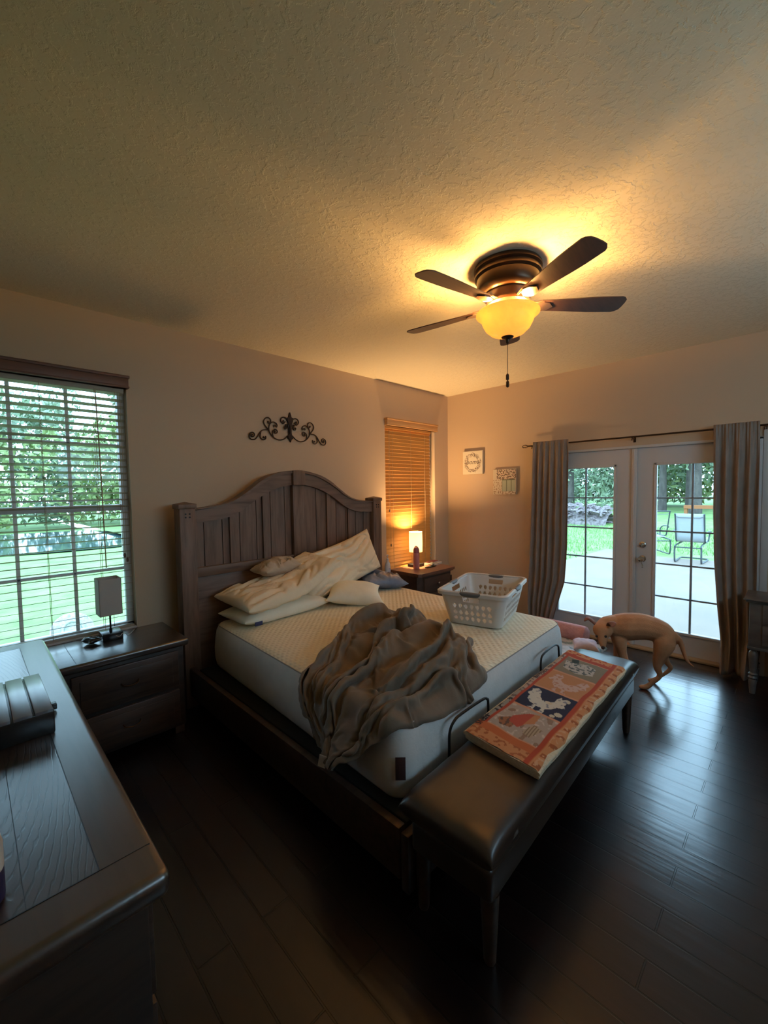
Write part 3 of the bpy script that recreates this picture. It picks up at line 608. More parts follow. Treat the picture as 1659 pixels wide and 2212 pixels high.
2,-1,7,2,-2,0,10,-7,8,5,-6,11,3,-3,6,11,-4,7,7,-3,4,10,-2,10,6,0,12,6,0,12,11,2,15,13,0,16,6,-3,19,4,-4,16,1,-10,-656,-11,-223,5,-3,13,4,-5,13,8,-7,7,
11,-2,4,13,-1,6,14,-3,10,16,-2,-1,6,-11,1,11,-11,2,4,-9,18,6,-5,10,7,-2,13,5,-3,14,6,0,7,4,1,12,-7,0,16,4,7,18,8,-5,7,7,-1,9,5,-2,9,7,-3,10,8,-1,8,7,
-3,10,13,-4,5,12,-3,-1,9,-2,-3,8,-2,-2,8,-1,-1,7,-4,2,7,0,-4,6,-2,0,7,1,-1,7,1,2,6,0,2,7,-3,5,7,1,-11,8,2,0,8,2,0,8,-1,-1,9,0,1,10,-1,3,11,-1,5,12,1,
2,9,-1,4,11,1,3,9,-1,2,9,-1,4,8,-1,4,6,-3,5,8,0,2,7,-1,1,7,-3,1,5,8,-10,8,3,-2,9,3,1,8,0,6,10,-1,7,7,-2,11,12,2,0,8,0,8,11,2,5,9,1,1,9,3,-1,8,3,-3,7,
-1,4,5,4,-3,6,5,-4,9,3,-4,7,7,-6,-3,13,-9,13,5,0,4,11,-3,13,1,6,8,12,-17,11,10,0,12,7,-7,18,5,-5,18,7,0,21,7,4,-651,-18,-231,3,-1,16,5,-3,14,4,-4,12,
6,-7,6,13,-1,6,8,-10,8,11,-3,6,13,-1,1,10,-6,3,13,-12,-2,10,-10,5,9,-5,12,5,-1,15,7,-3,9,-2,-1,18,-5,3,18,5,9,16,5,-2,15,7,-2,10,9,-5,9,13,-6,7,9,-1,
-1,7,-3,10,9,-2,7,6,0,10,7,-2,1,8,-3,1,9,-4,0,7,-2,1,7,0,-4,7,0,-9,7,1,0,7,1,-4,7,0,2,8,0,2,7,0,2,7,-3,3,9,3,1,7,-3,2,10,3,-3,9,-1,3,10,1,3,10,-4,5,
10,3,0,10,2,3,10,-2,3,8,-2,4,8,-2,2,7,-4,6,8,0,1,8,4,-4,8,2,2,8,-6,2,6,9,-5,8,3,1,11,2,3,8,-1,6,10,2,6,8,-4,11,10,4,-4,9,4,0,8,1,3,8,3,1,9,3,0,7,1,1,
6,1,3,11,-2,4,1,10,-11,6,7,-6,6,9,-6,2,10,-6,13,8,10,8,4,-12,5,9,-13,13,0,-18,15,4,-4,18,3,-7,17,7,0,19,8,2,-641,-10,-215,1,1,13,4,-1,15,3,-3,12,2,-4,
12,5,-5,9,9,-7,4,5,-4,5,11,-6,2,14,-2,3,10,-6,5,12,-7,0,12,-7,1,11,-6,9,8,-3,16,7,-5,15,-16,6,19,16,1,18,5,1,17,7,2,12,3,-5,15,11,-9,6,11,-1,3,2,-2,9,
12,-1,2,8,0,1,7,-1,0,7,-2,9,7,-5,0,8,-2,1,7,0,-4,8,2,-5,7,1,-5,8,-1,3,9,2,-2,8,1,-2,8,-2,5,4,-5,13,7,-4,3,9,2,-1,9,0,2,9,-2,0,9,1,3,9,-2,5,10,-4,3,10,
4,1,9,1,3,9,-3,2,8,2,1,9,5,-4,9,-2,2,8,-1,2,8,-1,4,8,-1,0,9,-1,2,7,6,0,9,3,4,10,3,3,8,0,7,9,4,-4,9,3,3,9,1,4,7,3,0,9,3,2,7,1,1,7,1,1,4,4,-4,8,-1,7,2,
9,-10,11,5,-2,3,9,-7,-7,10,-14,11,3,-16,11,7,-4,11,3,-14,16,8,-3,15,3,-7,18,5,3,19,7,2,19,7,-2,-634,-15,-219,2,-1,16,4,-4,12,5,-1,13,2,-2,11,4,-2,10,
2,-2,8,6,-5,1,5,-5,8,4,-9,5,9,-6,3,11,-4,8,14,-2,-1,12,-3,5,16,-7,5,1,-5,16,-3,7,24,18,-14,10,5,-1,19,5,1,14,8,-5,14,3,7,13,5,-6,10,5,0,10,8,-3,5,11,
-1,-1,10,0,-10,8,1,1,7,-3,2,7,-4,5,8,0,-4,8,3,-2,8,0,-4,8,-3,4,8,-1,5,9,1,-1,7,-3,7,6,-2,8,8,-1,2,8,0,2,8,0,1,8,1,-2,8,-2,5,9,2,2,9,0,0,9,1,2,8,-5,5,
10,-1,3,10,0,1,9,3,-1,9,0,2,8,-3,3,9,-3,3,9,3,-1,7,5,-2,9,0,7,11,2,4,9,3,3,8,7,-6,8,3,4,8,0,6,8,3,1,8,4,0,6,2,2,7,2,-2,6,2,-4,7,2,3,5,1,5,8,6,-5,8,7,
-5,6,8,-6,-1,7,-13,3,7,-13,19,5,7,3,7,-27,14,9,-17,19,0,-3,20,5,1,19,7,8,17,6,-2,-627,-24,-224,-2,6,13,0,-1,18,7,-4,11,4,-3,9,6,-1,9,5,-4,4,5,-3,3,0,
-2,9,5,-6,5,1,-6,10,5,-6,8,9,-10,8,15,-3,1,14,-4,4,7,2,20,20,-13,2,10,-4,14,0,7,24,14,-9,11,2,1,18,4,0,10,-2,2,20,13,-2,4,8,-2,4,4,0,5,8,-3,-3,8,1,-7,
6,-1,4,8,-3,3,9,0,-2,8,1,-4,8,-1,2,9,0,-1,8,-2,5,7,-3,6,10,1,3,8,0,1,7,-1,4,8,-1,1,6,-1,5,7,-1,2,7,0,3,8,-1,1,9,3,-3,8,1,2,9,-1,2,9,-2,2,10,2,2,9,-4,
6,9,-2,3,9,0,2,10,2,-3,9,2,1,9,2,3,8,3,3,9,3,4,11,3,1,8,5,2,9,2,2,8,2,-3,6,3,-3,7,5,-2,7,1,0,6,3,0,6,3,1,5,2,0,6,1,5,10,4,6,4,9,-9,7,7,-4,-5,5,-16,9,
9,-13,13,2,-8,22,2,-3,11,5,-16,12,14,-11,19,4,-6,16,1,2,20,9,13,-622,-28,-230,2,0,13,-5,7,15,3,1,15,3,-4,13,9,-4,6,6,-3,5,6,-4,4,-1,-1,11,-6,-5,11,15,
-6,-3,6,-8,5,4,-6,9,12,-4,6,8,-7,10,22,2,-3,15,-8,14,10,-3,18,9,-11,16,-7,8,24,1,2,17,4,-3,20,13,-6,-3,6,2,15,9,0,3,5,-2,5,6,-4,1,8,-1,-1,7,-1,2,8,-1,
0,8,0,-1,8,0,-1,9,1,-3,9,-1,2,8,1,2,9,-2,-1,8,1,2,9,-1,0,9,0,0,5,-3,12,7,-1,2,6,0,4,6,-1,3,8,0,0,8,-1,2,8,0,3,9,1,-1,8,0,2,9,0,4,10,0,2,9,0,1,10,-2,1,
10,3,0,9,2,1,10,1,-1,10,3,4,8,4,4,10,3,3,8,4,3,9,3,-1,8,3,-3,7,2,-4,7,4,-2,8,3,-1,6,3,-1,3,-1,11,7,1,0,6,2,5,6,6,-5,3,10,-6,1,8,-10,14,-1,-2,7,11,-13,
8,7,-17,18,0,-7,22,0,-3,18,5,-7,12,10,-2,14,8,-4,18,10,8,-614,-34,-236,-1,-1,12,-3,3,15,1,0,13,0,3,15,4,1,12,6,-4,6,9,-5,4,5,-3,6,-5,-1,11,6,-7,4,8,
-6,5,7,-7,7,1,-4,14,7,-9,9,20,2,-3,14,-13,16,7,-4,18,19,4,8,7,-8,10,1,-2,18,-5,3,13,6,1,22,9,0,4,3,0,8,8,-3,5,10,-2,1,8,-3,1,8,-2,-1,8,0,1,8,0,-2,8,
-1,-2,8,1,-1,9,0,-1,8,1,1,8,0,-3,9,-1,-4,7,-1,10,9,1,0,6,-3,7,5,-2,7,7,0,2,7,1,1,7,-1,-1,8,1,3,7,-2,6,8,-1,3,9,0,0,9,1,1,9,1,1,10,0,1,10,0,0,9,2,2,9,
2,0,10,2,-1,10,1,2,10,4,5,10,3,1,10,4,3,9,3,-4,7,4,3,8,3,2,8,2,2,7,3,-5,8,2,0,2,0,11,7,1,4,5,5,-3,10,2,2,0,11,-7,10,1,-7,6,7,-6,5,11,-14,11,6,-20,16,
3,-15,25,-4,1,18,8,0,18,3,5,8,15,-14,18,9,0,-612,-36,-233,0,-4,8,0,0,20,-2,3,14,-1,4,12,2,1,13,4,-2,9,7,-5,5,7,-2,5,-1,-1,11,3,-5,11,10,-7,2,6,-5,9,9,
-9,4,4,-6,13,1,-9,14,23,-2,9,10,-3,12,3,-9,15,15,8,4,2,-5,10,6,-1,12,5,-6,9,6,-2,9,4,2,10,7,5,11,6,0,4,8,-2,2,9,0,0,9,-2,1,7,2,-3,8,-2,-1,8,-2,-3,8,0,
-1,8,-1,-1,9,-1,-4,9,0,-3,5,-1,10,9,0,3,7,-2,7,6,-1,5,7,0,0,7,0,1,7,0,-1,7,0,0,8,0,4,6,1,10,9,-1,1,9,0,-4,9,-1,0,10,0,4,9,0,0,9,2,-4,9,0,-3,10,3,-1,9,
4,10,12,2,0,11,4,6,11,3,-1,10,3,-4,9,5,5,7,3,5,7,3,3,8,3,1,8,3,-1,5,1,6,4,0,10,8,0,2,8,6,-1,3,7,-5,7,6,-8,5,8,-8,16,-5,-12,13,3,-15,22,4,-9,9,15,-16,
13,4,-17,18,8,27,15,6,0,14,12,-5,-614,-30,-247,2,-8,6,4,-2,14,2,-1,18,-1,1,13,0,1,11,0,5,11,1,-2,10,5,-3,7,3,-1,9,9,-5,5,4,-4,14,11,-7,1,5,-7,12,8,-5,
8,4,-9,11,15,-4,17,1,-7,15,10,-4,9,5,-5,7,10,8,4,4,-4,10,6,-5,10,9,-3,5,9,-6,2,4,-1,8,6,2,6,7,3,2,9,-3,-3,7,-1,4,8,-1,-4,7,1,0,8,0,-5,8,1,1,9,1,-1,7,
1,4,9,0,-1,7,0,10,9,0,3,7,-2,5,7,0,3,8,0,1,7,-1,0,7,0,3,6,-1,3,8,1,0,7,-1,4,8,0,1,8,1,2,8,0,-1,10,-1,2,9,1,1,9,1,-2,8,0,-3,11,2,-2,12,3,2,12,3,3,11,3,
2,11,4,4,11,5,0,8,5,4,9,3,6,8,3,2,7,4,4,6,2,4,7,1,4,7,4,4,6,-5,13,5,7,-5,5,8,-6,12,2,-3,9,2,-12,6,9,-16,13,1,-14,13,7,-19,28,6,7,3,10,-27,16,4,7,12,
11,15,14,10,11,-617,-38,-259,6,0,6,5,-3,16,8,-2,13,4,-4,10,2,-1,12,-1,1,11,-2,3,9,-3,3,12,3,-3,8,8,-4,8,16,-5,2,-1,-4,20,8,-7,6,8,-5,10,6,-6,9,14,-6,
21,9,-7,6,6,-5,11,-3,-3,13,1,-8,11,12,8,-1,8,-1,4,4,-4,10,8,-6,2,9,-2,2,8,-5,2,6,-4,-1,6,-3,-1,7,-1,0,8,1,-2,8,2,-1,7,4,-1,8,4,4,8,2,4,9,4,2,10,1,1,8,
1,8,9,-1,5,8,-2,5,8,0,3,7,-1,2,7,0,3,7,0,3,7,-1,-1,7,0,2,7,0,2,8,-1,0,7,1,2,9,-1,-3,8,0,2,9,0,1,9,1,-1,9,1,-3,11,2,5,11,4,-4,12,3,4,13,3,1,11,4,3,9,4,
4,10,5,4,9,5,6,6,4,1,7,3,6,7,1,5,5,-1,7,6,0,8,9,-5,10,9,7,-3,6,7,-7,10,5,-7,7,7,-14,16,-2,-11,10,10,-22,15,0,-10,10,8,-24,18,10,15,9,9,-23,20,7,7,10,
9,14,-630,-45,-242,6,5,6,9,1,16,12,0,13,7,-1,10,5,-5,9,4,-2,9,1,-2,11,-8,5,8,-4,3,12,5,-4,10,8,-5,10,18,-3,3,4,-4,15,9,-6,9,0,-6,17,16,-5,18,8,-6,7,6,
-5,10,6,-5,6,-5,-3,14,-1,-3,12,8,-5,4,6,-4,10,10,-2,0,11,2,-6,9,-2,-1,7,-3,-2,7,-1,-2,7,-2,1,6,0,-2,7,0,-1,7,4,1,8,3,1,8,2,8,9,1,5,8,-5,7,10,-2,8,11,
0,6,10,0,5,10,1,4,7,-3,1,8,2,3,7,-3,3,7,3,0,6,5,-2,7,2,-1,7,-1,-1,8,2,-1,7,-1,1,9,1,-1,9,0,-2,8,1,-1,10,0,1,11,2,4,12,1,4,9,7,2,12,2,0,11,2,2,10,4,3,
9,4,7,8,3,6,9,-3,3,6,2,5,9,-1,4,5,0,10,8,0,7,6,7,1,7,6,-6,10,7,-4,11,5,-7,13,3,-11,6,7,-26,17,8,-9,7,2,-22,15,5,-3,11,8,-19,14,9,18,13,10,-7,15,6,-5,
-631,-48,-224,4,-1,5,5,2,14,12,3,13,9,0,11,11,-1,9,6,-3,5,4,0,10,-2,-3,12,-9,6,7,-1,2,13,7,-5,11,7,-6,11,7,-2,12,10,-6,9,10,-3,9,14,-5,19,8,-5,10,7,
-5,9,6,-5,7,5,-6,5,0,-4,10,1,-1,11,6,-4,7,7,-3,5,4,-3,11,9,-4,-1,11,-1,-3,8,0,-6,6,-1,-4,4,1,-4,8,-1,2,6,0,8,9,-1,3,8,3,6,10,0,4,12,4,1,1,-14,14,14,
-2,6,12,-2,5,11,1,5,11,5,0,7,-2,5,8,-1,0,7,1,1,7,2,-2,7,5,-2,7,0,0,7,1,-1,7,2,-1,8,-1,1,8,1,-2,9,2,0,10,2,0,11,1,4,13,-2,4,12,2,-1,10,4,2,11,2,3,7,7,
2,9,1,5,8,1,5,6,5,4,6,0,3,6,3,4,7,-1,9,7,3,8,9,6,1,7,13,-9,11,8,-7,12,4,-9,14,7,-18,7,-1,-24,1,-4,-31,12,7,-16,13,9,-5,18,11,16,12,11,-3,12,10,4,16,4,
1,-627,-52,-227,1,1,1,5,-1,15,10,1,12,6,1,14,12,4,10,12,-2,5,6,-1,3,1,-4,11,-4,1,8,-4,3,9,8,-3,10,0,1,15,4,-1,11,5,-4,14,10,-7,10,18,-3,12,11,-3,11,8,
-5,11,6,-5,8,5,-5,8,4,-5,9,5,-5,8,1,-1,10,9,-5,3,6,-3,5,7,-3,5,6,-2,5,6,-3,0,6,-2,-3,6,1,-4,9,1,-1,-1,-2,13,11,0,-1,2,-5,12,13,0,1,13,1,4,15,3,-3,12,
-2,9,12,-2,6,8,1,8,10,0,3,10,0,1,8,0,2,7,0,1,6,-1,1,9,-1,0,6,1,-2,6,1,-2,7,-2,3,8,1,-1,9,1,0,9,1,-1,10,0,0,12,1,4,10,3,3,12,2,2,10,3,2,9,3,1,8,4,4,8,
3,2,6,2,4,6,3,4,6,2,2,5,4,2,6,3,2,8,4,7,6,10,-5,7,6,-11,13,5,-13,11,6,-10,13,1,-19,3,-3,-28,16,8,-8,6,11,-13,16,9,1,10,9,-2,12,11,-1,13,9,-4,17,4,4,
-624,-58,-224,3,2,7,0,1,13,9,1,10,11,1,14,6,0,12,11,2,6,11,-2,6,5,-1,4,-2,-1,14,-2,-2,7,2,3,8,7,-7,7,8,-4,8,7,-3,11,5,2,16,4,2,18,14,-2,7,7,-4,16,8,
-4,9,6,-5,11,5,-5,12,6,-4,9,8,-4,6,7,-4,4,8,-5,-2,8,-4,0,7,-6,-1,0,5,18,5,-2,1,5,-2,-8,9,1,2,9,-1,-6,-3,1,18,8,-4,0,11,0,4,14,0,3,12,2,8,12,-2,7,15,
-1,4,13,-3,-1,7,3,9,9,0,1,7,-1,5,8,0,0,6,-2,2,7,0,1,7,0,0,7,1,1,7,0,-1,8,-1,-1,9,2,1,10,1,-1,10,-1,1,12,2,1,10,4,3,11,2,-1,8,2,6,8,3,1,7,2,3,8,3,2,5,
3,4,6,3,3,4,2,2,5,5,2,7,3,3,8,0,-6,8,-1,-9,11,4,-12,13,4,-12,7,6,-16,7,12,-16,10,4,-16,15,11,-4,27,-7,7,7,13,-7,2,14,1,12,10,0,11,10,-4,10,8,-10,-617,
-60,-229,6,1,8,0,-2,13,1,1,13,10,2,12,8,1,13,7,-1,8,9,3,6,11,-3,5,3,-2,3,0,-4,14,0,3,9,4,-2,7,5,-1,7,3,-1,11,-2,3,20,10,0,13,7,-5,16,18,0,9,9,-3,9,7,
-5,11,6,-4,13,7,-4,13,9,-3,5,9,-4,3,8,-4,-1,8,-6,2,6,-3,-4,8,-5,-2,1,4,18,4,-6,-21,9,2,7,-6,3,18,14,-5,-10,9,-4,-5,11,0,6,9,3,10,14,-3,3,12,-1,8,12,1,
8,12,1,6,11,-5,-3,6,5,10,9,-4,-1,6,3,8,7,-3,-1,7,0,0,6,1,1,8,0,1,8,-3,-5,8,4,4,10,0,3,10,-4,-9,8,6,7,11,0,2,10,5,1,11,2,-2,9,1,4,9,2,1,5,5,5,5,2,9,6,
1,3,6,4,-1,5,-2,-5,6,0,-1,5,9,4,5,-8,-10,9,-7,-8,12,11,-12,10,17,-6,3,4,-17,9,14,-13,25,0,7,19,1,2,10,7,-12,18,0,10,11,11,-7,10,13,-3,11,11,-5,3,10,
-7,-620,-57,-237,3,1,4,5,1,15,6,-2,13,1,0,11,4,3,13,9,0,9,3,0,6,11,3,7,8,-1,4,3,-5,5,4,-5,7,2,0,9,3,1,13,-1,3,13,10,-6,6,13,-3,10,1,6,19,0,5,22,8,-6,
14,11,-3,8,11,-2,7,7,-4,13,10,-4,7,9,-3,4,10,-3,0,8,-3,-3,8,-4,-2,7,-4,-3,1,2,19,5,-5,-24,7,-2,2,0,1,13,9,-3,2,10,-2,-1,10,-1,5,12,0,4,10,-1,8,11,0,
11,12,-1,1,12,-2,3,9,0,0,9,-1,3,9,-2,2,8,-1,1,9,-1,2,6,4,8,6,-6,-8,8,2,4,8,1,2,7,-6,-10,8,2,7,8,5,7,13,2,-3,12,1,0,11,-2,-4,13,0,0,4,9,9,10,-2,-4,8,3,
4,4,4,8,3,4,6,8,0,-3,5,5,1,5,-5,-7,4,9,5,8,-1,1,4,0,-10,6,6,-15,11,13,-8,21,6,6,11,4,-16,9,7,-10,14,4,-6,14,5,3,14,4,12,15,9,0,15,9,1,12,8,-2,7,9,-13,
-631,-59,-247,4,2,4,6,1,14,7,1,13,6,1,11,6,-2,10,3,3,13,6,-2,7,-2,3,8,11,0,7,9,-2,3,5,-1,5,5,-1,8,5,-6,8,2,1,13,2,3,12,7,-2,9,13,0,9,2,1,18,10,-4,10,
-2,7,21,2,-5,17,13,-1,5,10,-3,7,10,-3,8,10,-2,0,9,-3,-3,8,-3,-1,9,-3,-4,7,-3,2,5,1,12,2,-4,-19,6,0,9,7,-3,4,7,0,6,10,-2,5,10,-1,6,11,-1,6,11,0,5,11,
-2,3,11,-1,2,10,-2,0,10,-1,0,8,-1,3,8,-1,3,8,-1,2,9,-1,-1,7,-1,1,7,-2,-7,9,-1,-1,8,0,5,8,2,5,11,1,-3,11,1,-2,11,2,2,11,1,0,9,1,3,12,1,-3,3,5,11,7,4,6,
8,-4,-12,5,2,5,6,4,1,5,3,-2,6,3,1,7,0,2,4,7,14,13,-2,-4,1,13,-14,16,3,-10,6,8,-11,16,5,-1,12,3,-6,9,8,-5,12,5,-3,13,6,2,13,8,-1,17,8,-3,10,11,7,12,5,
-2,-633,-68,-258,2,2,6,4,2,13,8,2,13,9,2,11,8,1,9,8,2,10,2,-1,16,5,0,4,1,1,9,8,-1,6,8,-2,4,5,1,8,5,-2,7,8,-2,9,2,-1,13,-11,-2,20,22,6,-1,12,0,9,0,0,
18,9,-2,8,1,-2,19,-1,4,18,9,-5,11,14,-1,1,11,-1,-1,10,-2,0,9,-4,-3,8,-2,0,7,-3,-2,8,-1,-2,9,-1,-3,4,0,9,7,-2,4,8,-2,-1,7,-1,6,10,-2,5,9,-1,5,10,0,6,
10,-1,4,10,-1,4,9,-1,-2,10,-1,4,8,-2,-4,9,-2,2,9,-1,1,9,-1,0,9,-1,1,9,0,0,9,-2,1,8,1,3,10,1,5,9,0,-8,11,1,1,10,2,3,9,1,2,9,2,3,9,1,-1,8,3,0,5,2,5,8,0,
-3,8,2,4,7,3,-2,5,3,2,7,2,-2,7,2,6,7,0,8,9,0,13,9,7,-15,6,10,-9,10,6,-12,14,5,-1,10,5,-8,13,5,-5,2,12,-15,15,-1,-9,10,13,18,16,9,-5,12,1,-12,11,6,6,
-637,-72,-250,2,3,8,4,2,14,8,1,13,7,3,11,11,2,11,9,2,10,11,2,10,4,2,11,1,0,8,5,0,8,3,-11,9,5,6,8,13,2,3,10,0,10,4,-5,14,-15,-1,20,11,-3,7,13,10,3,14,
5,5,-5,-6,19,12,1,2,2,-1,14,7,-2,15,6,1,13,13,0,-5,11,-3,-1,10,-2,-2,10,-2,0,8,-2,-2,10,-2,-1,9,-2,0,9,-4,-3,-1,6,15,10,-3,0,8,-3,2,8,-1,4,9,-1,4,8,
-1,2,9,-2,2,9,1,5,10,-2,0,8,0,1,10,-2,1,8,-1,0,10,-2,-1,8,0,1,10,-1,1,10,-1,1,10,-1,2,9,0,4,9,1,4,9,1,-3,10,1,2,9,2,2,9,2,2,8,1,1,8,2,1,8,1,1,7,2,2,8,
1,1,9,1,0,4,0,11,6,5,-9,9,1,7,8,2,-3,3,0,17,10,1,6,11,7,-10,9,8,-10,9,6,-8,12,6,-6,12,4,-5,11,7,-8,11,4,-9,4,8,-16,15,-1,-5,6,20,10,20,4,4,8,-5,-16,
-640,-74,-239,3,2,10,7,2,16,9,2,13,7,3,13,13,2,12,7,2,10,8,4,7,6,4,7,1,1,9,2,-3,13,5,-14,12,8,-1,4,6,6,9,9,11,4,14,-3,8,-9,-5,24,-7,-5,18,19,2,4,8,16,
-2,10,1,9,-3,-10,20,13,9,-7,1,-6,17,15,2,8,2,-3,15,11,-2,1,12,0,-18,10,-3,9,13,1,-7,11,0,-2,11,-1,-3,8,-5,1,9,-1,4,-2,2,19,9,-1,-1,8,-1,1,7,-1,3,8,-2,
0,8,-1,-2,9,-1,0,9,-1,1,9,-1,0,8,0,3,11,-2,1,8,0,1,10,-1,0,8,0,2,11,-1,2,10,-1,2,9,0,5,8,1,4,9,1,1,9,1,0,9,2,2,8,1,2,8,2,2,8,1,2,7,2,3,8,1,3,7,1,4,7,
2,2,7,1,2,7,2,2,7,2,2,8,2,3,7,1,8,10,2,2,11,7,-5,8,7,-12,11,5,-8,14,4,-3,12,5,-7,8,5,-9,13,9,-7,6,-1,-13,8,0,-24,16,5,1,10,10,5,13,7,3,-646,-84,-238,
5,3,13,8,2,14,7,2,16,11,3,13,10,1,12,8,3,13,6,3,6,4,4,4,-1,0,10,5,-4,14,6,-17,13,7,3,8,6,4,9,12,7,3,11,11,6,6,-5,13,-10,-5,20,4,-3,14,12,9,5,5,8,3,10,
2,4,2,-4,13,14,5,-2,13,-1,6,7,-3,4,7,0,8,8,-3,-4,14,-1,-2,9,-1,11,12,-4,4,11,-4,0,12,8,-21,-2,-4,24,15,1,-13,-4,0,22,13,0,-17,3,-2,15,8,-1,-9,7,-1,1,
9,-1,0,8,0,-1,9,-1,1,9,-1,2,10,-1,2,9,-1,4,8,0,3,10,-1,0,8,1,6,10,-1,0,9,0,5,8,0,6,9,1,0,8,2,1,8,1,2,8,1,3,8,1,3,7,2,3,8,1,4,7,2,4,8,2,3,8,1,3,8,2,3,
7,2,3,8,3,2,7,1,1,9,2,3,9,1,-1,9,5,-14,15,7,3,9,6,-11,14,3,-8,11,6,-11,1,-7,-23,13,3,-15,13,17,11,7,-2,-18,13,3,-8,10,9,9,14,6,-1,-644,-92,-226,3,4,
14,8,2,15,5,2,14,7,3,9,9,2,9,11,3,11,7,3,8,5,2,11,2,-3,13,4,-5,8,9,-7,15,6,6,8,8,2,7,8,1,10,10,5,7,7,4,15,0,-4,12,-5,1,18,8,2,8,9,0,4,8,3,1,5,5,10,12,
-1,1,13,3,6,9,7,-7,14,2,-1,10,-4,-1,14,-3,-4,12,-4,0,8,-2,10,10,2,-4,5,-1,12,12,2,-10,5,0,8,1,-1,12,7,-1,3,10,2,-11,0,-4,10,8,-1,6,7,0,-2,9,-1,0,8,0,
-1,8,1,1,9,-1,0,8,-1,1,10,0,1,10,-1,2,8,0,5,8,0,4,6,-1,9,8,-1,7,8,3,-4,8,1,1,8,1,3,8,1,3,8,2,3,8,1,4,8,3,4,8,1,4,9,3,3,8,1,1,8,3,3,8,2,0,8,1,3,9,2,0,
8,2,0,10,1,2,10,5,-10,16,7,-3,13,6,-9,7,-1,-19,4,-4,-20,12,4,-11,8,3,-14,11,7,-3,13,9,-5,11,7,-2,15,6,3,11,1,0,-646,-107,-222,3,5,18,5,6,16,5,4,15,8,
3,12,11,2,10,7,2,9,12,0,6,7,2,11,1,-8,12,3,-1,11,5,3,9,11,5,7,7,0,8,8,3,12,9,5,12,7,3,12,4,-1,17,-3,0,11,-1,1,14,10,0,4,9,-1,8,9,0,3,12,2,5,10,-1,3,
10,10,-3,12,3,-1,12,2,-5,12,-3,-2,12,-2,-1,11,1,5,9,5,-5,12,2,0,9,-1,2,7,-1,5,6,-1,6,4,-3,6,0,-4,11,7,5,-3,6,-2,2,5,-4,8,8,0,-2,8,3,-1,8,0,-1,7,0,2,9,
0,-1,8,-1,1,9,0,1,8,0,2,9,0,3,10,0,3,5,-1,12,7,4,-12,6,-1,6,6,2,9,9,1,1,9,1,3,8,2,3,9,2,5,8,3,3,9,2,1,9,2,2,9,2,-1,9,2,0,9,1,0,7,2,0,9,1,-1,9,0,2,11,
4,-15,7,-3,-14,14,4,-11,9,6,-13,10,3,-11,11,4,-8,14,2,-2,12,8,-4,10,7,-4,19,-2,13,17,3,-1,6,9,-9,-654,-116,-232,3,6,16,6,3,17,5,3,16,6,4,12,8,6,11,6,
3,12,11,0,7,11,-1,7,-4,-4,12,5,1,9,6,2,9,9,3,8,7,1,13,9,1,13,10,2,12,7,2,13,5,6,13,1,3,15,2,0,12,3,-3,8,13,2,5,8,-3,8,12,0,5,10,2,4,11,-1,-8,11,-1,-4,
12,3,-3,11,2,2,11,0,2,11,0,4,11,2,1,9,1,2,8,3,1,7,3,5,7,2,5,5,-1,5,5,-1,6,4,0,4,7,0,2,6,4,-6,8,1,-2,7,-1,4,8,-2,4,6,6,-7,7,-2,5,9,0,0,8,0,0,9,1,0,8,0,
2,9,0,4,6,-2,11,6,6,-16,9,-2,5,6,0,2,7,3,7,9,1,3,9,2,1,10,1,2,7,3,8,9,2,2,9,2,0,9,2,0,9,1,-3,8,1,-4,9,1,0,7,-4,-11,8,5,14,8,4,-20,14,0,-7,13,5,-7,13,
4,-9,9,2,-10,14,0,-1,15,1,1,13,5,-4,14,6,-3,3,9,-19,16,2,13,11,5,4,-654,-127,-241,3,6,14,6,5,12,6,1,17,6,3,13,8,4,11,6,4,12,7,2,10,9,7,2,-1,-1,14,7,1,
9,6,3,10,8,-1,8,3,2,14,6,-2,13,9,0,13,7,2,12,6,5,12,2,3,15,7,6,12,7,-5,7,6,1,7,12,-2,6,11,2,6,11,2,2,11,-3,3,10,-2,1,12,0,-2,12,0,2,12,2,2,11,2,4,9,0,
1,9,2,3,9,3,1,8,2,5,7,3,4,7,3,0,7,4,-5,6,0,1,3,0,13,7,0,-1,7,2,-1,7,1,0,5,-2,5,9,0,2,5,7,-12,8,-2,4,8,-1,5,9,3,-3,9,1,1,8,1,1,6,-1,9,8,3,-11,9,-1,3,9,
0,-2,5,1,7,7,2,4,9,1,1,8,1,3,8,3,2,8,1,0,7,0,-5,10,1,-3,9,3,0,8,-3,-8,9,2,0,7,4,12,10,2,1,13,2,-10,19,-3,5,15,-1,-7,10,4,-11,8,8,-11,8,6,-12,7,1,-16,
13,6,-1,13,6,-5,14,4,10,10,4,-16,15,1,0,-655,-135,-225,4,4,16,5,6,13,6,5,6,6,7,13,9,0,13,7,4,11,5,-2,16,9,7,2,-1,9,7,7,0,12,6,4,8,7,1,10,2,2,17,4,2,
19,9,-1,14,8,0,10,8,4,8,2,2,15,3,-1,14,11,3,5,6,1,8,8,-5,6,10,-2,6,12,2,3,14,3,-2,10,-2,6,12,1,-2,13,2,3,12,2,4,11,-1,4,9,0,-3,9,2,3,8,5,3,8,3,6,9,2,
2,7,1,-1,6,2,5,6,0,3,6,4,5,7,0,-1,7,1,-10,7,1,1,7,0,4,4,0,10,9,0,4,5,5,-11,8,-1,4,7,0,5,9,3,-3,10,1,0,8,0,3,10,2,-4,8,0,-1,8,-1,3,8,2,3,7,2,3,7,1,2,8,
2,-1,8,0,-3,8,0,-4,8,-1,-8,7,3,1,9,3,-3,9,1,2,10,1,3,8,3,2,10,4,2,14,-6,16,13,4,-9,14,3,-8,13,5,-6,0,7,-18,4,5,-17,13,3,-6,9,4,-11,15,2,0,16,5,6,18,4,
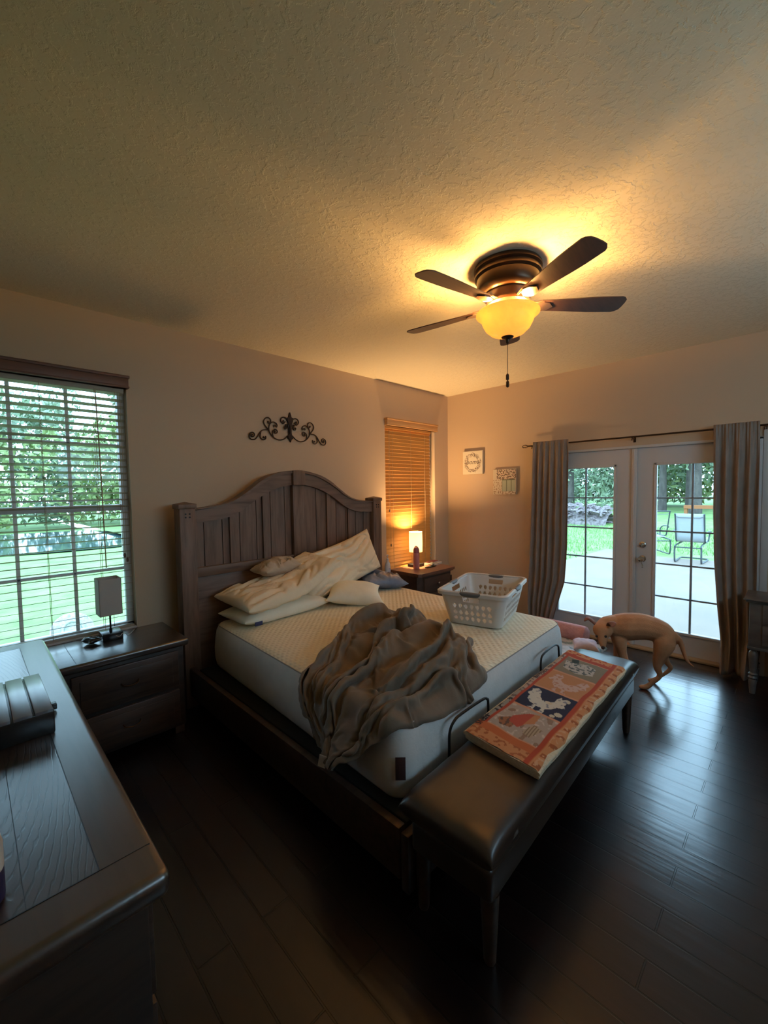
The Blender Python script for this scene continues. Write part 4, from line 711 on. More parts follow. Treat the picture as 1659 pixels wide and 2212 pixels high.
3,13,0,-6,-654,-144,-234,3,3,15,4,4,14,6,5,11,6,4,6,7,3,13,9,1,11,6,6,8,9,0,12,2,9,8,6,8,6,2,5,8,7,1,10,3,1,14,7,-2,14,7,5,16,6,1,16,8,1,9,3,2,12,2,3,
18,10,0,6,7,1,8,8,-3,6,9,1,6,10,-2,5,12,-1,2,12,0,1,12,1,-4,13,2,4,12,6,3,13,2,4,9,-5,-3,11,-1,-4,9,1,3,7,7,10,7,4,4,7,3,4,9,0,-1,6,2,5,7,1,0,5,4,3,5,
0,3,7,0,2,7,1,2,8,2,-2,7,1,6,8,1,3,8,3,-9,8,-1,5,9,1,6,9,2,-2,11,0,2,8,2,-3,9,1,-2,7,0,-4,7,1,3,7,1,-2,7,0,1,6,2,0,8,0,-8,7,0,-4,7,2,1,10,3,-1,8,0,13,
9,0,3,7,5,-4,8,-5,13,8,9,-6,14,3,3,16,3,4,13,4,-8,13,5,-4,1,8,-21,9,-2,-13,1,9,-14,4,1,-20,15,-4,-9,14,0,0,18,-1,1,19,4,0,-637,-144,-218,0,3,15,2,3,
11,3,3,15,7,4,4,7,5,7,5,1,15,8,2,9,8,3,7,6,4,9,6,16,6,-1,7,8,7,2,13,9,-2,13,7,-4,15,9,-1,18,2,10,8,4,2,14,5,2,10,4,0,14,10,1,7,6,-2,8,8,1,7,8,0,8,8,3,
9,11,-1,3,10,-1,2,12,-2,-8,13,-4,-2,13,6,3,13,2,4,12,-1,-1,9,5,2,10,3,2,10,-1,3,7,4,4,5,5,9,8,3,3,7,2,3,8,0,-2,7,0,-1,5,2,4,6,2,2,5,2,5,7,2,3,8,1,0,7,
2,4,8,2,5,11,2,-1,9,1,4,10,1,1,11,1,1,10,2,-1,8,-1,-3,6,1,-7,7,0,-4,7,1,-1,6,-1,-5,6,0,-2,7,2,-1,7,2,2,8,1,4,7,-2,11,6,9,-5,9,2,1,10,-2,11,8,9,-5,10,
-2,12,11,9,-8,16,3,4,14,4,-2,11,5,-8,7,2,-14,11,-3,-11,11,-7,-16,-5,9,-13,4,8,-16,9,-1,-9,18,-1,-4,19,1,0,-628,-150,-219,2,2,18,4,3,17,5,3,9,1,2,12,8,
4,4,5,3,10,7,2,9,5,2,10,5,-1,12,10,14,2,5,16,3,1,5,15,7,-1,16,7,-3,15,14,-1,19,5,-2,14,4,9,4,7,-1,17,4,3,13,5,-6,10,10,5,1,8,-2,9,8,0,4,6,4,8,8,2,1,9,
4,10,11,-1,-2,14,-3,-7,12,-6,-9,13,0,5,13,0,-2,10,4,3,11,4,4,10,1,3,7,3,6,6,5,7,6,10,3,5,4,8,5,2,3,7,0,1,6,2,1,7,1,-2,7,-1,-2,6,3,6,8,2,3,8,2,1,8,3,7,
10,2,4,10,1,2,10,2,4,12,2,0,10,0,-2,8,1,-3,8,0,-3,7,1,-3,4,-2,-10,7,1,-2,6,1,-3,7,1,2,6,1,6,7,2,7,6,-4,15,11,3,1,0,16,-11,11,-4,11,9,6,-2,11,1,9,11,5,
-7,15,5,2,16,3,-3,14,2,3,11,0,-14,11,-5,-12,12,-2,-12,8,-2,-17,2,20,-11,0,4,-7,4,-3,-4,15,5,-11,-617,-162,-229,7,1,18,1,2,17,5,2,11,2,2,9,3,1,10,5,2,
8,7,0,8,5,3,8,5,0,12,11,10,8,6,17,5,3,13,5,5,-4,15,3,5,16,7,2,16,21,-6,14,3,-3,15,2,-1,11,4,2,15,11,-1,10,9,2,6,7,0,7,9,0,1,6,7,4,9,3,1,6,5,6,12,3,-1,
11,0,2,13,-7,-12,13,1,2,13,0,-3,11,3,6,10,-1,-1,10,0,3,8,3,6,7,5,6,5,4,5,3,8,4,4,7,5,4,3,6,7,3,2,6,1,2,8,-3,-3,8,1,-1,7,3,4,9,2,2,7,4,5,10,1,1,11,2,4,
10,2,6,11,3,1,10,1,-2,9,0,-3,8,0,-4,7,0,-3,4,-1,-11,7,0,-3,4,2,7,7,0,6,7,1,4,7,1,14,6,-5,14,3,13,-9,11,0,5,10,2,6,10,-9,2,13,3,2,11,15,0,17,9,-3,14,8,
-2,17,7,-8,12,-3,-10,8,-5,-11,6,-1,-14,5,0,-13,7,13,-5,7,5,-12,6,-3,-8,10,-2,-8,-620,-161,-238,3,1,18,8,1,16,3,1,13,4,1,10,3,2,7,1,2,9,6,-1,8,4,4,4,6,
1,8,10,5,14,6,10,10,3,11,5,5,-2,13,6,3,11,11,4,18,16,0,10,9,0,21,4,2,8,3,2,13,8,-1,9,10,3,5,7,-1,5,5,4,7,9,2,1,10,1,2,7,2,2,10,1,1,13,4,-1,13,-2,-3,
13,2,1,9,4,1,11,-1,0,10,2,1,8,-1,2,9,1,2,6,3,5,5,4,5,4,4,6,5,3,3,2,9,4,4,4,5,7,1,2,7,2,1,8,2,1,6,2,3,9,3,3,8,2,4,9,2,3,12,0,-4,10,1,3,10,0,1,9,4,0,9,
1,-1,8,0,-7,7,-2,-4,6,2,-4,8,0,-2,4,2,9,6,1,7,5,0,12,6,0,12,7,0,13,10,6,1,8,-13,6,14,-1,1,13,7,10,6,17,-1,16,13,-1,12,13,-13,13,5,-15,11,8,-5,16,-2,
-13,8,-7,-4,6,-2,-15,0,-2,-20,6,4,-5,2,4,-12,9,-4,-7,19,5,-3,-615,-164,-233,3,-1,16,5,0,17,5,1,12,3,0,12,5,1,10,3,3,6,5,-1,6,3,4,4,3,2,6,7,5,12,10,9,
13,9,9,10,6,0,11,5,6,9,8,2,12,19,-2,13,3,5,15,4,3,15,2,2,16,10,1,5,8,2,11,8,-1,4,10,0,0,9,2,1,9,1,2,9,2,-2,10,1,3,14,3,-1,11,3,6,10,0,9,10,2,-8,9,3,1,
10,1,0,7,1,0,8,1,3,6,0,0,7,3,4,5,2,3,5,3,4,4,3,5,3,6,5,5,4,2,5,7,5,6,4,3,7,3,1,9,1,3,7,4,6,9,2,4,11,-3,1,11,-1,-8,11,1,1,8,0,-5,9,2,-1,8,1,-3,7,3,1,6,
1,-5,9,0,-1,4,4,14,8,0,7,6,2,13,3,-1,14,6,-1,13,9,-2,9,10,-2,-1,10,1,2,7,12,8,11,12,-6,15,3,-14,12,7,-18,11,7,-12,17,5,-4,15,-13,-10,1,6,-5,6,-4,-17,
1,-2,-25,13,1,-2,4,1,-10,15,-3,-2,12,6,1,-605,-154,-230,4,-1,15,-2,3,16,5,-1,13,-1,3,14,11,-2,9,4,1,9,3,-1,5,1,4,7,3,3,3,6,6,7,9,8,10,5,9,13,10,3,14,
5,5,8,7,5,13,20,0,11,1,1,19,7,5,14,3,2,16,10,0,5,7,1,13,10,1,1,8,-1,5,11,2,-6,9,1,0,10,1,1,11,2,3,12,6,0,12,1,6,11,-1,12,9,0,-1,8,4,-3,6,3,-4,8,-1,0,
10,3,0,6,0,0,6,1,2,5,2,2,5,3,3,5,3,5,6,2,1,5,2,3,5,4,4,7,2,1,8,3,3,7,3,3,7,7,6,8,4,3,8,4,4,11,0,-1,12,-1,2,9,2,-2,7,3,-9,8,0,-2,8,2,-1,7,1,0,9,2,1,8,
1,8,1,1,17,4,0,14,6,0,14,8,1,11,10,-1,7,8,-1,-3,10,0,-5,9,0,-1,2,10,-3,18,4,-16,17,2,-12,17,1,-3,13,4,-3,7,-7,-16,9,-3,-12,-4,1,-18,2,2,-12,11,0,-9,
11,-3,-3,14,-1,-2,17,9,2,-609,-137,-232,5,-4,13,4,-1,14,5,0,12,-3,1,17,6,2,11,0,3,9,7,-3,8,1,3,4,6,2,3,3,8,7,9,6,11,5,11,8,6,4,13,6,5,14,7,5,15,22,5,
8,2,-3,18,5,5,16,3,4,23,10,1,0,8,1,13,11,1,1,7,-2,5,11,3,-8,10,0,3,10,1,-1,11,2,7,11,-3,9,12,-2,5,12,0,9,9,2,2,8,2,-2,7,4,-6,8,5,-5,5,3,-4,7,3,-4,8,2,
2,6,1,0,5,1,1,6,2,3,6,2,1,6,3,4,4,3,3,8,3,2,9,1,0,8,5,4,7,5,6,6,6,7,10,3,2,11,2,1,9,3,5,10,0,2,7,2,-7,8,4,-6,7,1,0,8,2,-1,8,-2,5,4,2,14,7,1,10,2,-2,
16,5,-1,11,7,2,10,10,-1,6,10,1,-4,8,1,-9,9,-7,-11,7,3,-3,11,4,-13,18,-3,-5,14,0,-5,9,5,-7,6,2,-15,7,4,-7,17,-10,-6,4,1,-10,6,-5,-10,11,3,-5,20,3,-2,
14,4,-4,-627,-131,-231,13,0,10,4,0,16,8,-1,10,0,-2,12,6,2,12,-3,4,8,4,-1,12,1,4,6,6,3,3,5,9,8,9,3,8,8,6,10,4,6,13,-1,10,14,3,-2,18,23,7,9,8,7,15,6,2,
17,1,-3,26,10,-1,8,7,1,10,13,1,-1,6,0,8,11,0,-5,10,2,3,12,3,0,10,-1,4,11,-2,7,9,-3,6,11,0,7,12,2,0,10,2,0,7,2,-2,10,3,-3,6,7,-4,4,5,-12,4,6,-1,8,3,-5,
7,3,1,7,1,2,6,2,3,6,2,2,5,2,2,7,4,3,6,2,1,10,8,1,9,2,4,9,3,6,10,4,2,10,5,7,10,2,6,8,-1,6,8,1,-3,7,4,-3,8,1,0,7,5,-2,9,1,1,6,-4,7,-1,1,18,5,-2,12,7,0,
9,6,1,8,9,-2,1,8,-4,-12,6,-7,-7,7,4,-7,8,-5,-12,14,3,-8,14,2,-6,17,7,-1,11,10,0,10,2,-12,6,3,-9,14,-10,-2,4,2,-12,8,-7,-6,13,-4,5,12,3,-5,13,5,-2,
-623,-130,-242,5,-4,10,2,0,16,18,3,7,2,-4,12,8,0,8,0,5,11,3,-1,7,2,5,8,6,4,7,1,13,5,5,5,14,8,4,10,8,2,12,3,9,13,-2,4,21,17,-4,13,8,5,15,4,3,16,3,0,20,
12,-5,9,5,-1,13,11,2,2,6,2,10,12,2,-5,10,4,4,11,4,-1,10,0,3,11,-2,2,14,3,2,10,-2,6,10,-1,0,10,3,1,9,2,-2,10,2,1,9,3,2,6,4,-7,7,5,0,2,8,-11,6,3,1,6,4,
-2,6,3,-1,8,4,0,6,3,2,8,1,2,7,2,3,9,6,9,8,7,-2,10,4,4,11,4,3,10,4,8,10,2,6,9,0,4,9,0,3,5,-6,3,8,2,0,7,3,-1,6,4,1,10,3,-1,2,-3,9,1,0,16,7,-1,6,7,-2,-2,
8,-1,1,6,-7,-13,6,-1,-7,8,1,-3,10,2,-4,11,3,-11,20,1,2,10,7,-3,15,18,-1,11,-1,-4,8,2,-8,5,-4,-13,6,0,-11,3,-17,-14,16,-3,3,12,3,-4,5,3,10,-608,-128,
-245,3,-7,11,1,0,14,8,-1,12,5,-2,10,14,2,5,3,2,11,4,2,7,3,1,6,5,2,9,2,11,8,6,7,12,3,10,12,8,7,15,2,6,13,-5,3,21,13,-8,15,10,0,12,4,1,13,0,4,22,11,0,9,
10,1,9,10,4,3,9,2,7,10,3,-2,8,4,4,11,4,1,12,2,0,14,-1,0,11,1,4,12,-1,2,10,-2,2,9,1,3,11,3,-1,7,-2,0,9,1,3,8,3,-1,7,5,1,8,2,-3,6,5,-1,5,5,-1,6,4,-2,5,
3,-1,7,4,0,6,2,3,7,5,-1,8,4,9,10,5,6,9,4,3,10,4,2,10,1,8,11,5,6,8,-5,6,10,4,2,7,3,-5,8,0,2,7,4,-1,7,2,2,7,3,-1,5,-2,5,5,-3,8,6,0,1,6,-5,-4,4,-7,-3,8,
6,3,6,-2,-7,7,2,-2,12,4,-3,9,1,-12,18,4,4,14,10,-10,9,-9,-10,6,11,-5,10,0,-10,3,-9,-15,7,3,-10,6,-3,-10,4,-7,-9,16,-3,-3,19,2,2,-607,-121,-213,2,-6,
10,3,-1,11,6,-3,12,2,-1,12,9,3,8,10,0,7,4,1,8,3,4,6,4,5,6,2,9,9,6,5,15,9,7,7,-5,7,20,0,8,16,-9,-7,25,20,0,14,11,3,13,1,3,14,5,6,17,10,1,6,9,0,6,10,4,
6,11,1,1,10,3,-5,11,-1,-2,10,3,0,12,3,3,15,0,-2,11,-1,5,12,-2,2,10,-1,0,10,1,3,8,4,0,8,2,5,7,2,9,7,4,3,8,2,1,8,-1,-1,7,4,1,5,6,2,7,1,1,6,5,1,8,2,2,6,
4,2,7,7,-3,6,8,-2,11,6,6,8,5,1,10,4,5,11,1,10,9,1,12,9,-6,2,8,4,3,9,-1,-1,9,0,4,6,5,-1,8,1,0,6,4,-3,8,1,4,7,0,-2,7,-2,-7,2,-9,-5,7,-1,0,5,6,7,8,-5,4,
9,-1,2,12,2,-1,13,3,-10,3,5,-23,10,-5,-8,11,0,-10,11,1,-14,9,8,-12,8,3,-11,8,8,-9,15,-1,1,13,0,8,7,-1,-11,11,-1,0,-605,-141,-214,4,-1,9,3,-2,13,2,1,
10,5,-4,10,5,1,11,4,0,9,7,4,6,4,6,7,4,4,9,3,6,6,5,6,12,4,7,11,-8,4,18,-5,2,22,7,11,23,10,-3,11,13,4,11,8,3,13,8,3,11,9,3,6,6,-1,7,12,-6,-3,9,2,3,13,
-2,-7,9,3,-2,12,0,1,9,2,3,14,-1,3,13,0,2,10,0,0,11,-4,1,10,4,1,8,6,0,8,4,4,6,4,6,6,3,8,7,5,4,7,2,7,7,4,4,5,3,2,6,0,2,8,7,0,6,1,3,6,4,2,7,6,-2,8,4,4,6,
8,7,11,5,4,11,5,4,11,5,5,9,3,9,9,-8,2,9,2,5,8,-1,-2,9,0,1,7,8,0,8,2,-1,8,5,-1,10,-1,-3,6,-3,-10,6,-5,-6,5,-8,-4,8,-2,2,7,0,7,4,3,20,11,-2,6,13,1,0,13,
9,-16,9,8,-16,0,-8,-30,17,8,-6,3,2,-21,11,7,-12,15,5,2,14,-1,9,7,5,-15,12,-2,14,13,2,-11,9,-6,14,-610,-149,-241,3,-5,9,3,1,17,4,2,13,3,-2,7,6,-1,7,2,
1,9,6,5,8,4,5,7,3,4,12,2,6,6,4,7,11,9,7,12,-10,6,20,-7,6,16,10,6,15,23,-10,9,6,2,10,6,2,13,7,4,10,12,0,5,6,2,7,2,5,13,11,2,-8,7,2,6,11,1,-3,9,0,0,13,
-1,-4,13,-3,-2,13,-4,-1,11,-1,1,11,-1,0,9,0,0,11,0,-1,13,-1,5,8,7,7,1,11,6,5,6,3,6,5,7,7,4,3,7,3,3,5,3,10,5,6,3,7,3,5,7,6,2,6,8,-2,8,4,6,6,10,4,11,4,
5,11,5,3,9,5,8,14,4,11,7,-9,3,10,0,5,8,-4,0,9,0,0,8,4,-7,9,2,-5,8,5,-5,9,0,-6,6,-9,-6,6,-9,-8,9,-2,0,8,0,6,5,2,11,8,2,16,12,2,20,8,5,-10,0,-2,-29,8,7,
-22,22,8,-5,5,5,-24,12,5,-14,19,2,10,4,10,-18,13,-2,7,11,5,-3,12,-2,0,13,-3,9,5,-2,-14,-611,-155,-224,4,-7,6,3,-2,14,4,0,16,3,0,11,3,1,7,2,2,7,6,4,7,
3,5,7,5,2,7,-7,7,11,3,6,14,8,6,10,5,8,15,-4,7,17,11,-1,8,12,-4,10,6,6,13,10,2,9,2,4,15,11,2,6,6,3,8,3,5,11,5,-2,15,9,2,0,9,1,2,11,-1,2,13,1,-3,11,1,
-5,13,-1,-5,11,-1,-1,10,0,2,11,0,2,10,1,-4,10,-1,-5,10,1,-1,10,2,-2,11,-3,2,-1,13,10,13,-3,-3,5,7,9,6,7,9,6,6,3,7,3,5,4,7,3,8,8,-4,7,7,9,11,5,2,12,6,
4,12,6,5,9,4,7,7,2,10,7,-7,6,9,0,6,8,-5,1,9,2,-1,8,5,-5,8,4,-7,9,-2,-6,6,-10,-2,9,1,-9,9,-2,-4,10,-2,1,3,0,13,6,3,14,5,3,23,13,2,8,-2,-4,-25,16,9,-9,
12,7,-21,10,9,-21,11,7,-16,16,7,-1,14,1,0,8,6,-9,13,2,-2,10,-5,14,9,2,0,13,-1,1,3,0,-15,-621,-164,-228,13,-3,3,5,-1,14,7,-7,10,2,3,14,-4,2,11,-4,1,8,
7,2,7,2,4,8,12,5,1,3,2,9,2,10,13,0,9,14,3,7,11,11,-1,12,11,1,8,-3,8,16,2,2,15,13,1,9,8,4,9,1,4,12,5,5,15,3,5,13,11,-2,3,7,2,8,9,1,4,10,-1,2,13,2,-2,
12,1,0,11,-1,0,11,0,-3,10,1,-1,9,0,-4,10,1,-1,10,1,-4,10,0,-1,10,1,1,10,1,-5,13,2,-10,2,4,21,9,1,-12,10,4,10,12,-8,-2,7,6,13,6,7,6,8,5,7,8,7,6,10,5,6,
8,5,0,11,4,7,7,3,7,7,1,7,7,7,-10,8,0,7,10,-1,2,7,4,-1,10,-1,-6,8,-7,-1,8,1,-8,7,3,-5,8,-1,-9,10,0,2,6,1,10,5,0,14,2,1,22,5,6,15,13,-2,-8,13,1,-4,2,9,
-27,15,12,-17,19,6,-12,5,9,-18,12,5,-12,15,1,10,11,2,2,10,0,5,12,0,6,9,6,-13,12,-5,11,1,6,-19,-619,-174,-223,1,-7,4,5,-4,13,17,3,3,7,-4,9,1,2,12,-11,
4,11,3,2,7,3,2,9,5,5,5,7,3,6,12,8,7,5,6,10,7,5,13,-9,12,15,5,-1,12,9,5,9,6,3,14,-1,3,18,18,3,-1,5,2,11,5,4,9,6,2,10,7,0,6,7,-1,6,10,2,4,6,6,8,11,-1,
-7,11,-3,0,10,3,-1,8,5,10,9,-1,-7,10,1,2,9,3,4,10,0,0,10,1,-3,10,1,-3,10,1,-2,10,-1,5,7,7,1,8,3,10,10,1,7,14,-8,-13,10,7,6,15,-8,-8,10,7,12,7,7,5,10,
4,7,7,6,3,7,2,6,9,2,5,7,1,6,9,-1,3,7,6,-3,6,6,-2,7,-6,0,8,0,-5,8,6,-3,7,-1,-10,9,4,-1,8,2,1,9,1,5,3,-1,12,1,0,21,7,2,14,10,4,0,10,1,3,13,3,-3,5,12,
-23,23,7,-12,2,10,-28,22,3,5,11,2,-6,2,6,-25,10,3,22,11,0,5,12,-1,9,12,1,-2,12,0,-1,4,4,-14,-617,-176,-241,-3,-3,8,2,-5,13,6,-3,10,13,3,7,9,0,5,-4,1,
13,-5,5,7,4,2,7,1,5,10,8,5,2,4,7,10,5,8,8,1,7,13,20,1,8,-10,9,15,14,2,3,6,4,19,6,3,12,-3,4,22,19,4,-5,-7,2,25,5,4,11,13,-2,3,11,2,-3,11,2,1,10,3,-1,6,
2,17,9,-2,-12,10,2,-1,8,1,-4,9,3,1,9,0,1,10,1,-2,8,1,2,10,1,2,10,3,2,11,1,2,12,0,-1,11,2,-12,10,-3,6,12,1,5,12,1,2,12,1,3,12,4,5,10,2,-4,12,2,5,7,4,6,
10,0,5,6,1,7,6,0,2,6,-1,5,7,1,3,9,3,-3,6,3,1,6,6,-2,6,1,-6,7,4,-1,8,4,-1,8,3,1,8,4,5,7,-1,9,4,-2,17,3,3,15,6,4,12,11,4,2,9,0,-5,14,4,-5,15,13,-14,7,8,
-23,17,8,-10,1,-1,-26,15,3,0,10,8,-5,12,4,-5,12,-3,6,12,-1,16,6,1,20,14,0,6,7,4,-19,-614,-182,-256,-5,-1,7,1,-1,15,2,-1,12,5,-3,10,7,1,6,6,3,7,0,2,9,
3,4,6,-1,3,7,4,6,10,15,7,-3,6,5,12,0,8,11,-3,8,17,13,3,8,-9,8,19,15,5,5,1,1,23,13,5,7,8,5,13,10,-3,5,5,4,13,6,4,13,11,0,0,11,3,0,9,2,-1,9,0,-5,7,1,9,
9,3,-8,7,1,2,7,4,-3,9,0,1,9,1,-4,10,0,2,10,2,-1,11,1,0,11,2,0,12,-1,2,10,5,-1,12,-3,1,13,2,6,12,1,8,13,2,8,5,-5,8,14,3,2,9,9,-6,11,6,1,10,0,1,7,-2,5,
6,-1,6,6,0,4,6,-1,3,4,4,-8,6,-1,-5,7,7,0,8,3,1,7,2,1,7,5,1,7,1,8,5,-2,11,8,1,8,6,2,9,6,4,8,10,1,2,4,9,11,14,-2,-1,9,9,-13,3,3,-24,13,8,-18,13,6,-16,
15,3,2,12,2,4,10,2,-4,10,5,-2,11,2,7,9,2,8,13,0,-9,8,4,15,13,1,0,-613,-187,-267,-2,-3,5,3,-2,12,-2,3,13,2,-1,12,6,0,8,0,4,8,7,2,6,1,4,8,2,4,6,-2,3,8,
11,8,6,10,10,2,14,1,6,1,4,17,-4,12,11,2,8,18,1,7,19,13,-1,12,1,5,24,7,-1,17,14,3,-3,14,7,3,10,0,9,9,2,8,10,4,-2,8,2,-6,9,0,2,8,2,0,8,3,-2,6,2,0,6,3,2,
8,1,-3,9,1,3,10,1,-3,11,1,-2,10,1,0,12,1,2,11,-1,8,10,0,8,14,3,-6,9,-2,12,13,2,6,9,0,11,14,2,0,11,0,2,8,4,3,11,-1,2,8,6,1,7,-3,7,6,5,1,7,2,2,5,0,-12,
8,1,2,2,3,-12,6,4,0,6,3,7,6,-3,9,8,2,3,7,1,5,8,3,7,7,2,4,10,3,4,8,1,-4,8,2,4,9,3,7,11,6,16,-2,9,-25,7,6,-17,9,6,-20,12,4,-16,14,0,-12,16,2,7,11,4,12,
11,5,-3,10,2,6,12,3,7,9,0,-6,14,-1,-2,6,2,0,-604,-189,-254,-3,-3,5,5,-4,13,-1,3,10,-1,2,12,6,1,8,-1,4,9,5,1,8,1,5,7,1,5,7,-2,3,7,2,5,11,9,7,7,12,8,2,
16,5,3,2,5,17,7,5,24,-8,19,14,17,-6,11,-6,11,24,7,-2,27,12,-4,10,14,8,-4,16,5,-4,10,3,6,10,3,-6,6,0,10,10,0,2,8,3,-5,8,5,0,6,3,-6,6,2,-2,7,1,1,9,3,0,
10,1,1,10,1,-2,12,1,1,10,1,6,12,-2,8,12,3,-4,11,0,8,11,1,10,13,2,3,12,1,2,12,1,2,9,2,2,10,0,3,7,2,6,8,2,1,9,-1,-9,-4,5,21,10,0,1,-3,-4,-27,8,5,11,6,3,
-2,9,1,4,6,1,9,8,2,-17,3,0,14,9,2,5,10,2,3,9,3,6,11,2,2,8,2,6,9,2,3,9,5,6,12,4,6,9,-1,-14,-3,16,-20,9,7,-19,9,2,-20,18,-7,8,9,7,-2,12,6,6,11,4,-4,8,0,
0,11,4,1,11,2,4,12,-2,-5,8,0,-2,-597,-189,-250,1,-7,1,1,-1,16,-2,4,12,-2,1,10,6,0,9,0,4,8,2,4,7,3,1,7,1,5,8,-2,7,5,2,6,10,0,8,13,7,-1,13,18,9,0,17,8,
-3,13,4,31,-6,14,15,2,5,24,13,-6,18,2,6,21,4,5,16,13,-3,6,16,12,-12,11,5,-5,9,2,1,8,1,5,9,-3,7,9,3,-1,7,4,-2,8,2,-2,5,5,-6,6,3,-4,8,3,-1,10,2,0,10,2,
2,12,1,3,11,1,8,11,-2,8,12,4,-6,11,0,10,11,1,9,13,1,5,11,3,0,10,1,4,10,2,0,7,2,0,8,3,8,4,1,-11,8,2,3,-1,5,17,8,2,3,-5,-8,-30,9,5,15,7,-1,1,9,-1,-1,7,
2,-2,8,0,4,9,2,0,8,1,5,9,2,5,9,2,6,10,3,5,9,1,7,11,3,0,10,1,-2,9,7,12,9,1,-14,11,-1,-10,9,-1,-19,3,10,-11,3,9,-19,10,-1,0,14,7,5,11,7,2,9,2,1,10,1,-2,
9,-6,-5,11,8,3,7,0,4,-592,-189,-240,4,-7,-2,6,-6,10,-4,6,11,-3,4,10,6,-2,8,1,3,8,-1,5,6,4,3,7,3,2,7,1,4,8,1,7,7,2,8,9,1,5,14,4,4,17,22,6,0,24,11,17,3,
8,21,7,-1,24,-10,10,31,12,2,5,14,3,3,3,-1,14,12,4,-1,12,5,1,9,3,-1,8,2,3,9,2,0,9,2,0,8,4,-1,9,3,-1,7,2,-3,5,5,-8,8,3,-4,8,4,-2,10,3,1,12,1,5,11,2,8,
11,-2,10,12,5,-4,11,1,7,10,2,10,11,2,0,10,2,4,9,3,1,8,3,3,7,3,2,7,2,0,7,3,-2,7,2,-9,-2,7,18,8,-2,0,1,-3,-17,9,0,3,5,0,11,7,-1,-8,9,1,3,9,-2,1,9,1,4,9,
1,3,9,1,3,10,1,4,10,2,4,9,1,3,10,1,2,10,2,3,9,7,10,10,2,-10,13,-3,-7,-1,4,-21,19,-5,-5,-3,11,-16,5,4,-18,11,-1,2,12,5,1,9,3,0,9,0,1,11,1,-4,11,-1,3,2,
8,3,-580,-185,-239,-1,-2,9,6,-6,10,2,0,10,-4,3,7,5,2,8,0,4,9,-2,4,5,2,2,7,4,1,6,4,2,7,4,7,10,2,8,9,-5,10,12,15,2,8,-1,4,25,29,15,7,15,6,17,-5,4,30,7,
1,14,-8,5,27,16,1,4,17,5,-9,6,1,14,9,6,2,9,1,1,9,3,1,10,3,-2,9,2,-1,9,3,0,7,4,-3,8,3,-1,7,4,-5,7,4,-6,8,4,-2,11,3,-1,10,3,7,12,2,6,11,-1,11,11,4,-3,
10,1,10,10,3,3,10,3,5,8,3,-1,8,4,4,6,4,2,7,3,-3,7,4,-2,6,4,-1,7,4,0,6,4,6,6,0,0,6,-3,-12,7,-2,6,7,-1,10,6,-1,-12,9,-1,3,9,-1,4,9,-1,3,10,0,2,8,0,3,10,
1,3,9,1,3,9,1,3,10,2,4,9,-3,-5,9,6,12,11,6,-2,8,-4,-11,14,-3,-5,-2,4,-17,7,6,-12,5,5,-17,10,0,-5,9,-2,-5,10,0,-1,10,1,-1,11,-1,-2,17,0,1,4,4,12,-575,
-182,-238,-1,-2,6,-4,8,12,-3,3,12,6,-4,8,2,2,8,6,0,8,-6,8,4,-2,4,6,2,0,9,5,3,6,9,3,6,7,1,18,-6,14,7,-8,8,20,17,4,4,21,17,19,3,-2,29,-1,8,38,15,3,3,12,
0,4,-6,7,20,17,-1,1,13,5,-5,8,5,3,9,3,1,8,3,2,9,2,0,9,2,0,9,3,3,8,2,1,9,2,-1,7,3,-5,6,7,-6,8,6,-6,10,4,-2,12,3,3,8,0,16,12,3,0,12,2,4,9,4,9,10,2,2,9,
4,2,8,5,4,7,4,-1,7,4,1,6,5,-6,7,4,-2,7,4,-1,7,4,2,7,3,3,8,0,-5,8,-2,-1,9,-2,5,8,-2,7,9,-2,3,6,1,-14,8,-3,5,9,-1,3,9,-1,3,9,0,3,8,0,3,9,0,3,8,1,2,9,-1,
0,9,1,2,8,5,12,0,-10,-18,14,1,-5,12,4,-1,17,-1,2,5,3,-14,-1,10,-15,7,2,-14,9,0,-7,11,0,0,10,0,-1,11,0,-2,13,-1,0,10,0,3,-573,-174,-232,1,-1,7,0,0,11,
0,-3,12,3,3,10,0,3,9,4,1,8,0,2,8,-5,7,4,-4,5,5,1,3,9,1,3,13,19,3,6,4,5,14,-10,9,12,-5,5,24,24,10,19,21,9,4,0,3,30,-10,3,26,16,3,2,14,2,8,5,5,9,12,4,
-2,9,3,-6,8,2,4,8,3,2,9,3,-1,9,4,1,10,3,-1,7,2,6,8,2,4,9,1,1,9,4,-4,6,9,-8,10,6,-4,11,5,-2,12,0,5,5,3,22,15,3,-13,7,4,16,11,3,0,9,4,-1,5,7,9,8,4,-8,7,
6,4,8,5,3,7,4,-9,7,5,-7,8,3,2,9,3,4,10,0,-2,9,-1,0,9,-2,5,8,-1,6,10,-3,-4,8,0,4,8,-3,-8,7,-2,2,8,0,4,8,-1,2,8,-1,3,7,0,3,9,0,4,7,-2,-7,8,2,8,8,2,9,9,
-6,-3,5,0,-14,9,-2,-12,15,1,5,15,2,4,4,1,-17,3,6,-12,7,4,-9,10,1,-5,10,1,-2,11,-1,-2,17,-2,2,9,-2,1,-567,-176,-225,-4,5,-2,-4,6,14,3,-2,11,0,3,10,1,3,
8,3,-1,8,3,1,9,1,0,9,-5,4,5,-3,6,7,2,7,13,-4,3,9,13,6,10,5,6,16,-1,3,16,9,11,21,16,8,9,-1,0,27,13,4,10,-3,1,24,18,7,-9,10,1,6,8,5,0,9,1,-3,8,1,0,7,4,
3,8,3,0,9,3,0,10,6,2,8,3,3,8,2,6,7,2,7,10,3,4,9,5,-7,9,7,-4,10,7,-1,12,7,-3,12,-2,5,8,3,11,12,5,-4,6,5,10,8,5,-5,6,5,1,3,6,12,9,5,-7,8,5,-2,8,7,-3,9,
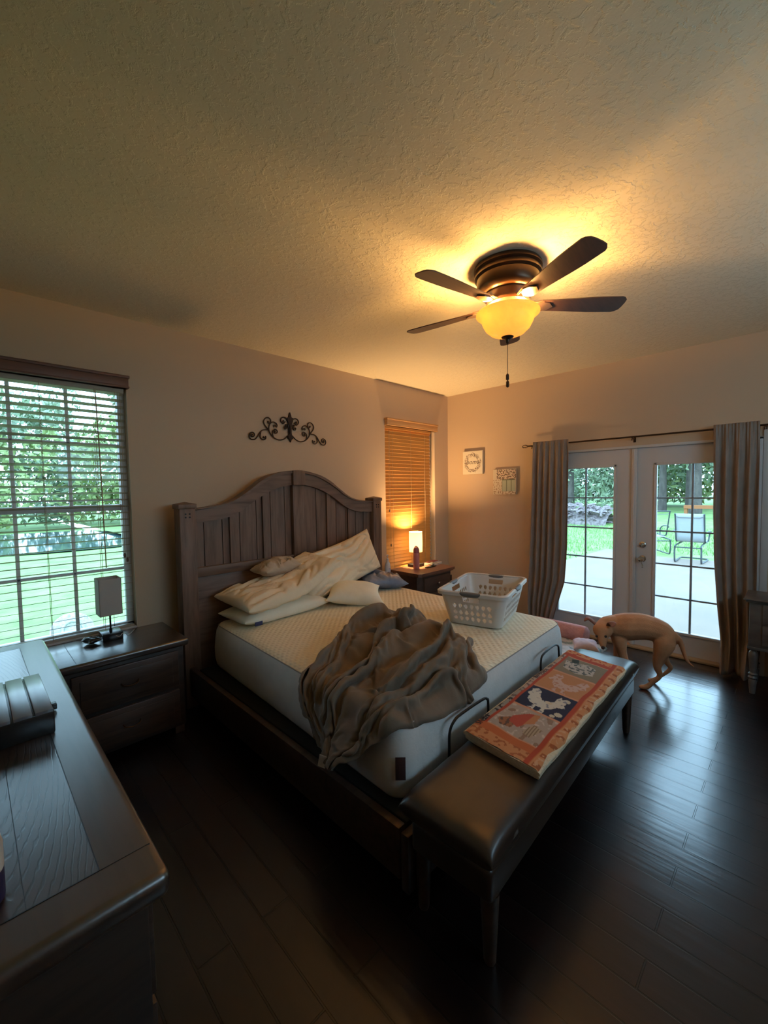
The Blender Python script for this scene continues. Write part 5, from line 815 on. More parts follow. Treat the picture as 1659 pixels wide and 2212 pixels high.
5,4,9,3,-6,11,3,3,11,1,1,10,-1,1,11,-1,3,10,-3,2,8,-3,9,6,3,-17,7,-4,2,8,-1,4,8,-1,1,6,-2,2,7,0,2,8,-2,3,7,-1,1,9,0,4,7,-1,-7,10,-2,6,9,-1,14,2,-1,
-19,13,-3,0,11,1,-6,11,1,-3,10,1,-3,8,3,-11,6,1,-10,9,-3,2,11,2,-4,11,4,-10,15,-1,4,9,0,4,-567,-175,-236,0,2,9,-6,4,12,1,6,10,-3,4,11,0,3,9,1,-1,8,4,
2,7,5,-2,8,-1,0,9,-1,2,8,0,7,12,-10,7,10,2,4,12,8,9,15,2,5,16,22,12,9,-3,-4,24,3,9,15,6,0,16,11,4,13,13,2,7,11,4,0,8,7,-3,10,1,1,7,2,-4,8,3,0,8,1,3,9,
3,4,9,5,3,9,6,-3,8,2,3,9,2,6,7,2,8,12,3,-1,9,7,-6,9,8,-3,11,3,5,11,5,1,10,7,0,11,2,2,6,7,4,8,4,3,6,6,-3,8,4,-1,7,7,1,8,5,1,7,6,-4,9,5,1,9,3,4,12,4,2,
12,2,0,11,-1,1,10,-1,1,11,-2,2,8,-2,0,8,0,0,8,-1,-2,6,-3,2,6,0,-7,6,-1,10,6,-1,-8,7,-2,5,8,-1,4,7,-1,3,9,-1,-1,8,-1,7,9,-3,8,9,-3,-8,6,-1,-12,10,-1,
-8,9,-1,-9,10,1,0,8,3,-11,9,3,-11,12,-2,5,11,1,1,13,1,-4,15,-2,-5,9,2,7,-572,-178,-235,3,8,7,1,0,15,1,2,14,-3,3,12,0,2,11,-4,9,4,0,2,8,3,-1,12,3,-4,7,
-3,6,8,0,8,13,-4,3,9,-3,7,14,0,3,17,2,1,17,18,7,12,22,12,0,5,0,19,-1,1,20,8,5,13,10,5,6,8,3,7,6,1,2,9,3,0,10,2,-2,7,4,-2,9,3,-5,8,2,5,10,2,9,10,7,-1,
5,5,-6,11,1,0,9,3,5,7,3,11,12,4,-2,10,7,-3,11,3,7,11,4,5,11,4,4,10,7,1,8,6,2,7,7,-4,6,7,-1,6,8,-6,8,6,-3,9,5,2,8,5,-1,9,6,1,9,6,-1,10,2,5,12,0,9,10,3,
-10,12,-1,3,10,-2,1,9,-1,1,8,-1,-1,8,-1,0,7,-2,2,5,-1,-3,6,0,0,7,-1,2,7,-1,1,8,-2,-1,8,-1,0,6,-3,10,6,-3,12,9,1,-7,10,-4,-6,10,-4,-5,9,-1,-9,8,0,-7,7,
2,-10,10,2,-6,11,-2,-3,10,4,-4,12,2,-2,12,-1,-4,12,-3,-4,12,-2,5,-582,-181,-232,4,4,9,5,5,14,4,4,16,3,3,10,-1,3,11,0,6,7,0,0,11,2,-1,10,4,-1,8,-4,3,7,
0,8,13,-3,8,9,-2,4,12,-8,10,15,9,1,17,2,-1,21,20,12,-2,7,3,18,5,5,15,12,2,6,9,4,4,8,1,5,6,3,5,8,2,4,8,3,-1,9,2,4,9,2,1,9,7,-6,8,2,11,13,1,7,6,6,-7,7,
6,-5,11,2,3,10,3,3,7,3,12,11,4,2,11,5,2,10,7,-5,11,7,6,8,5,5,10,4,3,8,6,0,8,6,-2,7,7,-3,5,10,-7,9,6,-3,9,4,2,9,5,4,11,5,1,10,7,-3,10,-1,10,12,-2,3,9,
6,-9,10,-3,2,9,-1,1,9,0,0,7,-1,2,8,0,0,7,-2,1,6,0,0,6,-1,0,8,-1,-2,7,-2,1,8,-1,1,8,-1,3,8,-3,11,10,-5,0,8,-1,-5,10,-4,-8,8,-1,-8,8,-1,-8,9,0,-7,9,0,
-6,11,-2,-2,12,2,-4,9,-12,6,13,-2,-7,12,14,-11,8,1,-6,-597,-190,-229,6,4,12,7,3,13,5,5,15,4,5,13,2,6,6,3,4,9,2,3,8,4,0,13,1,-1,9,2,3,5,3,4,14,-2,2,14,
0,6,12,-8,11,9,-4,9,14,12,0,13,3,2,21,11,12,0,14,4,14,-1,-2,17,9,2,9,11,3,3,9,7,-3,10,0,2,10,3,-6,8,3,4,9,2,8,10,4,0,9,5,6,9,2,12,11,1,-1,5,8,-8,9,5,
-3,12,3,4,9,4,3,7,6,10,10,5,3,11,4,-1,10,6,-7,11,5,-1,8,6,8,8,7,3,7,7,4,9,5,2,9,5,-2,6,9,-7,10,7,-3,9,4,3,10,4,7,11,5,2,11,5,-2,9,-2,4,9,2,0,9,0,0,10,
-1,2,9,1,-1,9,0,2,7,0,0,7,-1,1,8,0,1,7,0,0,6,-3,2,8,-2,0,8,-1,1,9,-1,2,9,-2,4,9,-5,1,9,-3,-2,8,-3,-10,9,-2,-8,9,-1,-8,9,-1,-7,10,-2,-3,11,-4,0,10,-5,
1,11,-6,-2,11,3,-7,13,-6,0,11,5,-14,-605,-190,-240,-1,11,12,4,5,14,6,2,13,4,7,9,2,4,10,5,7,7,3,4,7,6,3,5,2,-2,12,5,-1,7,3,6,15,-1,6,14,2,5,15,0,2,16,
-3,9,13,-12,5,14,8,3,15,12,4,15,7,8,9,11,6,6,10,1,8,5,2,10,11,2,1,10,3,2,11,2,0,9,6,-4,11,4,3,11,2,4,10,4,5,10,4,10,10,0,6,8,3,-5,5,11,-7,10,5,-5,10,
2,5,10,5,2,9,5,3,6,7,9,11,3,1,10,6,-1,9,7,-2,8,6,4,8,7,5,9,6,2,10,5,1,9,7,-3,8,7,-7,10,7,0,10,5,3,10,3,8,11,4,4,9,0,2,9,0,1,9,-1,3,9,-1,2,9,0,1,9,-1,
2,8,-1,3,7,1,1,8,-1,1,9,1,0,8,2,-1,7,-6,6,8,2,-3,9,1,-1,9,-2,1,9,-4,1,7,-3,-11,7,-2,-10,11,-3,-3,10,-2,-7,9,-2,-5,10,-4,-2,10,-4,-1,11,-6,0,11,-1,-8,
12,-6,2,8,8,-18,11,-8,8,-603,-197,-254,-4,9,15,4,6,13,1,9,10,3,9,8,7,5,8,0,4,8,4,4,7,2,1,6,6,5,7,11,0,8,4,4,11,-2,6,13,2,4,15,2,3,19,-6,7,13,-4,5,13,
0,4,13,6,6,23,7,3,16,11,7,8,15,4,1,8,2,8,10,2,1,9,3,-2,9,1,6,11,5,4,11,4,2,12,5,4,12,3,4,10,5,1,10,2,8,11,0,5,8,5,-7,2,12,-8,11,3,-1,9,2,4,9,6,0,8,5,
0,9,5,2,7,7,11,9,5,6,9,7,1,10,6,2,9,7,1,10,6,-2,10,5,0,9,8,-6,10,6,0,10,5,4,10,5,6,10,3,6,9,0,3,8,0,2,9,1,0,9,-1,3,8,-1,4,9,0,3,8,0,2,8,0,3,8,0,2,9,
-1,2,8,0,2,9,0,-2,9,0,1,8,1,-1,10,-1,-3,8,-4,-2,6,-2,-12,9,-2,-8,11,-4,-3,10,-3,-5,10,-3,-4,10,-3,-3,10,-5,-1,10,-5,-1,10,-3,-6,13,-3,-1,11,1,-11,10,
-4,-15,-607,-205,-232,-5,8,13,7,6,7,-1,5,11,3,10,9,0,6,10,1,8,4,2,5,5,6,0,6,1,10,4,10,0,7,5,3,13,5,10,8,2,5,15,5,1,15,0,4,17,-11,13,12,1,2,12,4,-1,23,
7,6,10,5,7,18,11,2,8,9,3,5,15,3,3,10,1,2,9,3,2,13,3,6,12,1,5,12,8,4,13,5,2,12,5,2,10,4,-3,8,0,11,12,1,1,3,9,-8,5,10,-8,9,2,-1,10,4,1,8,5,1,10,5,0,8,5,
6,7,7,9,8,9,6,11,5,-3,9,7,5,10,6,0,11,5,0,10,5,0,10,6,0,10,6,1,9,5,5,9,4,5,8,1,2,9,0,3,8,0,3,8,1,0,9,-1,5,8,1,2,9,1,2,9,0,2,8,1,2,10,0,1,9,0,-1,9,1,0,
7,-1,-1,10,0,-1,8,1,-1,10,-3,0,4,-4,-14,9,-3,-8,10,-3,-4,10,-4,-4,11,-2,-3,10,-3,-2,11,-5,1,9,-6,-4,10,-2,-5,12,-4,-6,4,-4,-19,16,-1,-7,-596,-217,
-228,-9,8,14,2,7,14,0,7,11,2,4,7,1,8,12,0,6,3,1,8,4,2,5,5,4,3,10,2,9,-1,9,0,15,0,10,5,5,5,9,9,8,15,3,5,12,-7,11,12,1,5,16,7,-10,18,13,5,17,-1,7,10,8,
6,7,8,5,8,6,2,16,13,1,6,11,-1,6,15,2,5,13,4,6,13,5,3,13,6,3,11,8,1,10,5,-1,9,2,-5,9,2,6,10,3,-1,5,7,-6,4,10,-9,8,5,-1,8,5,-1,11,3,-1,9,5,1,10,4,5,8,8,
7,7,9,6,12,5,-1,8,8,6,10,6,1,10,4,-1,10,7,2,9,6,1,9,6,3,10,3,5,8,2,3,8,0,1,8,0,4,8,1,2,8,1,2,9,1,3,9,1,1,9,0,-1,9,0,-2,8,-1,0,9,1,0,8,0,-1,9,1,-1,7,0,
-2,9,-3,-3,10,3,3,4,-5,-12,7,-4,-10,10,-5,-6,10,-4,-4,10,-5,-5,10,-5,-4,10,-7,1,12,0,2,3,-11,-10,15,1,-2,14,3,-2,13,-2,-5,-589,-225,-238,-5,5,14,1,7,
13,-3,6,15,-4,7,12,2,9,9,-1,4,8,1,7,10,2,5,-1,-3,8,8,9,3,8,10,-1,11,2,11,6,-7,11,7,9,7,7,7,7,16,12,5,8,0,8,10,-3,-4,17,6,8,18,14,-5,8,7,5,9,8,4,11,4,
11,10,3,6,14,19,-3,-5,4,8,15,13,6,8,17,5,1,12,5,1,13,7,-3,10,4,1,9,0,4,9,2,0,8,2,0,8,3,0,8,5,-3,6,6,-4,9,5,1,6,9,-6,9,5,-2,11,4,0,9,6,4,7,8,10,11,6,
-2,9,7,6,9,6,1,11,4,-7,10,7,4,8,7,4,9,6,1,10,4,4,8,1,3,8,1,3,7,1,4,8,0,2,8,1,0,9,-1,0,8,0,-2,8,-1,-3,9,3,1,8,0,0,9,0,-2,9,2,0,9,1,-1,6,0,-4,9,1,0,9,4,
1,9,-3,-6,10,-4,-4,10,-4,-4,9,-6,-2,11,-6,-1,11,-4,-3,8,-7,-7,4,-8,-10,16,-1,5,-1,-12,-15,14,-1,-5,15,0,-8,-581,-226,-216,-2,7,11,3,6,9,-1,5,14,-7,6,
12,-1,6,11,-3,5,10,0,6,11,2,4,9,-3,8,6,-3,14,-4,14,-4,20,5,9,12,7,6,7,-5,14,2,16,-1,21,12,2,-3,1,8,8,5,4,11,1,6,13,7,6,13,6,1,12,6,5,11,13,0,3,4,7,10,
3,10,11,22,-5,0,12,6,4,9,6,3,14,4,-2,14,6,2,11,4,-4,6,6,5,7,7,3,6,8,5,7,3,4,8,4,1,8,4,0,8,4,-1,10,6,0,7,7,-2,8,5,1,10,6,1,9,8,2,11,4,-2,10,4,-2,9,8,4,
9,6,0,12,3,-4,9,7,3,9,7,4,8,4,3,8,2,3,9,0,3,7,1,3,7,2,3,9,2,2,7,-2,-3,7,1,-2,7,1,-3,8,1,-2,9,-1,-3,9,2,-2,8,1,-3,9,1,-2,8,3,-1,8,2,-1,9,3,1,9,-1,-6,
13,-3,2,11,-5,-2,9,-8,-2,8,-6,-2,14,-2,0,9,-7,-8,8,-9,-5,2,-13,-8,7,-3,-7,6,-11,-10,15,-5,-2,-568,-214,-218,1,4,18,1,5,14,-3,6,10,-2,6,9,0,4,12,-7,5,
11,1,4,9,1,5,11,2,7,9,-7,10,2,-1,5,17,6,9,15,6,7,11,2,9,3,9,1,12,17,-4,9,5,9,3,0,19,0,8,2,9,1,6,23,6,0,4,9,4,6,10,2,10,12,-3,-1,5,9,9,7,9,8,10,7,6,11,
6,5,13,7,1,15,0,-7,10,8,3,9,1,-6,9,4,1,9,3,2,8,6,3,7,6,3,7,6,3,7,8,3,10,5,2,11,3,-7,10,3,2,11,6,-1,10,7,4,7,7,5,9,6,2,9,7,1,10,6,2,11,4,-3,11,3,-4,8,
6,3,8,4,3,8,4,3,7,3,4,8,0,2,7,-1,1,8,2,0,7,1,-2,6,-1,-4,8,0,-4,7,-1,-4,8,4,-3,8,3,-2,10,1,-3,9,1,-2,9,5,1,9,-3,-5,5,12,6,13,-2,-4,11,-8,0,11,-5,-2,11,
-7,-2,10,-8,-2,6,-10,-2,3,-14,-1,7,-4,-6,5,-9,-10,10,-7,-11,13,0,-3,14,-2,2,-568,-218,-212,4,4,11,3,4,15,0,4,12,-1,5,9,-1,3,9,-7,7,9,-6,5,4,6,2,13,2,
9,13,-7,17,5,-6,5,15,-1,6,20,5,4,11,3,5,14,5,2,13,19,0,2,5,10,-3,-1,16,-1,16,9,6,3,2,22,5,1,6,6,3,6,14,-3,3,9,4,6,14,-6,3,9,2,8,9,7,6,1,22,0,11,7,-1,
9,8,1,11,5,-1,10,6,0,9,3,2,9,4,1,10,3,-2,9,4,2,10,3,2,11,-1,4,10,10,-1,2,12,10,16,0,-9,7,8,12,12,6,-7,13,4,2,7,8,5,10,8,4,9,5,2,10,4,-1,11,4,-4,10,3,
-1,8,5,3,7,3,2,7,3,3,7,2,2,7,2,3,7,0,-3,5,-3,-5,6,0,-4,8,0,-4,8,4,-1,8,4,-3,8,1,-4,9,0,-2,9,1,-1,10,-2,-4,8,3,-2,8,4,3,5,-13,2,11,-5,-1,9,-7,2,10,-5,
-3,10,-7,-4,7,-5,-4,6,-8,-5,9,-6,-7,11,-2,-5,12,-2,-3,16,-1,-2,13,-5,3,-575,-218,-210,1,3,12,4,5,11,5,5,10,0,4,9,1,1,9,-6,9,8,-8,4,4,3,3,12,5,11,13,
-13,14,-5,-2,7,18,-1,7,22,4,6,13,5,5,18,3,1,15,7,-2,14,11,9,1,4,9,-1,10,6,-1,6,11,15,11,5,4,6,1,6,9,-5,2,9,5,4,11,-1,4,9,3,5,10,5,4,15,-5,7,7,8,1,13,
1,2,7,13,-5,7,7,-8,10,3,-3,8,6,-1,8,6,0,10,6,3,7,10,-2,6,9,11,9,9,4,14,1,3,4,12,4,15,2,0,6,11,10,14,7,3,18,-4,-12,11,2,8,7,12,0,6,9,3,9,5,1,10,4,-1,8,
5,1,7,3,0,9,-2,-1,6,0,0,6,3,1,6,3,1,6,2,-3,7,2,-1,8,1,-1,5,-3,-11,9,-1,-5,8,4,-2,9,-1,-3,10,0,-1,9,-2,-5,10,1,-4,10,-1,1,8,-1,10,7,-7,-9,10,-5,6,8,-8,
-4,9,-4,-3,9,-7,-4,10,-6,2,10,-5,1,13,-2,-6,12,-4,0,10,-9,6,13,0,2,-582,-211,-223,1,-1,12,3,6,13,9,6,10,2,6,5,1,0,8,2,2,11,-8,6,6,-1,6,10,-2,9,7,-8,
16,-9,-9,9,17,11,0,23,-2,13,11,9,0,18,1,4,18,3,1,22,3,-2,15,14,5,0,6,9,0,-1,20,-1,18,6,5,9,3,9,11,-5,2,10,1,1,11,-9,-2,11,-4,2,8,2,8,11,0,3,10,1,8,12,
2,5,9,8,1,8,6,-3,7,7,2,9,7,-3,9,6,1,8,8,1,10,8,3,7,9,-8,6,10,-3,9,12,-5,6,14,6,10,10,7,14,7,2,15,5,4,6,7,9,17,-2,-4,14,0,-8,6,9,8,7,9,0,7,7,1,9,3,-2,
8,3,1,6,2,0,7,2,2,5,0,-1,5,3,0,6,4,-1,7,1,-3,9,-1,-4,9,5,3,7,-3,-10,7,-1,-10,11,2,3,11,0,-3,10,1,9,11,0,2,11,1,-3,9,-4,-1,10,-11,10,9,-1,-6,8,-8,0,10,
-7,-4,9,-6,-5,9,-5,-4,10,-7,1,9,-8,6,11,-2,-3,7,-11,10,12,-4,0,-587,-201,-237,6,3,12,4,5,11,0,3,11,3,5,9,8,5,6,2,1,8,1,2,5,-3,5,7,5,5,12,-13,8,9,-4,
12,3,2,12,10,6,2,27,1,12,0,-4,6,22,9,1,25,0,-1,20,6,-5,15,9,5,-3,3,17,4,7,10,1,10,5,14,15,5,-7,13,1,-3,14,-9,-4,11,-4,1,11,-3,-2,12,-1,2,10,-2,1,8,-5,
7,11,2,4,10,5,4,8,6,4,8,8,3,10,5,3,12,9,3,10,8,2,10,10,1,6,13,-2,6,11,-2,5,12,-10,8,15,-4,10,14,-3,10,10,4,18,-4,9,6,11,1,11,6,3,12,-1,-7,10,3,1,8,5,
4,4,12,-2,9,3,-1,6,-3,0,4,5,-1,5,5,1,6,-1,-4,3,8,4,7,-1,-6,8,3,1,9,1,0,10,2,-1,12,1,3,7,-2,-15,15,0,2,10,3,10,11,0,5,10,2,5,11,-6,5,11,-9,2,12,-5,1,9,
-9,-5,7,-8,-2,6,-10,-1,8,-8,-4,9,-4,-1,10,-5,1,7,-7,1,9,-6,4,11,-6,5,-590,-199,-246,2,3,13,8,7,9,6,4,9,-2,4,10,3,4,7,6,3,7,3,3,7,1,3,5,-4,5,4,3,5,12,
-1,7,15,2,9,16,4,5,13,-1,7,12,1,7,15,6,10,12,-6,6,16,3,-2,23,17,-3,17,0,12,8,9,-2,-13,14,7,4,7,5,10,6,10,0,12,-2,-6,11,-1,-10,11,-2,-2,12,2,8,9,-2,-6,
10,-1,8,9,-5,-8,11,1,2,11,-1,1,11,1,3,12,7,6,10,13,-1,8,8,3,11,10,0,11,8,4,10,10,5,9,11,6,8,15,-1,10,11,-3,12,7,-7,-3,16,-13,8,9,4,14,5,4,7,7,-1,9,5,
3,12,1,-4,14,-5,-2,-6,18,0,11,-6,-2,7,4,-1,-5,12,8,10,-1,-7,6,4,-2,6,3,-1,9,2,1,9,1,0,10,1,0,12,2,1,11,3,5,12,0,1,13,-1,-1,10,-2,-2,11,-6,0,10,-4,1,
10,-7,3,11,-5,-2,11,-5,-1,10,-6,3,6,-8,5,8,-6,2,7,-8,-2,9,-6,-5,9,-6,6,11,-6,6,10,-8,6,-594,-203,-243,2,4,12,1,3,12,5,5,9,5,7,8,-4,0,11,6,5,4,6,5,2,4,
4,5,3,5,7,0,5,10,-5,7,10,7,3,10,7,0,14,-3,11,11,1,8,14,10,9,12,-4,9,17,-4,3,18,7,-8,14,14,2,26,9,5,1,8,6,3,12,-1,-4,6,9,3,10,6,1,11,1,-10,10,1,-9,8,
-1,13,9,-1,-2,9,3,3,10,-1,-5,11,5,-5,9,0,4,9,3,-1,8,6,1,8,8,1,10,11,0,10,7,-1,11,9,1,10,7,0,14,7,1,8,6,4,7,11,1,11,9,-5,15,7,-2,10,7,-4,9,7,-2,9,7,-1,
6,8,-1,6,7,-4,8,5,0,5,8,-5,4,8,0,7,2,-2,4,7,0,1,10,7,6,-4,-6,7,4,1,9,0,0,8,2,0,10,2,0,12,0,1,12,1,1,13,0,1,12,-3,-1,8,-10,0,9,-6,1,8,-8,4,8,-7,7,10,
-4,0,11,-4,1,11,-4,-2,11,-3,-1,9,-4,2,9,-5,-1,9,-5,-1,10,-7,2,10,-7,6,12,-8,7,
]
_n = 80
_q = np.array(_d).reshape(_n*_n, 3)
_q = np.cumsum(_q, axis=0); _p = _q*.002 + np.array([-3.0, -1.8, .6])
_p[:, 0] = np.where(_p[:, 0] < -3.62, -3.62-(-3.62-_p[:, 0])*.45, _p[:, 0]); _p[:, 2] = np.where(_p[:, 2] > .70, .70+(_p[:, 2]-.70)*1.15, _p[:, 2]); _p[:, 2] = np.where(_p[:, 2] < .60, .60-(.60-_p[:, 2])*.45, _p[:, 2])
_p[:, 2] = np.maximum(_p[:, 2], np.where((_p[:, 0] > -3.56) & (_p[:, 1] > -2.32), .668, .0))
m = MB(); m.v = [tuple(p) for p in _p.tolist()]
m.f = [(j*_n+i, j*_n+i+1, (j+1)*_n+i+1, (j+1)*_n+i) for j in range(_n-1) for i in range(_n-1)]
sh = obj('bed_sheet', m, SHEET, ang=3)
md = sh.modifiers.new('sub', 'SUBSURF'); md.levels = 1; md.render_levels = 1
md = sh.modifiers.new('thick', 'SOLIDIFY'); md.thickness = .003; md.offset = 0
_t = _p[_p[:, 2].argmin()]
obj('sheet_tag', MB().box((-.018, -.001, -.045), (.018, .001, .012), 0, 2, TR((float(_t[0])-.006, float(_t[1])-.005, float(_t[2])+.03), R_(-60), R_(12))), mat('tag_white', (.6,.58,.55), .7), sh, label='small white care tag')
tag(sh, 'crumpled taupe top sheet heaped on the mattress and hanging over the left side', 'sheet')

# ------------------------------------------------------------------ laundry basket
BK = [(-2.262,-2.128),(-1.60,-1.945),(-1.74,-1.50),(-2.40,-1.665)]   # rim corners FL FR BR BL (z .925)
bc = Vector((sum(p[0] for p in BK)/4, sum(p[1] for p in BK)/4))
ua = (Vector(BK[1])-Vector(BK[0])); La = ua.length; ua.normalize(); va = Vector((-ua.y, ua.x)); Lb = abs((Vector(BK[3])-Vector(BK[0])).dot(va))
zb0, zr0 = .672, .925
def bper(s, k, grow=0):
    """perimeter point; s in [0,1), k height 0..1"""
    sc = .80+.20*k; a, b = La/2*sc+grow, Lb/2*sc+grow; R = .055
    segs = [(2*(a-R)), PI/2*R, 2*(b-R), PI/2*R]*2; tot = sum(segs); d = s*tot; i = 0
    while d > segs[i] and i < 7: d -= segs[i]; i += 1
    cs = [(-a+R, -b), (a-R, -b+R), (a, -b+R), (a-R, b-R), (a-R, b), (-a+R, b-R), (-a, b-R), (-a+R, -b+R)]
    if i == 0: x, y = -a+R+d, -b
    elif i == 1: t = -PI/2+d/R; x, y = a-R+R*math.cos(t), -b+R+R*math.sin(t)
    elif i == 2: x, y = a, -b+R+d
    elif i == 3: t = d/R; x, y = a-R+R*math.cos(t), b-R+R*math.sin(t)
    elif i == 4: x, y = a-R-d, b
    elif i == 5: t = PI/2+d/R; x, y = -a+R+R*math.cos(t), b-R+R*math.sin(t)
    elif i == 6: x, y = -a, b-R-d
    else: t = PI+d/R; x, y = -a+R+R*math.cos(t), -b+R+R*math.sin(t)
    return bc.x+ua.x*x+va.x*y, bc.y+ua.y*x+va.y*y, i, (x, y, a, b)
basket = thing('laundry_basket', 'white rectangular plastic laundry basket with holes and grey handle grips, on the mattress', 'laundry basket', (bc.x, bc.y, zb0))
NU, NV = 420, 56; m = MB(); keep = []
for j in range(NV):
    for i in range(NU):
        k = j/(NV-1); x, y, *_ = bper(i/NU, k); m.v.append((x, y, zb0+(zr0-.012-zb0)*k))
def hole(s, k):
    x, y, i, (lx, ly, a, b) = bper(s, k)
    if i in (0, 4): t, half = lx, a
    elif i in (2, 6): t, half = ly, b
    else: return False
    # hand hole
    if abs(t) < (.085 if i in (0, 4) else .06) and .74 < k < .90: return True
    pitch = .042; tt = t/pitch; ci = round(tt)
    if abs(ci*pitch) > half-.075: return False
    for row, kc in enumerate((.20, .40, .60)):
        dz = (k-kc)*(zr0-zb0); dx = (tt-ci)*pitch
        w = .0125*(1-.35*max(-1, min(1, dz/.017))*(1 if row % 2 else -1))
        if (dx/w)**2+(dz/.0175)**2 < 1: return True
    return False
for j in range(NV-1):
    for i in range(NU):
        if hole((i+.5)/NU, (j+.5)/(NV-1)): continue
        m.f.append((j*NU+i, j*NU+(i+1) % NU, (j+1)*NU+(i+1) % NU, (j+1)*NU+i))
bo = obj('wall', m, PLASTIC, basket, ang=1.0); md = bo.modifiers.new('t', 'SOLIDIFY'); md.thickness = .003
m = MB(); n = 100
m.v = [(*bper(i/n, 0)[:2], zb0+.001) for i in range(n)]+[(*bper(i/n, 0)[:2], zb0+.006) for i in range(n)]
m.f = [tuple(range(n))[::-1], tuple(range(n, 2*n))]+[(i, (i+1) % n, (i+1) % n+n, i+n) for i in range(n)]
obj('floor_panel', m, PLASTIC, basket)
m = MB(); pr = [(0, -.026), (.016, -.026), (.018, -.004), (.010, .004), (-.004, .002), (0, -.026)]; n = 160
for g, dz in pr:
    for i in range(n):
        x, y, si, (lx, ly, a, b) = bper(i/n, 1, g); t = lx if si in (0, 4) else ly
        dip = .016*max(0, 1-(t/.10)**4) if si in (0, 4) and abs(t) < .10 else 0
        m.v.append((x, y, zr0+dz-dip*.6))
for k in range(len(pr)-1):
    for i in range(n): m.f.append((k*n+i, k*n+(i+1) % n, (k+1)*n+(i+1) % n, (k+1)*n+i))
obj('rim', m, PLASTIC, basket)
for s, d1, d2, LL in ((-1, ua, va, Lb), (1, ua, va, Lb), (-1, va, ua, La), (1, va, ua, La)):
    P = []
    for t in np.linspace(-.075, .075, 9):
        q = bc+d1*float(t)+d2*(s*(LL/2+.010)); P.append((q.x, q.y, zr0-.004-.008*(1-(t/.075)**4)))
    obj('handle_grip', MB().tube(P, [.008, .016, .018, .019, .019, .019, .018, .016, .008], 10), GREYP, basket, label='dark grey soft grip')

# ------------------------------------------------------------------ bench and folded blanket
BA = (R_(2.2)); bM = Matrix.Translation((-2.665, -2.625, 0)) @ Matrix.Rotation(BA, 4, 'Z')
bench = thing('bench', 'long brown leather padded bench at the foot of the bed', 'bench', (-2.665, -2.625, 0))
def cushion_mb(lx, ly, z0, z1, M, nu=60, nv=24):
    m = MB()
    def f(sg):
        def g(a, b):
            u = math.sin((a*2-1)*PI/2); v = math.sin((b*2-1)*PI/2); c = (z0+z1)/2
            e = max(0, (1-abs(u)**26)*(1-abs(v)**9))**.42
            z = c+sg*(z1-z0)/2*e*(1+.02*(1-v*v)) + (0.002*noise.noise(Vector((u*12, v*4, 3))) if sg > 0 else 0)
            return tuple(M @ Vector((u*lx/2, v*ly/2, z)))
        return g
    m.grid(nu, nv, f(1)); m.grid(nu, nv, f(-1)); return merged(m)
obj('seat_cushion', cushion_mb(2.03, .40, .375, .495, bM), LEATHER, bench, ang=2)
obj('apron', MB().box((-.985, -.180, .26), (.985, .165, .385), .02, 3, bM), LEATHER, bench)
for sx in (-.93, .93):
    for sy in (-.145, .145): obj('leg', MB().lathe([(.018,0),(.022,.01),(.034,.262)], (0,0,0), 14, bM @ Matrix.Translation((sx, sy, 0))), DWOOD, bench)
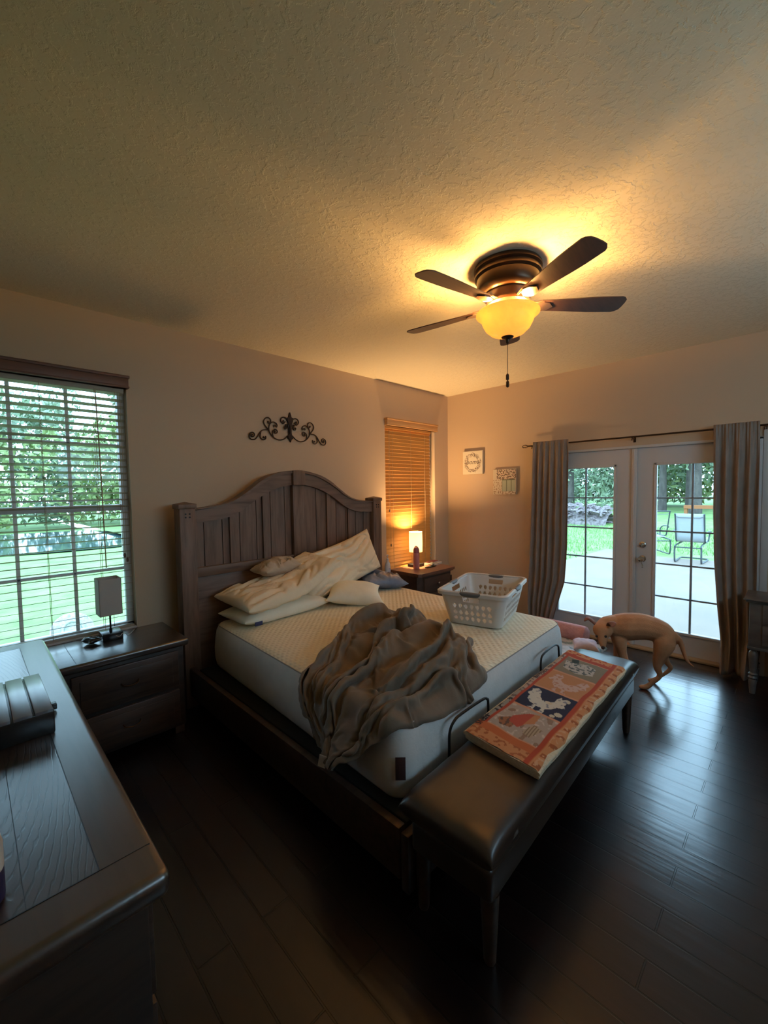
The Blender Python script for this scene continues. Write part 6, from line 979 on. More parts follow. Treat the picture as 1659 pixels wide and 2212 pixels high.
# folded blanket
def inpoly(x, y, P):
    c = False; n = len(P)
    for i in range(n):
        x1, y1 = P[i]; x2, y2 = P[i-1]
        if (y1 > y) != (y2 > y) and x < (x2-x1)*(y-y1)/(y2-y1)+x1: c = not c
    return c
ROOST = [(.10,.52),(.16,.62),(.14,.74),(.20,.86),(.27,.80),(.30,.88),(.36,.76),(.36,.62),(.46,.52),(.58,.50),(.68,.62),(.74,.82),(.84,.90),(.94,.80),(.90,.70),(.95,.58),(.86,.50),(.84,.36),(.74,.26),(.64,.22),(.66,.10),(.72,.06),(.58,.04),(.58,.20),(.46,.22),(.46,.08),(.50,.04),(.38,.04),(.40,.22),(.30,.32),(.24,.46),(.16,.48)]
def nse(x, y, s): return noise.noise(Vector((x, y, s)))
def blcol(a, b):
    return tuple(c*.72 for c in blcol0(a, b))
def blcol0(a, b):
    """a: 0..1 along bench (left..right), b: 0..1 front..back"""
    OR = (.62,.16,.045); OR2 = (.70,.30,.12); CR = (.66,.50,.36); RED = (.50,.07,.025); NAVY = (.015,.02,.06); GR = (.36,.33,.28); DK = (.04,.03,.03)
    x = a; n1 = nse(a*60, b*20, 1); n2 = nse(a*22, b*9, 4)
    if b < .13:            # front border: orange with rooster marks
        k = math.sin(a*2*PI*15); c = OR2
        if k > .55 and .02 < b < .11: c = (.42,.12,.035)
        if n1 > .25: c = (.74,.42,.24)
        return c
    if b < .20: return RED if abs(b-.165) < .028 else OR
    if x < .06: return OR2 if n1 < .2 else (.45,.13,.04)
    if x < .10: return OR
    if x > .955: return OR2 if n1 < .2 else RED
    if x > .92: return RED
    if b > .90: 
        if math.sin(a*110+n2*6) > .1 and n1 > -.2: return (.20,.14,.12) if a > .35 else DK
        return (.55,.40,.30) if a > .45 else GR
    if b > .865: return RED
    u = (x-.10)/.82; v = (b-.20)/.665; k = int(u*4); lu = u*4-k; 
    if lu < .03 or lu > .97: return (.72,.34,.20)
    if k == 0:
        c = (.50,.40,.33)
        if inpoly(v, lu, [(.35,.95),(.55,.85),(.75,.55),(.72,.35),(.5,.3),(.42,.5),(.3,.6)]): c = (.55,.09,.05) if v > .45 else (.60,.25,.10)
        elif inpoly(v, lu, [(.55,.45),(.75,.5),(.9,.3),(.8,.12),(.6,.18)]): c = (.40,.16,.07) if n1 < .1 else (.14,.08,.06)
        elif inpoly(v, lu, [(.1,.5),(.3,.55),(.38,.25),(.2,.15)]): c = (.22,.14,.08) if math.sin(v*120) > 0 else (.52,.40,.28)
        elif n2 < -.30: c = (.34,.22,.16)
        elif n1 > .3: c = (.68,.55,.48)
        return c
    if k == 1:
        if inpoly(v, lu, ROOST): return (.78,.73,.62) if n1 < .30 else (.30,.30,.34)
        if (v-.12)**2+(lu-.22)**2 < .006 or (v-.16)**2+(lu-.80)**2 < .005 or (v-.2)**2+(lu-.1)**2 < .003: return (.70,.62,.46)
        return NAVY
    if k == 2:
        c = (.60,.27,.11)
        if inpoly(1-v, lu, ROOST) : c = (.68,.46,.38) if n1 > -.22 else (.55,.26,.16)
        return c
    c = (.26,.22,.15)
    if inpoly(v, lu, [(.15,.3),(.2,.7),(.45,.85),(.7,.7),(.95,.75),(.85,.3),(.5,.15)]): c = (.55,.50,.44) if n1 > -.15 else (.10,.13,.13)
    elif inpoly(v, lu, [(.6,.7),(.7,.98),(.85,.9),(.78,.7)]): c = (.02,.04,.03)
    return c
BC = [(-3.265,-2.835),(-2.0,-2.800),(-1.925,-2.415),(-3.225,-2.452)]   # FL FR BR BL
def bil(a, b): return tuple((BC[0][i]*(1-a)+BC[1][i]*a)*(1-b)+(BC[3][i]*(1-a)+BC[2][i]*a)*b for i in range(2))
def bl_z(a, b):
    z = .543 + .005*nse(a*7, b*3, 9) + .004*math.sin(a*40+b*3)*max(0, 1-b*5)
    d = min(b, (1-b)*1.2); z -= .022*max(0, 1-d/.06)**2*.8
    return z
blk = thing('folded_blanket', 'folded orange and navy rooster patchwork blanket with cream fleece back, on the leather bench', 'blanket', (-2.6, -2.63, .496))
NA, NB = 300, 90; m = MB(); cols = []
for j in range(NB):
    for i in range(NA):
        a, b = i/(NA-1), j/(NB-1); x, y = bil(a, b); x += .008*nse(b*6, 2, a*3); y += .007*nse(a*8, 5, b*2)
        m.v.append((x, y, bl_z(a, b))); cols.append(blcol(a, b))
m.f = [(j*NA+i, j*NA+i+1, (j+1)*NA+i+1, (j+1)*NA+i) for j in range(NB-1) for i in range(NA-1)]
def painted(name, m, cols, parent=None, material=VC):
    me = bpy.data.meshes.new(name); me.from_pydata(m.v, [], m.f)
    ca = me.color_attributes.new('pattern', 'FLOAT_COLOR', 'POINT')
    ca.data.foreach_set('color', np.array([(*c, 1) for c in cols], dtype=np.float32).ravel())
    me.shade_smooth(); me.materials.append(material); o = bpy.data.objects.new(name, me); C.objects.link(o)
    if parent: o.parent = parent; me.transform(Matrix.Translation(-Vector(root_loc(parent))))
    return o
painted('printed_face', m, cols, blk)
def layer(zb, zt, ins, sd):
    """a rounded fleece layer"""
    m = MB(); K = 8
    def f(a, b):
        t = b*2*PI; ca, sa = math.cos(t), math.sin(t)
        bb = .5+(.5-ins)*np.sign(ca)*abs(ca)**.25; z = (zb+zt)/2+(zt-zb)/2*np.sign(sa)*abs(sa)**.6
        aa = ins*.3+a*(1-ins*.6); x, y = bil(aa, float(bb)); x += .006*nse(bb*5, sd, a*4); y += .006*nse(a*8, 5, bb*2)
        return (x, y, float(z)+.002*nse(a*30, bb*9, sd))
    m.grid(90, 33, f); n = 90
    m.f.append(tuple(j*n for j in range(32))); m.f.append(tuple(j*n+n-1 for j in range(31, -1, -1))); return m
obj('fleece_fold', layer(.497, .518, .012, 1), FLEECE, blk, ang=1.5)
obj('fleece_back', layer(.517, .539, -.006, 2), FLEECE, blk, ang=1.5)

for wd, a_, b_ in (('HENS', .10, .935), ('Chickens', .62, .94)):
    tcv = bpy.data.curves.new('printed_word', 'FONT'); tcv.body = wd; tcv.size = .042; tcv.extrude = .0004; tcv.align_x = 'CENTER'; tcv.align_y = 'CENTER'
    to = bpy.data.objects.new('word_curve', tcv); tm = bpy.data.meshes.new_from_object(to); bpy.data.objects.remove(to)
    wo_ = bpy.data.objects.new('printed_word', tm); C.objects.link(wo_); wo_.parent = blk; tm.materials.append(mat('print_ink', (.035,.025,.03), .9))
    q = bil(a_, b_); wo_.location = Vector((q[0], q[1], bl_z(a_, b_)+.0025))-Vector(blk.location); wo_.rotation_euler = (0, 0, math.pi+.03)

# ------------------------------------------------------------------ nightstands and dressers
def chest_body(r, x0, x1, y0, y1, z0, z1, wm):
    """carcass set in from the top"""
    obj('carcass', MB().box((x0, y0, z0), (x1, y1, z1), .006), wm, r)
def top_slab(r, x0, x1, y0, y1, z0, z1, fr, panel, mx, my, bev=.014):
    """framed top: one rounded slab, centre panel and thin dark joints"""
    z = z1
    obj('top_slab', MB().box((x0, y0, z0), (x1, y1, z), bev, 5), my, r)
    obj('top_panel', MB().box((x0+fr, y0+fr, z-.004), (x1-fr, y1-fr, z+.0006)), panel, r, smooth=False)
    m = MB(); g = .0022
    for q in ((x0+fr-g, y0+fr-g, x1-fr+g, y0+fr), (x0+fr-g, y1-fr, x1-fr+g, y1-fr+g), (x0+fr-g, y0+fr, x0+fr, y1-fr), (x1-fr, y0+fr, x1-fr+g, y1-fr),
              (x0+.012, y0+fr-g, x0+fr, y0+fr-g+.001), (x1-fr, y0+fr-g, x1-.012, y0+fr-g+.001), ((x0+x1)/2+.07, y0+fr, (x0+x1)/2+.0715, y1-fr)):
        m.box((q[0], q[1], z-.003), (q[2], q[3], z+.0009))
    obj('panel_joints', m, BLACK, r, smooth=False)
# left nightstand (drawers face -y)
ns = thing('nightstand', 'dark brown wooden two-drawer chest under the left window, with the small unlit lamp', 'nightstand', (-4.13, -.3, 0))
x0, x1, y0, y1, zt_ = -4.50, -3.765, -.56, -.02, .66
obj('top_slab', MB().box((x0, y0, zt_-.05), (x1, y1, zt_), .016, 4), TOPWX, ns)
obj('inlay_line', MB().box((x0+.10, y0+.03, zt_-.001), (x0+.104, y1-.03, zt_+.0006)), BLACK, ns, smooth=False)
chest_body(ns, x0+.03, x1-.03, y0+.03, y1, .05, zt_-.05, CHESTW)
for z0, z1 in ((.34, .585), (.08, .315)):
    d = obj('drawer', MB().box((x0+.07, y0+.012, z0), (x1-.07, y0+.035, z1), .006), DWOOD, ns)
    obj('drawer_panel', MB().box((x0+.11, y0+.006, z0+.035), (x1-.11, y0+.014, z1-.035), .004), DWOOD, d)
    obj('handle', MB().tube(curve_pts([(-4.18, y0+.01, (z0+z1)/2+.01), (-4.17, y0-.015, (z0+z1)/2), (-4.13, y0-.022, (z0+z1)/2-.008), (-4.09, y0-.015, (z0+z1)/2), (-4.08, y0+.01, (z0+z1)/2+.01)], 4), .005, 8), BRONZE, d)
for a in (x0+.04, x1-.10):
    for b in (y0+.035, y1-.07): obj('foot', MB().box((a, b, 0), (a+.06, b+.06, .055), .004), DWOOD, ns)
# right nightstand
nr = thing('nightstand', 'brown nightstand with clipped corners and round knobs under the glowing lamp', 'nightstand', (-.88, -.28, 0))
x0, x1, y0, y1, zt_ = -1.235, -.545, -.515, -.03, .70
def clip_poly(x0, x1, y0, y1, c): return [(x0, y1), (x0, y0+c), (x0+c, y0), (x1-c, y0), (x1, y0+c), (x1, y1)]
idf = lambda a, b, d: (a, b, d)
NSTOP = mat('nightstand_top', rough=.3, spec=.6, build=wood((.10,.045,.028), (.20,.095,.060), 'x', .25))
obj('top_slab', MB().prism(clip_poly(x0, x1, y0, y1, .03), idf, zt_-.026, zt_).prism(clip_poly(x0+.012, x1-.012, y0+.012, y1, .03), idf, zt_-.042, zt_-.026), NSTOP, nr, smooth=False)
NSB = mat('nightstand_body', rough=.45, build=wood((.035,.018,.012), (.085,.048,.034), 'x', .3))
obj('carcass', MB().prism(clip_poly(x0+.03, x1-.03, y0+.03, y1, .05), idf, .06, zt_-.042), NSB, nr, smooth=False)
obj('plinth', MB().prism(clip_poly(x0+.015, x1-.015, y0+.018, y1, .05), idf, 0, .065), NSB, nr, smooth=False)
for z0, z1 in ((.46, .635), (.27, .44), (.085, .25)):
    d = obj('drawer', MB().box((x0+.095, y0+.018, z0), (x1-.095, y0+.034, z1), .005), NSB, nr)
    obj('knob', MB().lathe([(.010,0),(.009,.010),(.019,.016),(.021,.024),(.014,.031),(.001,.033)], ((x0+x1)/2, y0+.018, (z0+z1)/2), 18, Matrix.Rotation(PI/2, 4, 'X')), COPPER, d)
m = MB()
for xx in (x1-.076, x1-.062): m.box((xx, y0+.026, .12), (xx+.006, y0+.0335, .60))
obj('fluting', m, BLACK, nr, smooth=False)
# foreground dresser
dr_ = thing('dresser', 'long dark wooden dresser in the left foreground with framed glossy top', 'dresser', (-4.84, -1.68, 0))
x0, x1, y0, y1, zt_ = -5.13, -4.555, -2.66, -.70, .90
top_slab(dr_, x0, x1, y0, y1, zt_-.055, zt_, .105, TOPC, TOPWX, TOPWY, .02)
chest_body(dr_, x0+.02, x1-.035, y0+.035, y1-.03, .05, zt_-.055, CHESTW)
for k in range(3):
    for j in range(3):
        ya = y0+.07+k*.62; za = .09+j*.25
        d = obj('drawer', MB().box((x1-.04, ya, za), (x1-.018, ya+.57, za+.23), .006), DWOOD, dr_)
        obj('knob', MB().lathe([(.008,0),(.007,.012),(.016,.018),(.014,.028),(.001,.030)], (x1-.018, ya+.285, za+.115), 14, Matrix.Rotation(PI/2, 4, 'Y')), BRONZE, d)
for a in (x0+.03, x1-.11):
    for b in (y0+.05, y1-.11): obj('foot', MB().box((a, b, 0), (a+.06, b+.06, .055), .004), DWOOD, dr_)
# right painted cabinet
cb = thing('dresser', 'grey painted vanity chest with turned legs and dark knobs beside the right curtain', 'vanity', (-.27, -3.8, 0))
x0, x1, y0, y1, zt_ = -.49, -.14, -4.33, -3.262, .765
obj('top', MB().box((x0-.03, y0-.03, zt_-.014), (x1, y1+.035, zt_), .006).box((x0-.018, y0-.018, zt_-.030), (x1, y1+.022, zt_-.013), .006), PAINTG, cb)
obj('carcass', MB().box((x0, y0, .37), (x1, y1, zt_-.030), .004), PAINTG, cb)
for k in range(2):
    for z0, z1 in ((.575, .725), (.405, .558)):
        ya = y1-.05-(k+1)*.47
        d = obj('drawer', MB().box((x0-.012, ya, z0), (x0+.01, ya+.44, z1), .004).box((x0-.016, ya+.03, z0+.025), (x0-.010, ya+.41, z1-.025), .003), PAINTG, cb)
        for kk in (.09, .35): obj('knob', MB().lathe([(.008,0),(.007,.010),(.016,.016),(.013,.026),(.001,.027)], (x0-.014, ya+kk, (z0+z1)/2), 14, Matrix.Rotation(-PI/2, 4, 'Y')), BLACK, d)
obj('apron_molding', MB().box((x0-.014, y0, .362), (x1, y1+.008, .382), .005), PAINTG, cb)
for a in (x0+.032, x1-.032):
    for b in (y0+.035, y1-.03):
        obj('leg', MB().lathe([(.018,0),(.022,.05),(.026,.10),(.018,.115),(.030,.13),(.020,.145),(.030,.158),(.019,.17),(.024,.22),(.031,.30),(.028,.33),(.018,.345),(.027,.355),(.027,.365)], (a, b, 0), 18), PAINTG, cb)

# ------------------------------------------------------------------ items on furniture
lm = thing('table_lamp', 'small unlit lamp with rectangular grey fabric shade on the left chest', 'table lamp', (-4.13, -.17, .66))
obj('base', MB().box((-4.205, -.235, .66), (-4.085, -.105, .712), .004), BLACKP, lm)
obj('pole', MB().lathe([(.010,.0),(.010,.02),(.006,.024),(.006,.17)], (-4.145, -.17, .71), 14), BLACK, lm)
m = MB(); X = (-4.215, -4.082, -.235, -.105); 
for a, b in (((X[0], X[2]), (X[1], X[2]+.002)), ((X[0], X[3]-.002), (X[1], X[3])), ((X[0], X[2]), (X[0]+.002, X[3])), ((X[1]-.002, X[2]), (X[1], X[3]))): m.box((a[0], a[1], .835), (b[0], b[1], 1.085))
obj('shade', m, SHADEO, lm, smooth=False)
obj('shade_spider', MB().tube([(-4.213, -.17, .88), (-4.084, -.17, .88)], .002, 6).tube([(-4.145, -.17, .86), (-4.145, -.17, .93)], .012, 10), BLACK, lm)
obj('pull_chain', MB().tube([(-4.125, -.19, .85), (-4.125, -.19, .755)], .0012, 5).sphere((-4.125, -.19, .752), .005, 6), BLACK, lm)
obj('usb_cord', MB().tube(curve_pts([(-4.13, -.236, .69), (-4.11, -.25, .685), (-4.09, -.24, .70), (-4.07, -.23, .69), (-4.05, -.2, .665), (-4.0, -.12, .664), (-3.96, -.05, .664)], 5), .0018, 6), mat('white_cord', (.6,.6,.6), .5), lm, label='white cord hooked over the base')
gl = thing('eyeglasses_case', 'small dark glasses case left of the unlit lamp base', 'glasses case', (-4.26, -.2, .66))
obj('shell', crumple(.075, .10, .045, 51, TR((-4.262, -.19, .685), R_(20)), 26, 20, .004, 20), BLACKP, gl)
obj('wire_frame', MB().tube(curve_pts([(-4.31, -.15, .672), (-4.30, -.17, .70), (-4.27, -.2, .715), (-4.23, -.19, .70), (-4.215, -.16, .68)], 5), .002, 6), CHROME, gl)
# glowing lamp
lr = thing('table_lamp', 'glowing lamp with white cylindrical shade in front of the closed tan blind', 'table lamp', (-.872, -.14, .70))
obj('base', MB().box((-.955, -.205, .70), (-.79, -.075, .735), .006), BLACK, lr)
obj('pole', MB().lathe([(.012,.0),(.012,.01),(.006,.014),(.006,.22)], (-.872, -.14, .735), 14), BLACK, lr)
pr = [(.083,.885),(.083,1.135),(.081,1.135),(.081,.885),(.083,.885)]
obj('lamp_shade', MB().lathe(pr, (-.872, -.14, 0), 40, cap=False), SHADEM, lr)
obj('bulb', MB().lathe([(.012,.94),(.014,.965),(.029,1.0),(.030,1.02),(.02,1.045),(.001,1.05)], (-.872, -.14, -.06), 20), translucent('lit_bulb', (.9,.8,.6), (.9,.8,.6), (1,.78,.45), 14), lr)
obj('shade_ring', MB().tube([(-.955, -.14, .895), (-.789, -.14, .895)], .002, 6).tube([(-.872, -.223, .895), (-.872, -.057, .895)], .002, 6), BLACK, lr)
def plight(name, loc, w, col, rad, parent):
    l = bpy.data.lights.new(name, 'POINT'); l.energy = w; l.color = col; l.shadow_soft_size = rad
    o = bpy.data.objects.new(name, l); C.objects.link(o); o.parent = parent; o.location = Vector(loc)-Vector(root_loc(parent)); return o
plight('lamp_light', (-.872, -.14, 1.065), LAMP_W, (1.0,.58,.24), .05, lr)
bt = thing('water_bottle', 'tall pink insulated bottle with mauve lid in front of the glowing lamp', 'bottle', (-.985, -.245, .70))
obj('body', MB().lathe([(.034,0),(.037,.004),(.037,.17),(.035,.19)], (-.985, -.245, .70), 28), PINK, bt)
obj('lid', MB().lathe([(.036,0),(.036,.04),(.028,.065),(.012,.075),(.001,.077)], (-.985, -.245, .892), 28).tube(curve_pts([(-.985, -.278, .90), (-.985, -.272, .955), (-.985, -.245, .975), (-.985, -.218, .955), (-.985, -.212, .90)], 5), .005, 8), PINKL, bt)
ph = tag(obj('phone_charger', MB().box((-.88, -.33, .70), (-.70, -.285, .712), .004, 2, Matrix.Identity(4)), BLACKP), 'black flat cable box lying right of the pink bottle', 'charger')
bk = [('book', (.62,.58,.54), .0, .022, (-.60, -.20), .20, .15, 8, 'pale paperback lying under the brown notebook on the right nightstand', (.25,.28,.36)),
      ('notebook', (.16,.045,.03), .0225, .018, (-.595, -.19), .15, .11, 12, 'small brown notebook on top of the pale book', None)]
for nm, col, dz, th_, c, w, d, rz, lb, c2 in bk:
    Mx = TR((c[0], c[1], .7005+dz), R_(rz)); t = thing(nm, lb, 'book', (c[0], c[1], .70+dz))
    obj('pages', MB().box((-w/2+.003, -d/2+.003, .002), (w/2-.003, d/2-.003, th_-.002), M=Mx), mat('paper', (.70,.66,.60), .8), t, smooth=False)
    obj('cover', MB().box((-w/2, -d/2, 0), (w/2, d/2, .002), M=Mx).box((-w/2, -d/2, th_-.002), (w/2, d/2, th_), M=Mx).box((-w/2, -d/2, 0), (-w/2+.002, d/2, th_), M=Mx), mat('cover_'+nm, col, .6), t, smooth=False)
cloth_ = tag(obj('tissue', crumple(.09, .06, .035, 61, TR((-.705, -.255, .722), .3), 24, 18, .006, 20), mat('tissue_green', (.45,.50,.42), .8)), 'small crumpled pale tissue beside the books on the right nightstand', 'tissue')
lo = thing('lotion_bottle', 'white pump lotion bottle standing between headboard and right nightstand', 'bottle', (-1.335, -.10, .0))
st = thing('side_shelf', 'narrow dark ledge behind the right nightstand carrying the lotion bottle', 'shelf', (-1.33, -.1, 0))
obj('board', MB().box((-1.41, -.17, .60), (-1.27, -.03, .62), .003), NSB, st)
for q in (-1.40, -1.29): obj('leg', MB().box((q, -.16, 0), (q+.015, -.04, .60)), NSB, st)
lo.location = (-1.335, -.10, .62)
obj('bottle_body', MB().lathe([(.030,0),(.034,.005),(.034,.14),(.026,.18),(.013,.20),(.013,.215)], (-1.335, -.10, .62), 24), mat('lotion_white', (.72,.70,.70), .4), lo)
obj('pump', MB().lathe([(.014,0),(.014,.02),(.005,.024),(.005,.05),(.012,.052),(.012,.064)], (-1.335, -.10, .835), 14).tube([(-1.335, -.10, .895), (-1.375, -.12, .893)], .005, 8), mat('lotion_white'), lo)
m = MB(); 
for k in range(6): m.box((-1.352, -.1355, .665+k*.014), (-1.318, -.1335, .669+k*.014))
obj('printed_lines', m, mat('label_ink', (.25,.18,.45), .6), lo, smooth=False)
# black ribbed dock box on the dresser
bx = thing('charging_dock', 'glossy black ribbed organiser box on the foreground dresser', 'desk organiser', (-4.80, -1.69, .90))
obj('case', MB().box((-4.955, -1.87, .90), (-4.645, -1.495, .975), .006), BLACKP, bx)
for k in range(6):
    a = -4.952+k*.0512; obj('rib', MB().box((a+.003, -1.869, .970), (a+.0478, -1.496, .981), .0015), RIB, bx)
obj('side_plug', MB().box((-4.648, -1.70, .905), (-4.620, -1.672, .925), .003), BLACKP, bx)
wp = thing('wipes_tub', 'round white and navy tub at the near left end of the dresser top', 'tub', (-4.842, -2.48, .90))
obj('tub', MB().lathe([(.044,0),(.047,.004),(.047,.062)], (-4.842, -2.48, .90), 30), mat('navy_label', (.015,.02,.09), .35), wp)
obj('upper_band', MB().lathe([(.0472,0),(.0472,.045),(.044,.06),(.03,.066)], (-4.842, -2.48, .960), 30), mat('tub_white', (.62,.60,.55), .35), wp)

# ------------------------------------------------------------------ wall pieces
def canvas(name, label, yc, zc, w, painter):
    t = thing(name, label, 'wall art', (-.016, yc, zc))
    obj('block', MB().box((-.034, yc-w/2, zc-w/2), (-.001, yc+w/2, zc+w/2), .002), mat('canvas_edge', (.58,.50,.38), .8), t)
    n = 130; m = MB(); cols = []
    for j in range(n):
        for i in range(n):
            a, b = i/(n-1), j/(n-1); m.v.append((-.0346, yc+w/2-.001-a*(w-.002), zc-w/2+.001+b*(w-.002))); cols.append(painter(a, b))
    m.f = [(j*n+i, j*n+i+1, (j+1)*n+i+1, (j+1)*n+i) for j in range(n-1) for i in range(n-1)]
    painted('painted_face', m, cols, t); return t
def wreath(a, b):
    x, y = a-.5, b-.5; r = math.hypot(x, y); t = math.atan2(y, x); c = (.66,.60,.47)
    n1 = nse(a*24, b*24, 2); k = abs(r-.345-.02*math.sin(t*9))
    if k < .075 and (n1 > .12): return (.10,.06,.045)
    if k < .085 and n1 < -.25: return (.30,.18,.12)
    return c
def jar(a, b):
    n1 = nse(a*22, b*22, 7); c = (.62,.54,.40)
    if b > .60 and a > .15 and n1 > .08: return (.14,.08,.05)
    if b > .60 and a > .15 and n1 < -.3: return (.58,.36,.28)
    if .12 < b < .60 and .40 < a < .97:
        f = abs(((a-.40)*5) % 1-.5)
        return (.16,.18,.12) if (f > .42 or b > .565) else (.40,.44,.33)
    if a < .4 and .1 < b < .6 and n1 > .22: return (.36,.24,.15)
    if b < .12 and n1 > .1: return (.3,.2,.12)
    return c
cv = canvas('canvas_print', 'square canvas with brown flower wreath and script word, nearer the room corner', -.425, 2.003, .305, wreath)
fc = bpy.data.curves.new('lettering', 'FONT'); fc.body = 'home'; fc.size = .085; fc.shear = .35; fc.extrude = .0004; fc.align_x = 'CENTER'
tmp_ = bpy.data.objects.new('lettering_curve', fc); lm_ = bpy.data.meshes.new_from_object(tmp_); bpy.data.objects.remove(tmp_)
fo = bpy.data.objects.new('lettering', lm_); C.objects.link(fo); fo.parent = cv; lm_.materials.append(mat('ink_brown', (.10,.06,.045), .8))
fo.location = Vector((-.0352, -.425, 1.985))-Vector(cv.location); fo.rotation_euler = (PI/2, 0, -PI/2)
canvas('canvas_print', 'square canvas of flowers in a pale green jar, nearer the curtain', -.888, 1.738, .315, jar)
# wrought iron scroll
ir = thing('wall_scroll', 'dark wrought iron fleur scroll hung on the wall above the headboard', 'wall decor', (-2.562, -.006, 2.27))
A = [[(-2.952,2.173),(-2.96,2.18),(-2.966,2.17),(-2.958,2.158),(-2.939,2.167),(-2.938,2.187),(-2.957,2.197),(-2.981,2.184),(-2.988,2.158),(-2.97,2.135),(-2.934,2.137),(-2.906,2.165),(-2.882,2.202),(-2.848,2.228),(-2.791,2.233)],
 [(-2.845,2.168),(-2.85,2.159),(-2.833,2.158),(-2.824,2.171),(-2.826,2.15),(-2.851,2.139),(-2.876,2.152),(-2.88,2.177),(-2.872,2.208)],
 [(-2.788,2.309),(-2.80,2.309),(-2.789,2.297),(-2.771,2.304),(-2.77,2.33),(-2.793,2.346),(-2.822,2.337),(-2.84,2.307),(-2.832,2.278),(-2.807,2.249),(-2.784,2.228)],
 [(-2.732,2.267),(-2.737,2.277),(-2.725,2.282),(-2.708,2.270),(-2.702,2.285),(-2.713,2.302),(-2.742,2.311),(-2.771,2.296),(-2.787,2.267),(-2.788,2.225),(-2.763,2.186),(-2.723,2.158),(-2.676,2.149),(-2.627,2.163),(-2.590,2.195)],
 [(-2.721,2.221),(-2.727,2.228),(-2.733,2.217),(-2.722,2.208),(-2.704,2.217),(-2.703,2.233),(-2.721,2.244),(-2.747,2.229),(-2.754,2.202),(-2.741,2.168)],
 [(-2.625,2.33),(-2.634,2.337),(-2.637,2.323),(-2.622,2.317),(-2.613,2.33),(-2.621,2.318),(-2.64,2.308),(-2.661,2.330),(-2.655,2.355),(-2.632,2.368),(-2.603,2.361),(-2.588,2.339),(-2.578,2.297),(-2.572,2.25),(-2.580,2.195)],
 [(-2.614,2.278),(-2.623,2.282),(-2.624,2.269),(-2.608,2.27),(-2.604,2.282),(-2.622,2.292),(-2.643,2.280),(-2.641,2.262),(-2.620,2.253),(-2.61,2.30),(-2.586,2.290),(-2.576,2.25),(-2.578,2.2)]]
for k, path in enumerate(A):
    if k == 6: path = [(-2.614,2.272),(-2.620,2.279),(-2.628,2.272),(-2.622,2.259),(-2.604,2.262),(-2.600,2.280),(-2.612,2.298),(-2.592,2.300),(-2.578,2.275),(-2.574,2.235)]
    for sg in (1, -1):
        P = curve_pts([(-2.562+sg*(a+2.562), -.014, z) for a, z in path], 6)
        obj('scroll', MB().tube(P, .0058, 8), IRON, ir)
fl = [(-.0,.152),(.010,.125),(.014,.105),(.034,.098),(.030,.070),(.018,.045),(.008,.02),(.006,-.03),(.010,-.06),(.030,-.075),(.026,-.098),(.012,-.108),(.006,-.118),(0,-.134)]
poly = [(a-2.562, z+2.268) for a, z in fl]+[(-a-2.562, z+2.268) for a, z in fl[::-1][1:-1]]
obj('fleur', MB().prism(poly, lambda a, b, d: (a, d, b), -.026, -.004), IRON, ir)
obj('hanger', MB().box((-2.572, -.01, 2.24), (-2.552, -.0005, 2.26)), IRON, ir)

# ------------------------------------------------------------------ ceiling fan
fc_ = Vector((-2.52, -2.29, H)); fan = thing('ceiling_fan', 'bronze ceiling fan with five dark blades and glowing amber glass bowl', 'ceiling fan', fc_)
cxy = (fc_.x, fc_.y, 0)
obj('canopy', MB().lathe([(.185,H-.001),(.192,H-.012),(.192,H-.026),(.180,H-.036),(.188,H-.046),(.188,H-.060),(.176,H-.072),(.176,H-.125),(.160,H-.150),(.14,H-.158)], cxy, 48), BRONZE, fan)
obj('motor_band', MB().lathe([(.135,2.79),(.138,2.775),(.126,2.757),(.121,2.745),(.124,2.737),(.117,2.725),(.08,2.715)], cxy, 40), COPPER, fan)
obj('switch_housing', MB().lathe([(.075,2.73),(.075,2.70),(.05,2.69)], cxy, 32), COPPER, fan)
angs = [math.atan2(-.758, -.37), math.atan2(-.585, .566), math.atan2(.393, .724), math.atan2(.821, -.119), math.atan2(.128, -.801)]
a0 = sum((a-k*2*PI/5+8*PI) % (2*PI/5) for k, a in enumerate(sorted(angs)))/5
base_a = angs[0]
zb_f = 2.722
def blade(ang):
    Mx = Matrix.Translation((fc_.x, fc_.y, zb_f)) @ Matrix.Rotation(ang, 4, 'Z') @ Matrix.Rotation(R_(-11), 4, 'X')
    P = []; L0, L1 = .19, .675
    for t in np.linspace(0, 1, 14): P.append((L0+(L1-L0)*t, .047+.022*smooth01(t*1.3)))
    P = P[:-1]; out = [(x, w) for x, w in P]+[(L1-.02, .062), (L1-.004, .045), (L1, .02)]
    poly = out+[(x, -w) for x, w in out[::-1]]
    m = MB().prism(poly, lambda a, b, d: tuple(Mx @ Vector((a, b, d))), -.003, .003)
    b_ = obj('blade', m, BLADE, fan, ang=.4)
    Mi = Matrix.Translation((fc_.x, fc_.y, zb_f)) @ Matrix.Rotation(ang, 4, 'Z')
    m = MB().tube([Mi @ Vector(q) for q in ((.085, .012, .025), (.12, .018, .012), (.16, .035, -.004), (.20, .04, -.006))], .007, 8)
    m.tube([Mi @ Vector(q) for q in ((.085, -.012, .025), (.12, -.018, .012), (.16, -.035, .002), (.20, -.04, .008))], .007, 8)
    pp = [(.15,.0),(.17,.032),(.20,.042),(.235,.032),(.262,0),(.235,-.032),(.20,-.042),(.17,-.032)]
    m.prism(pp, lambda a, b, d: tuple(Mx @ Vector((a, b, d))), -.010, -.003)
    obj('blade_iron', m, COPPER, fan, ang=.4)
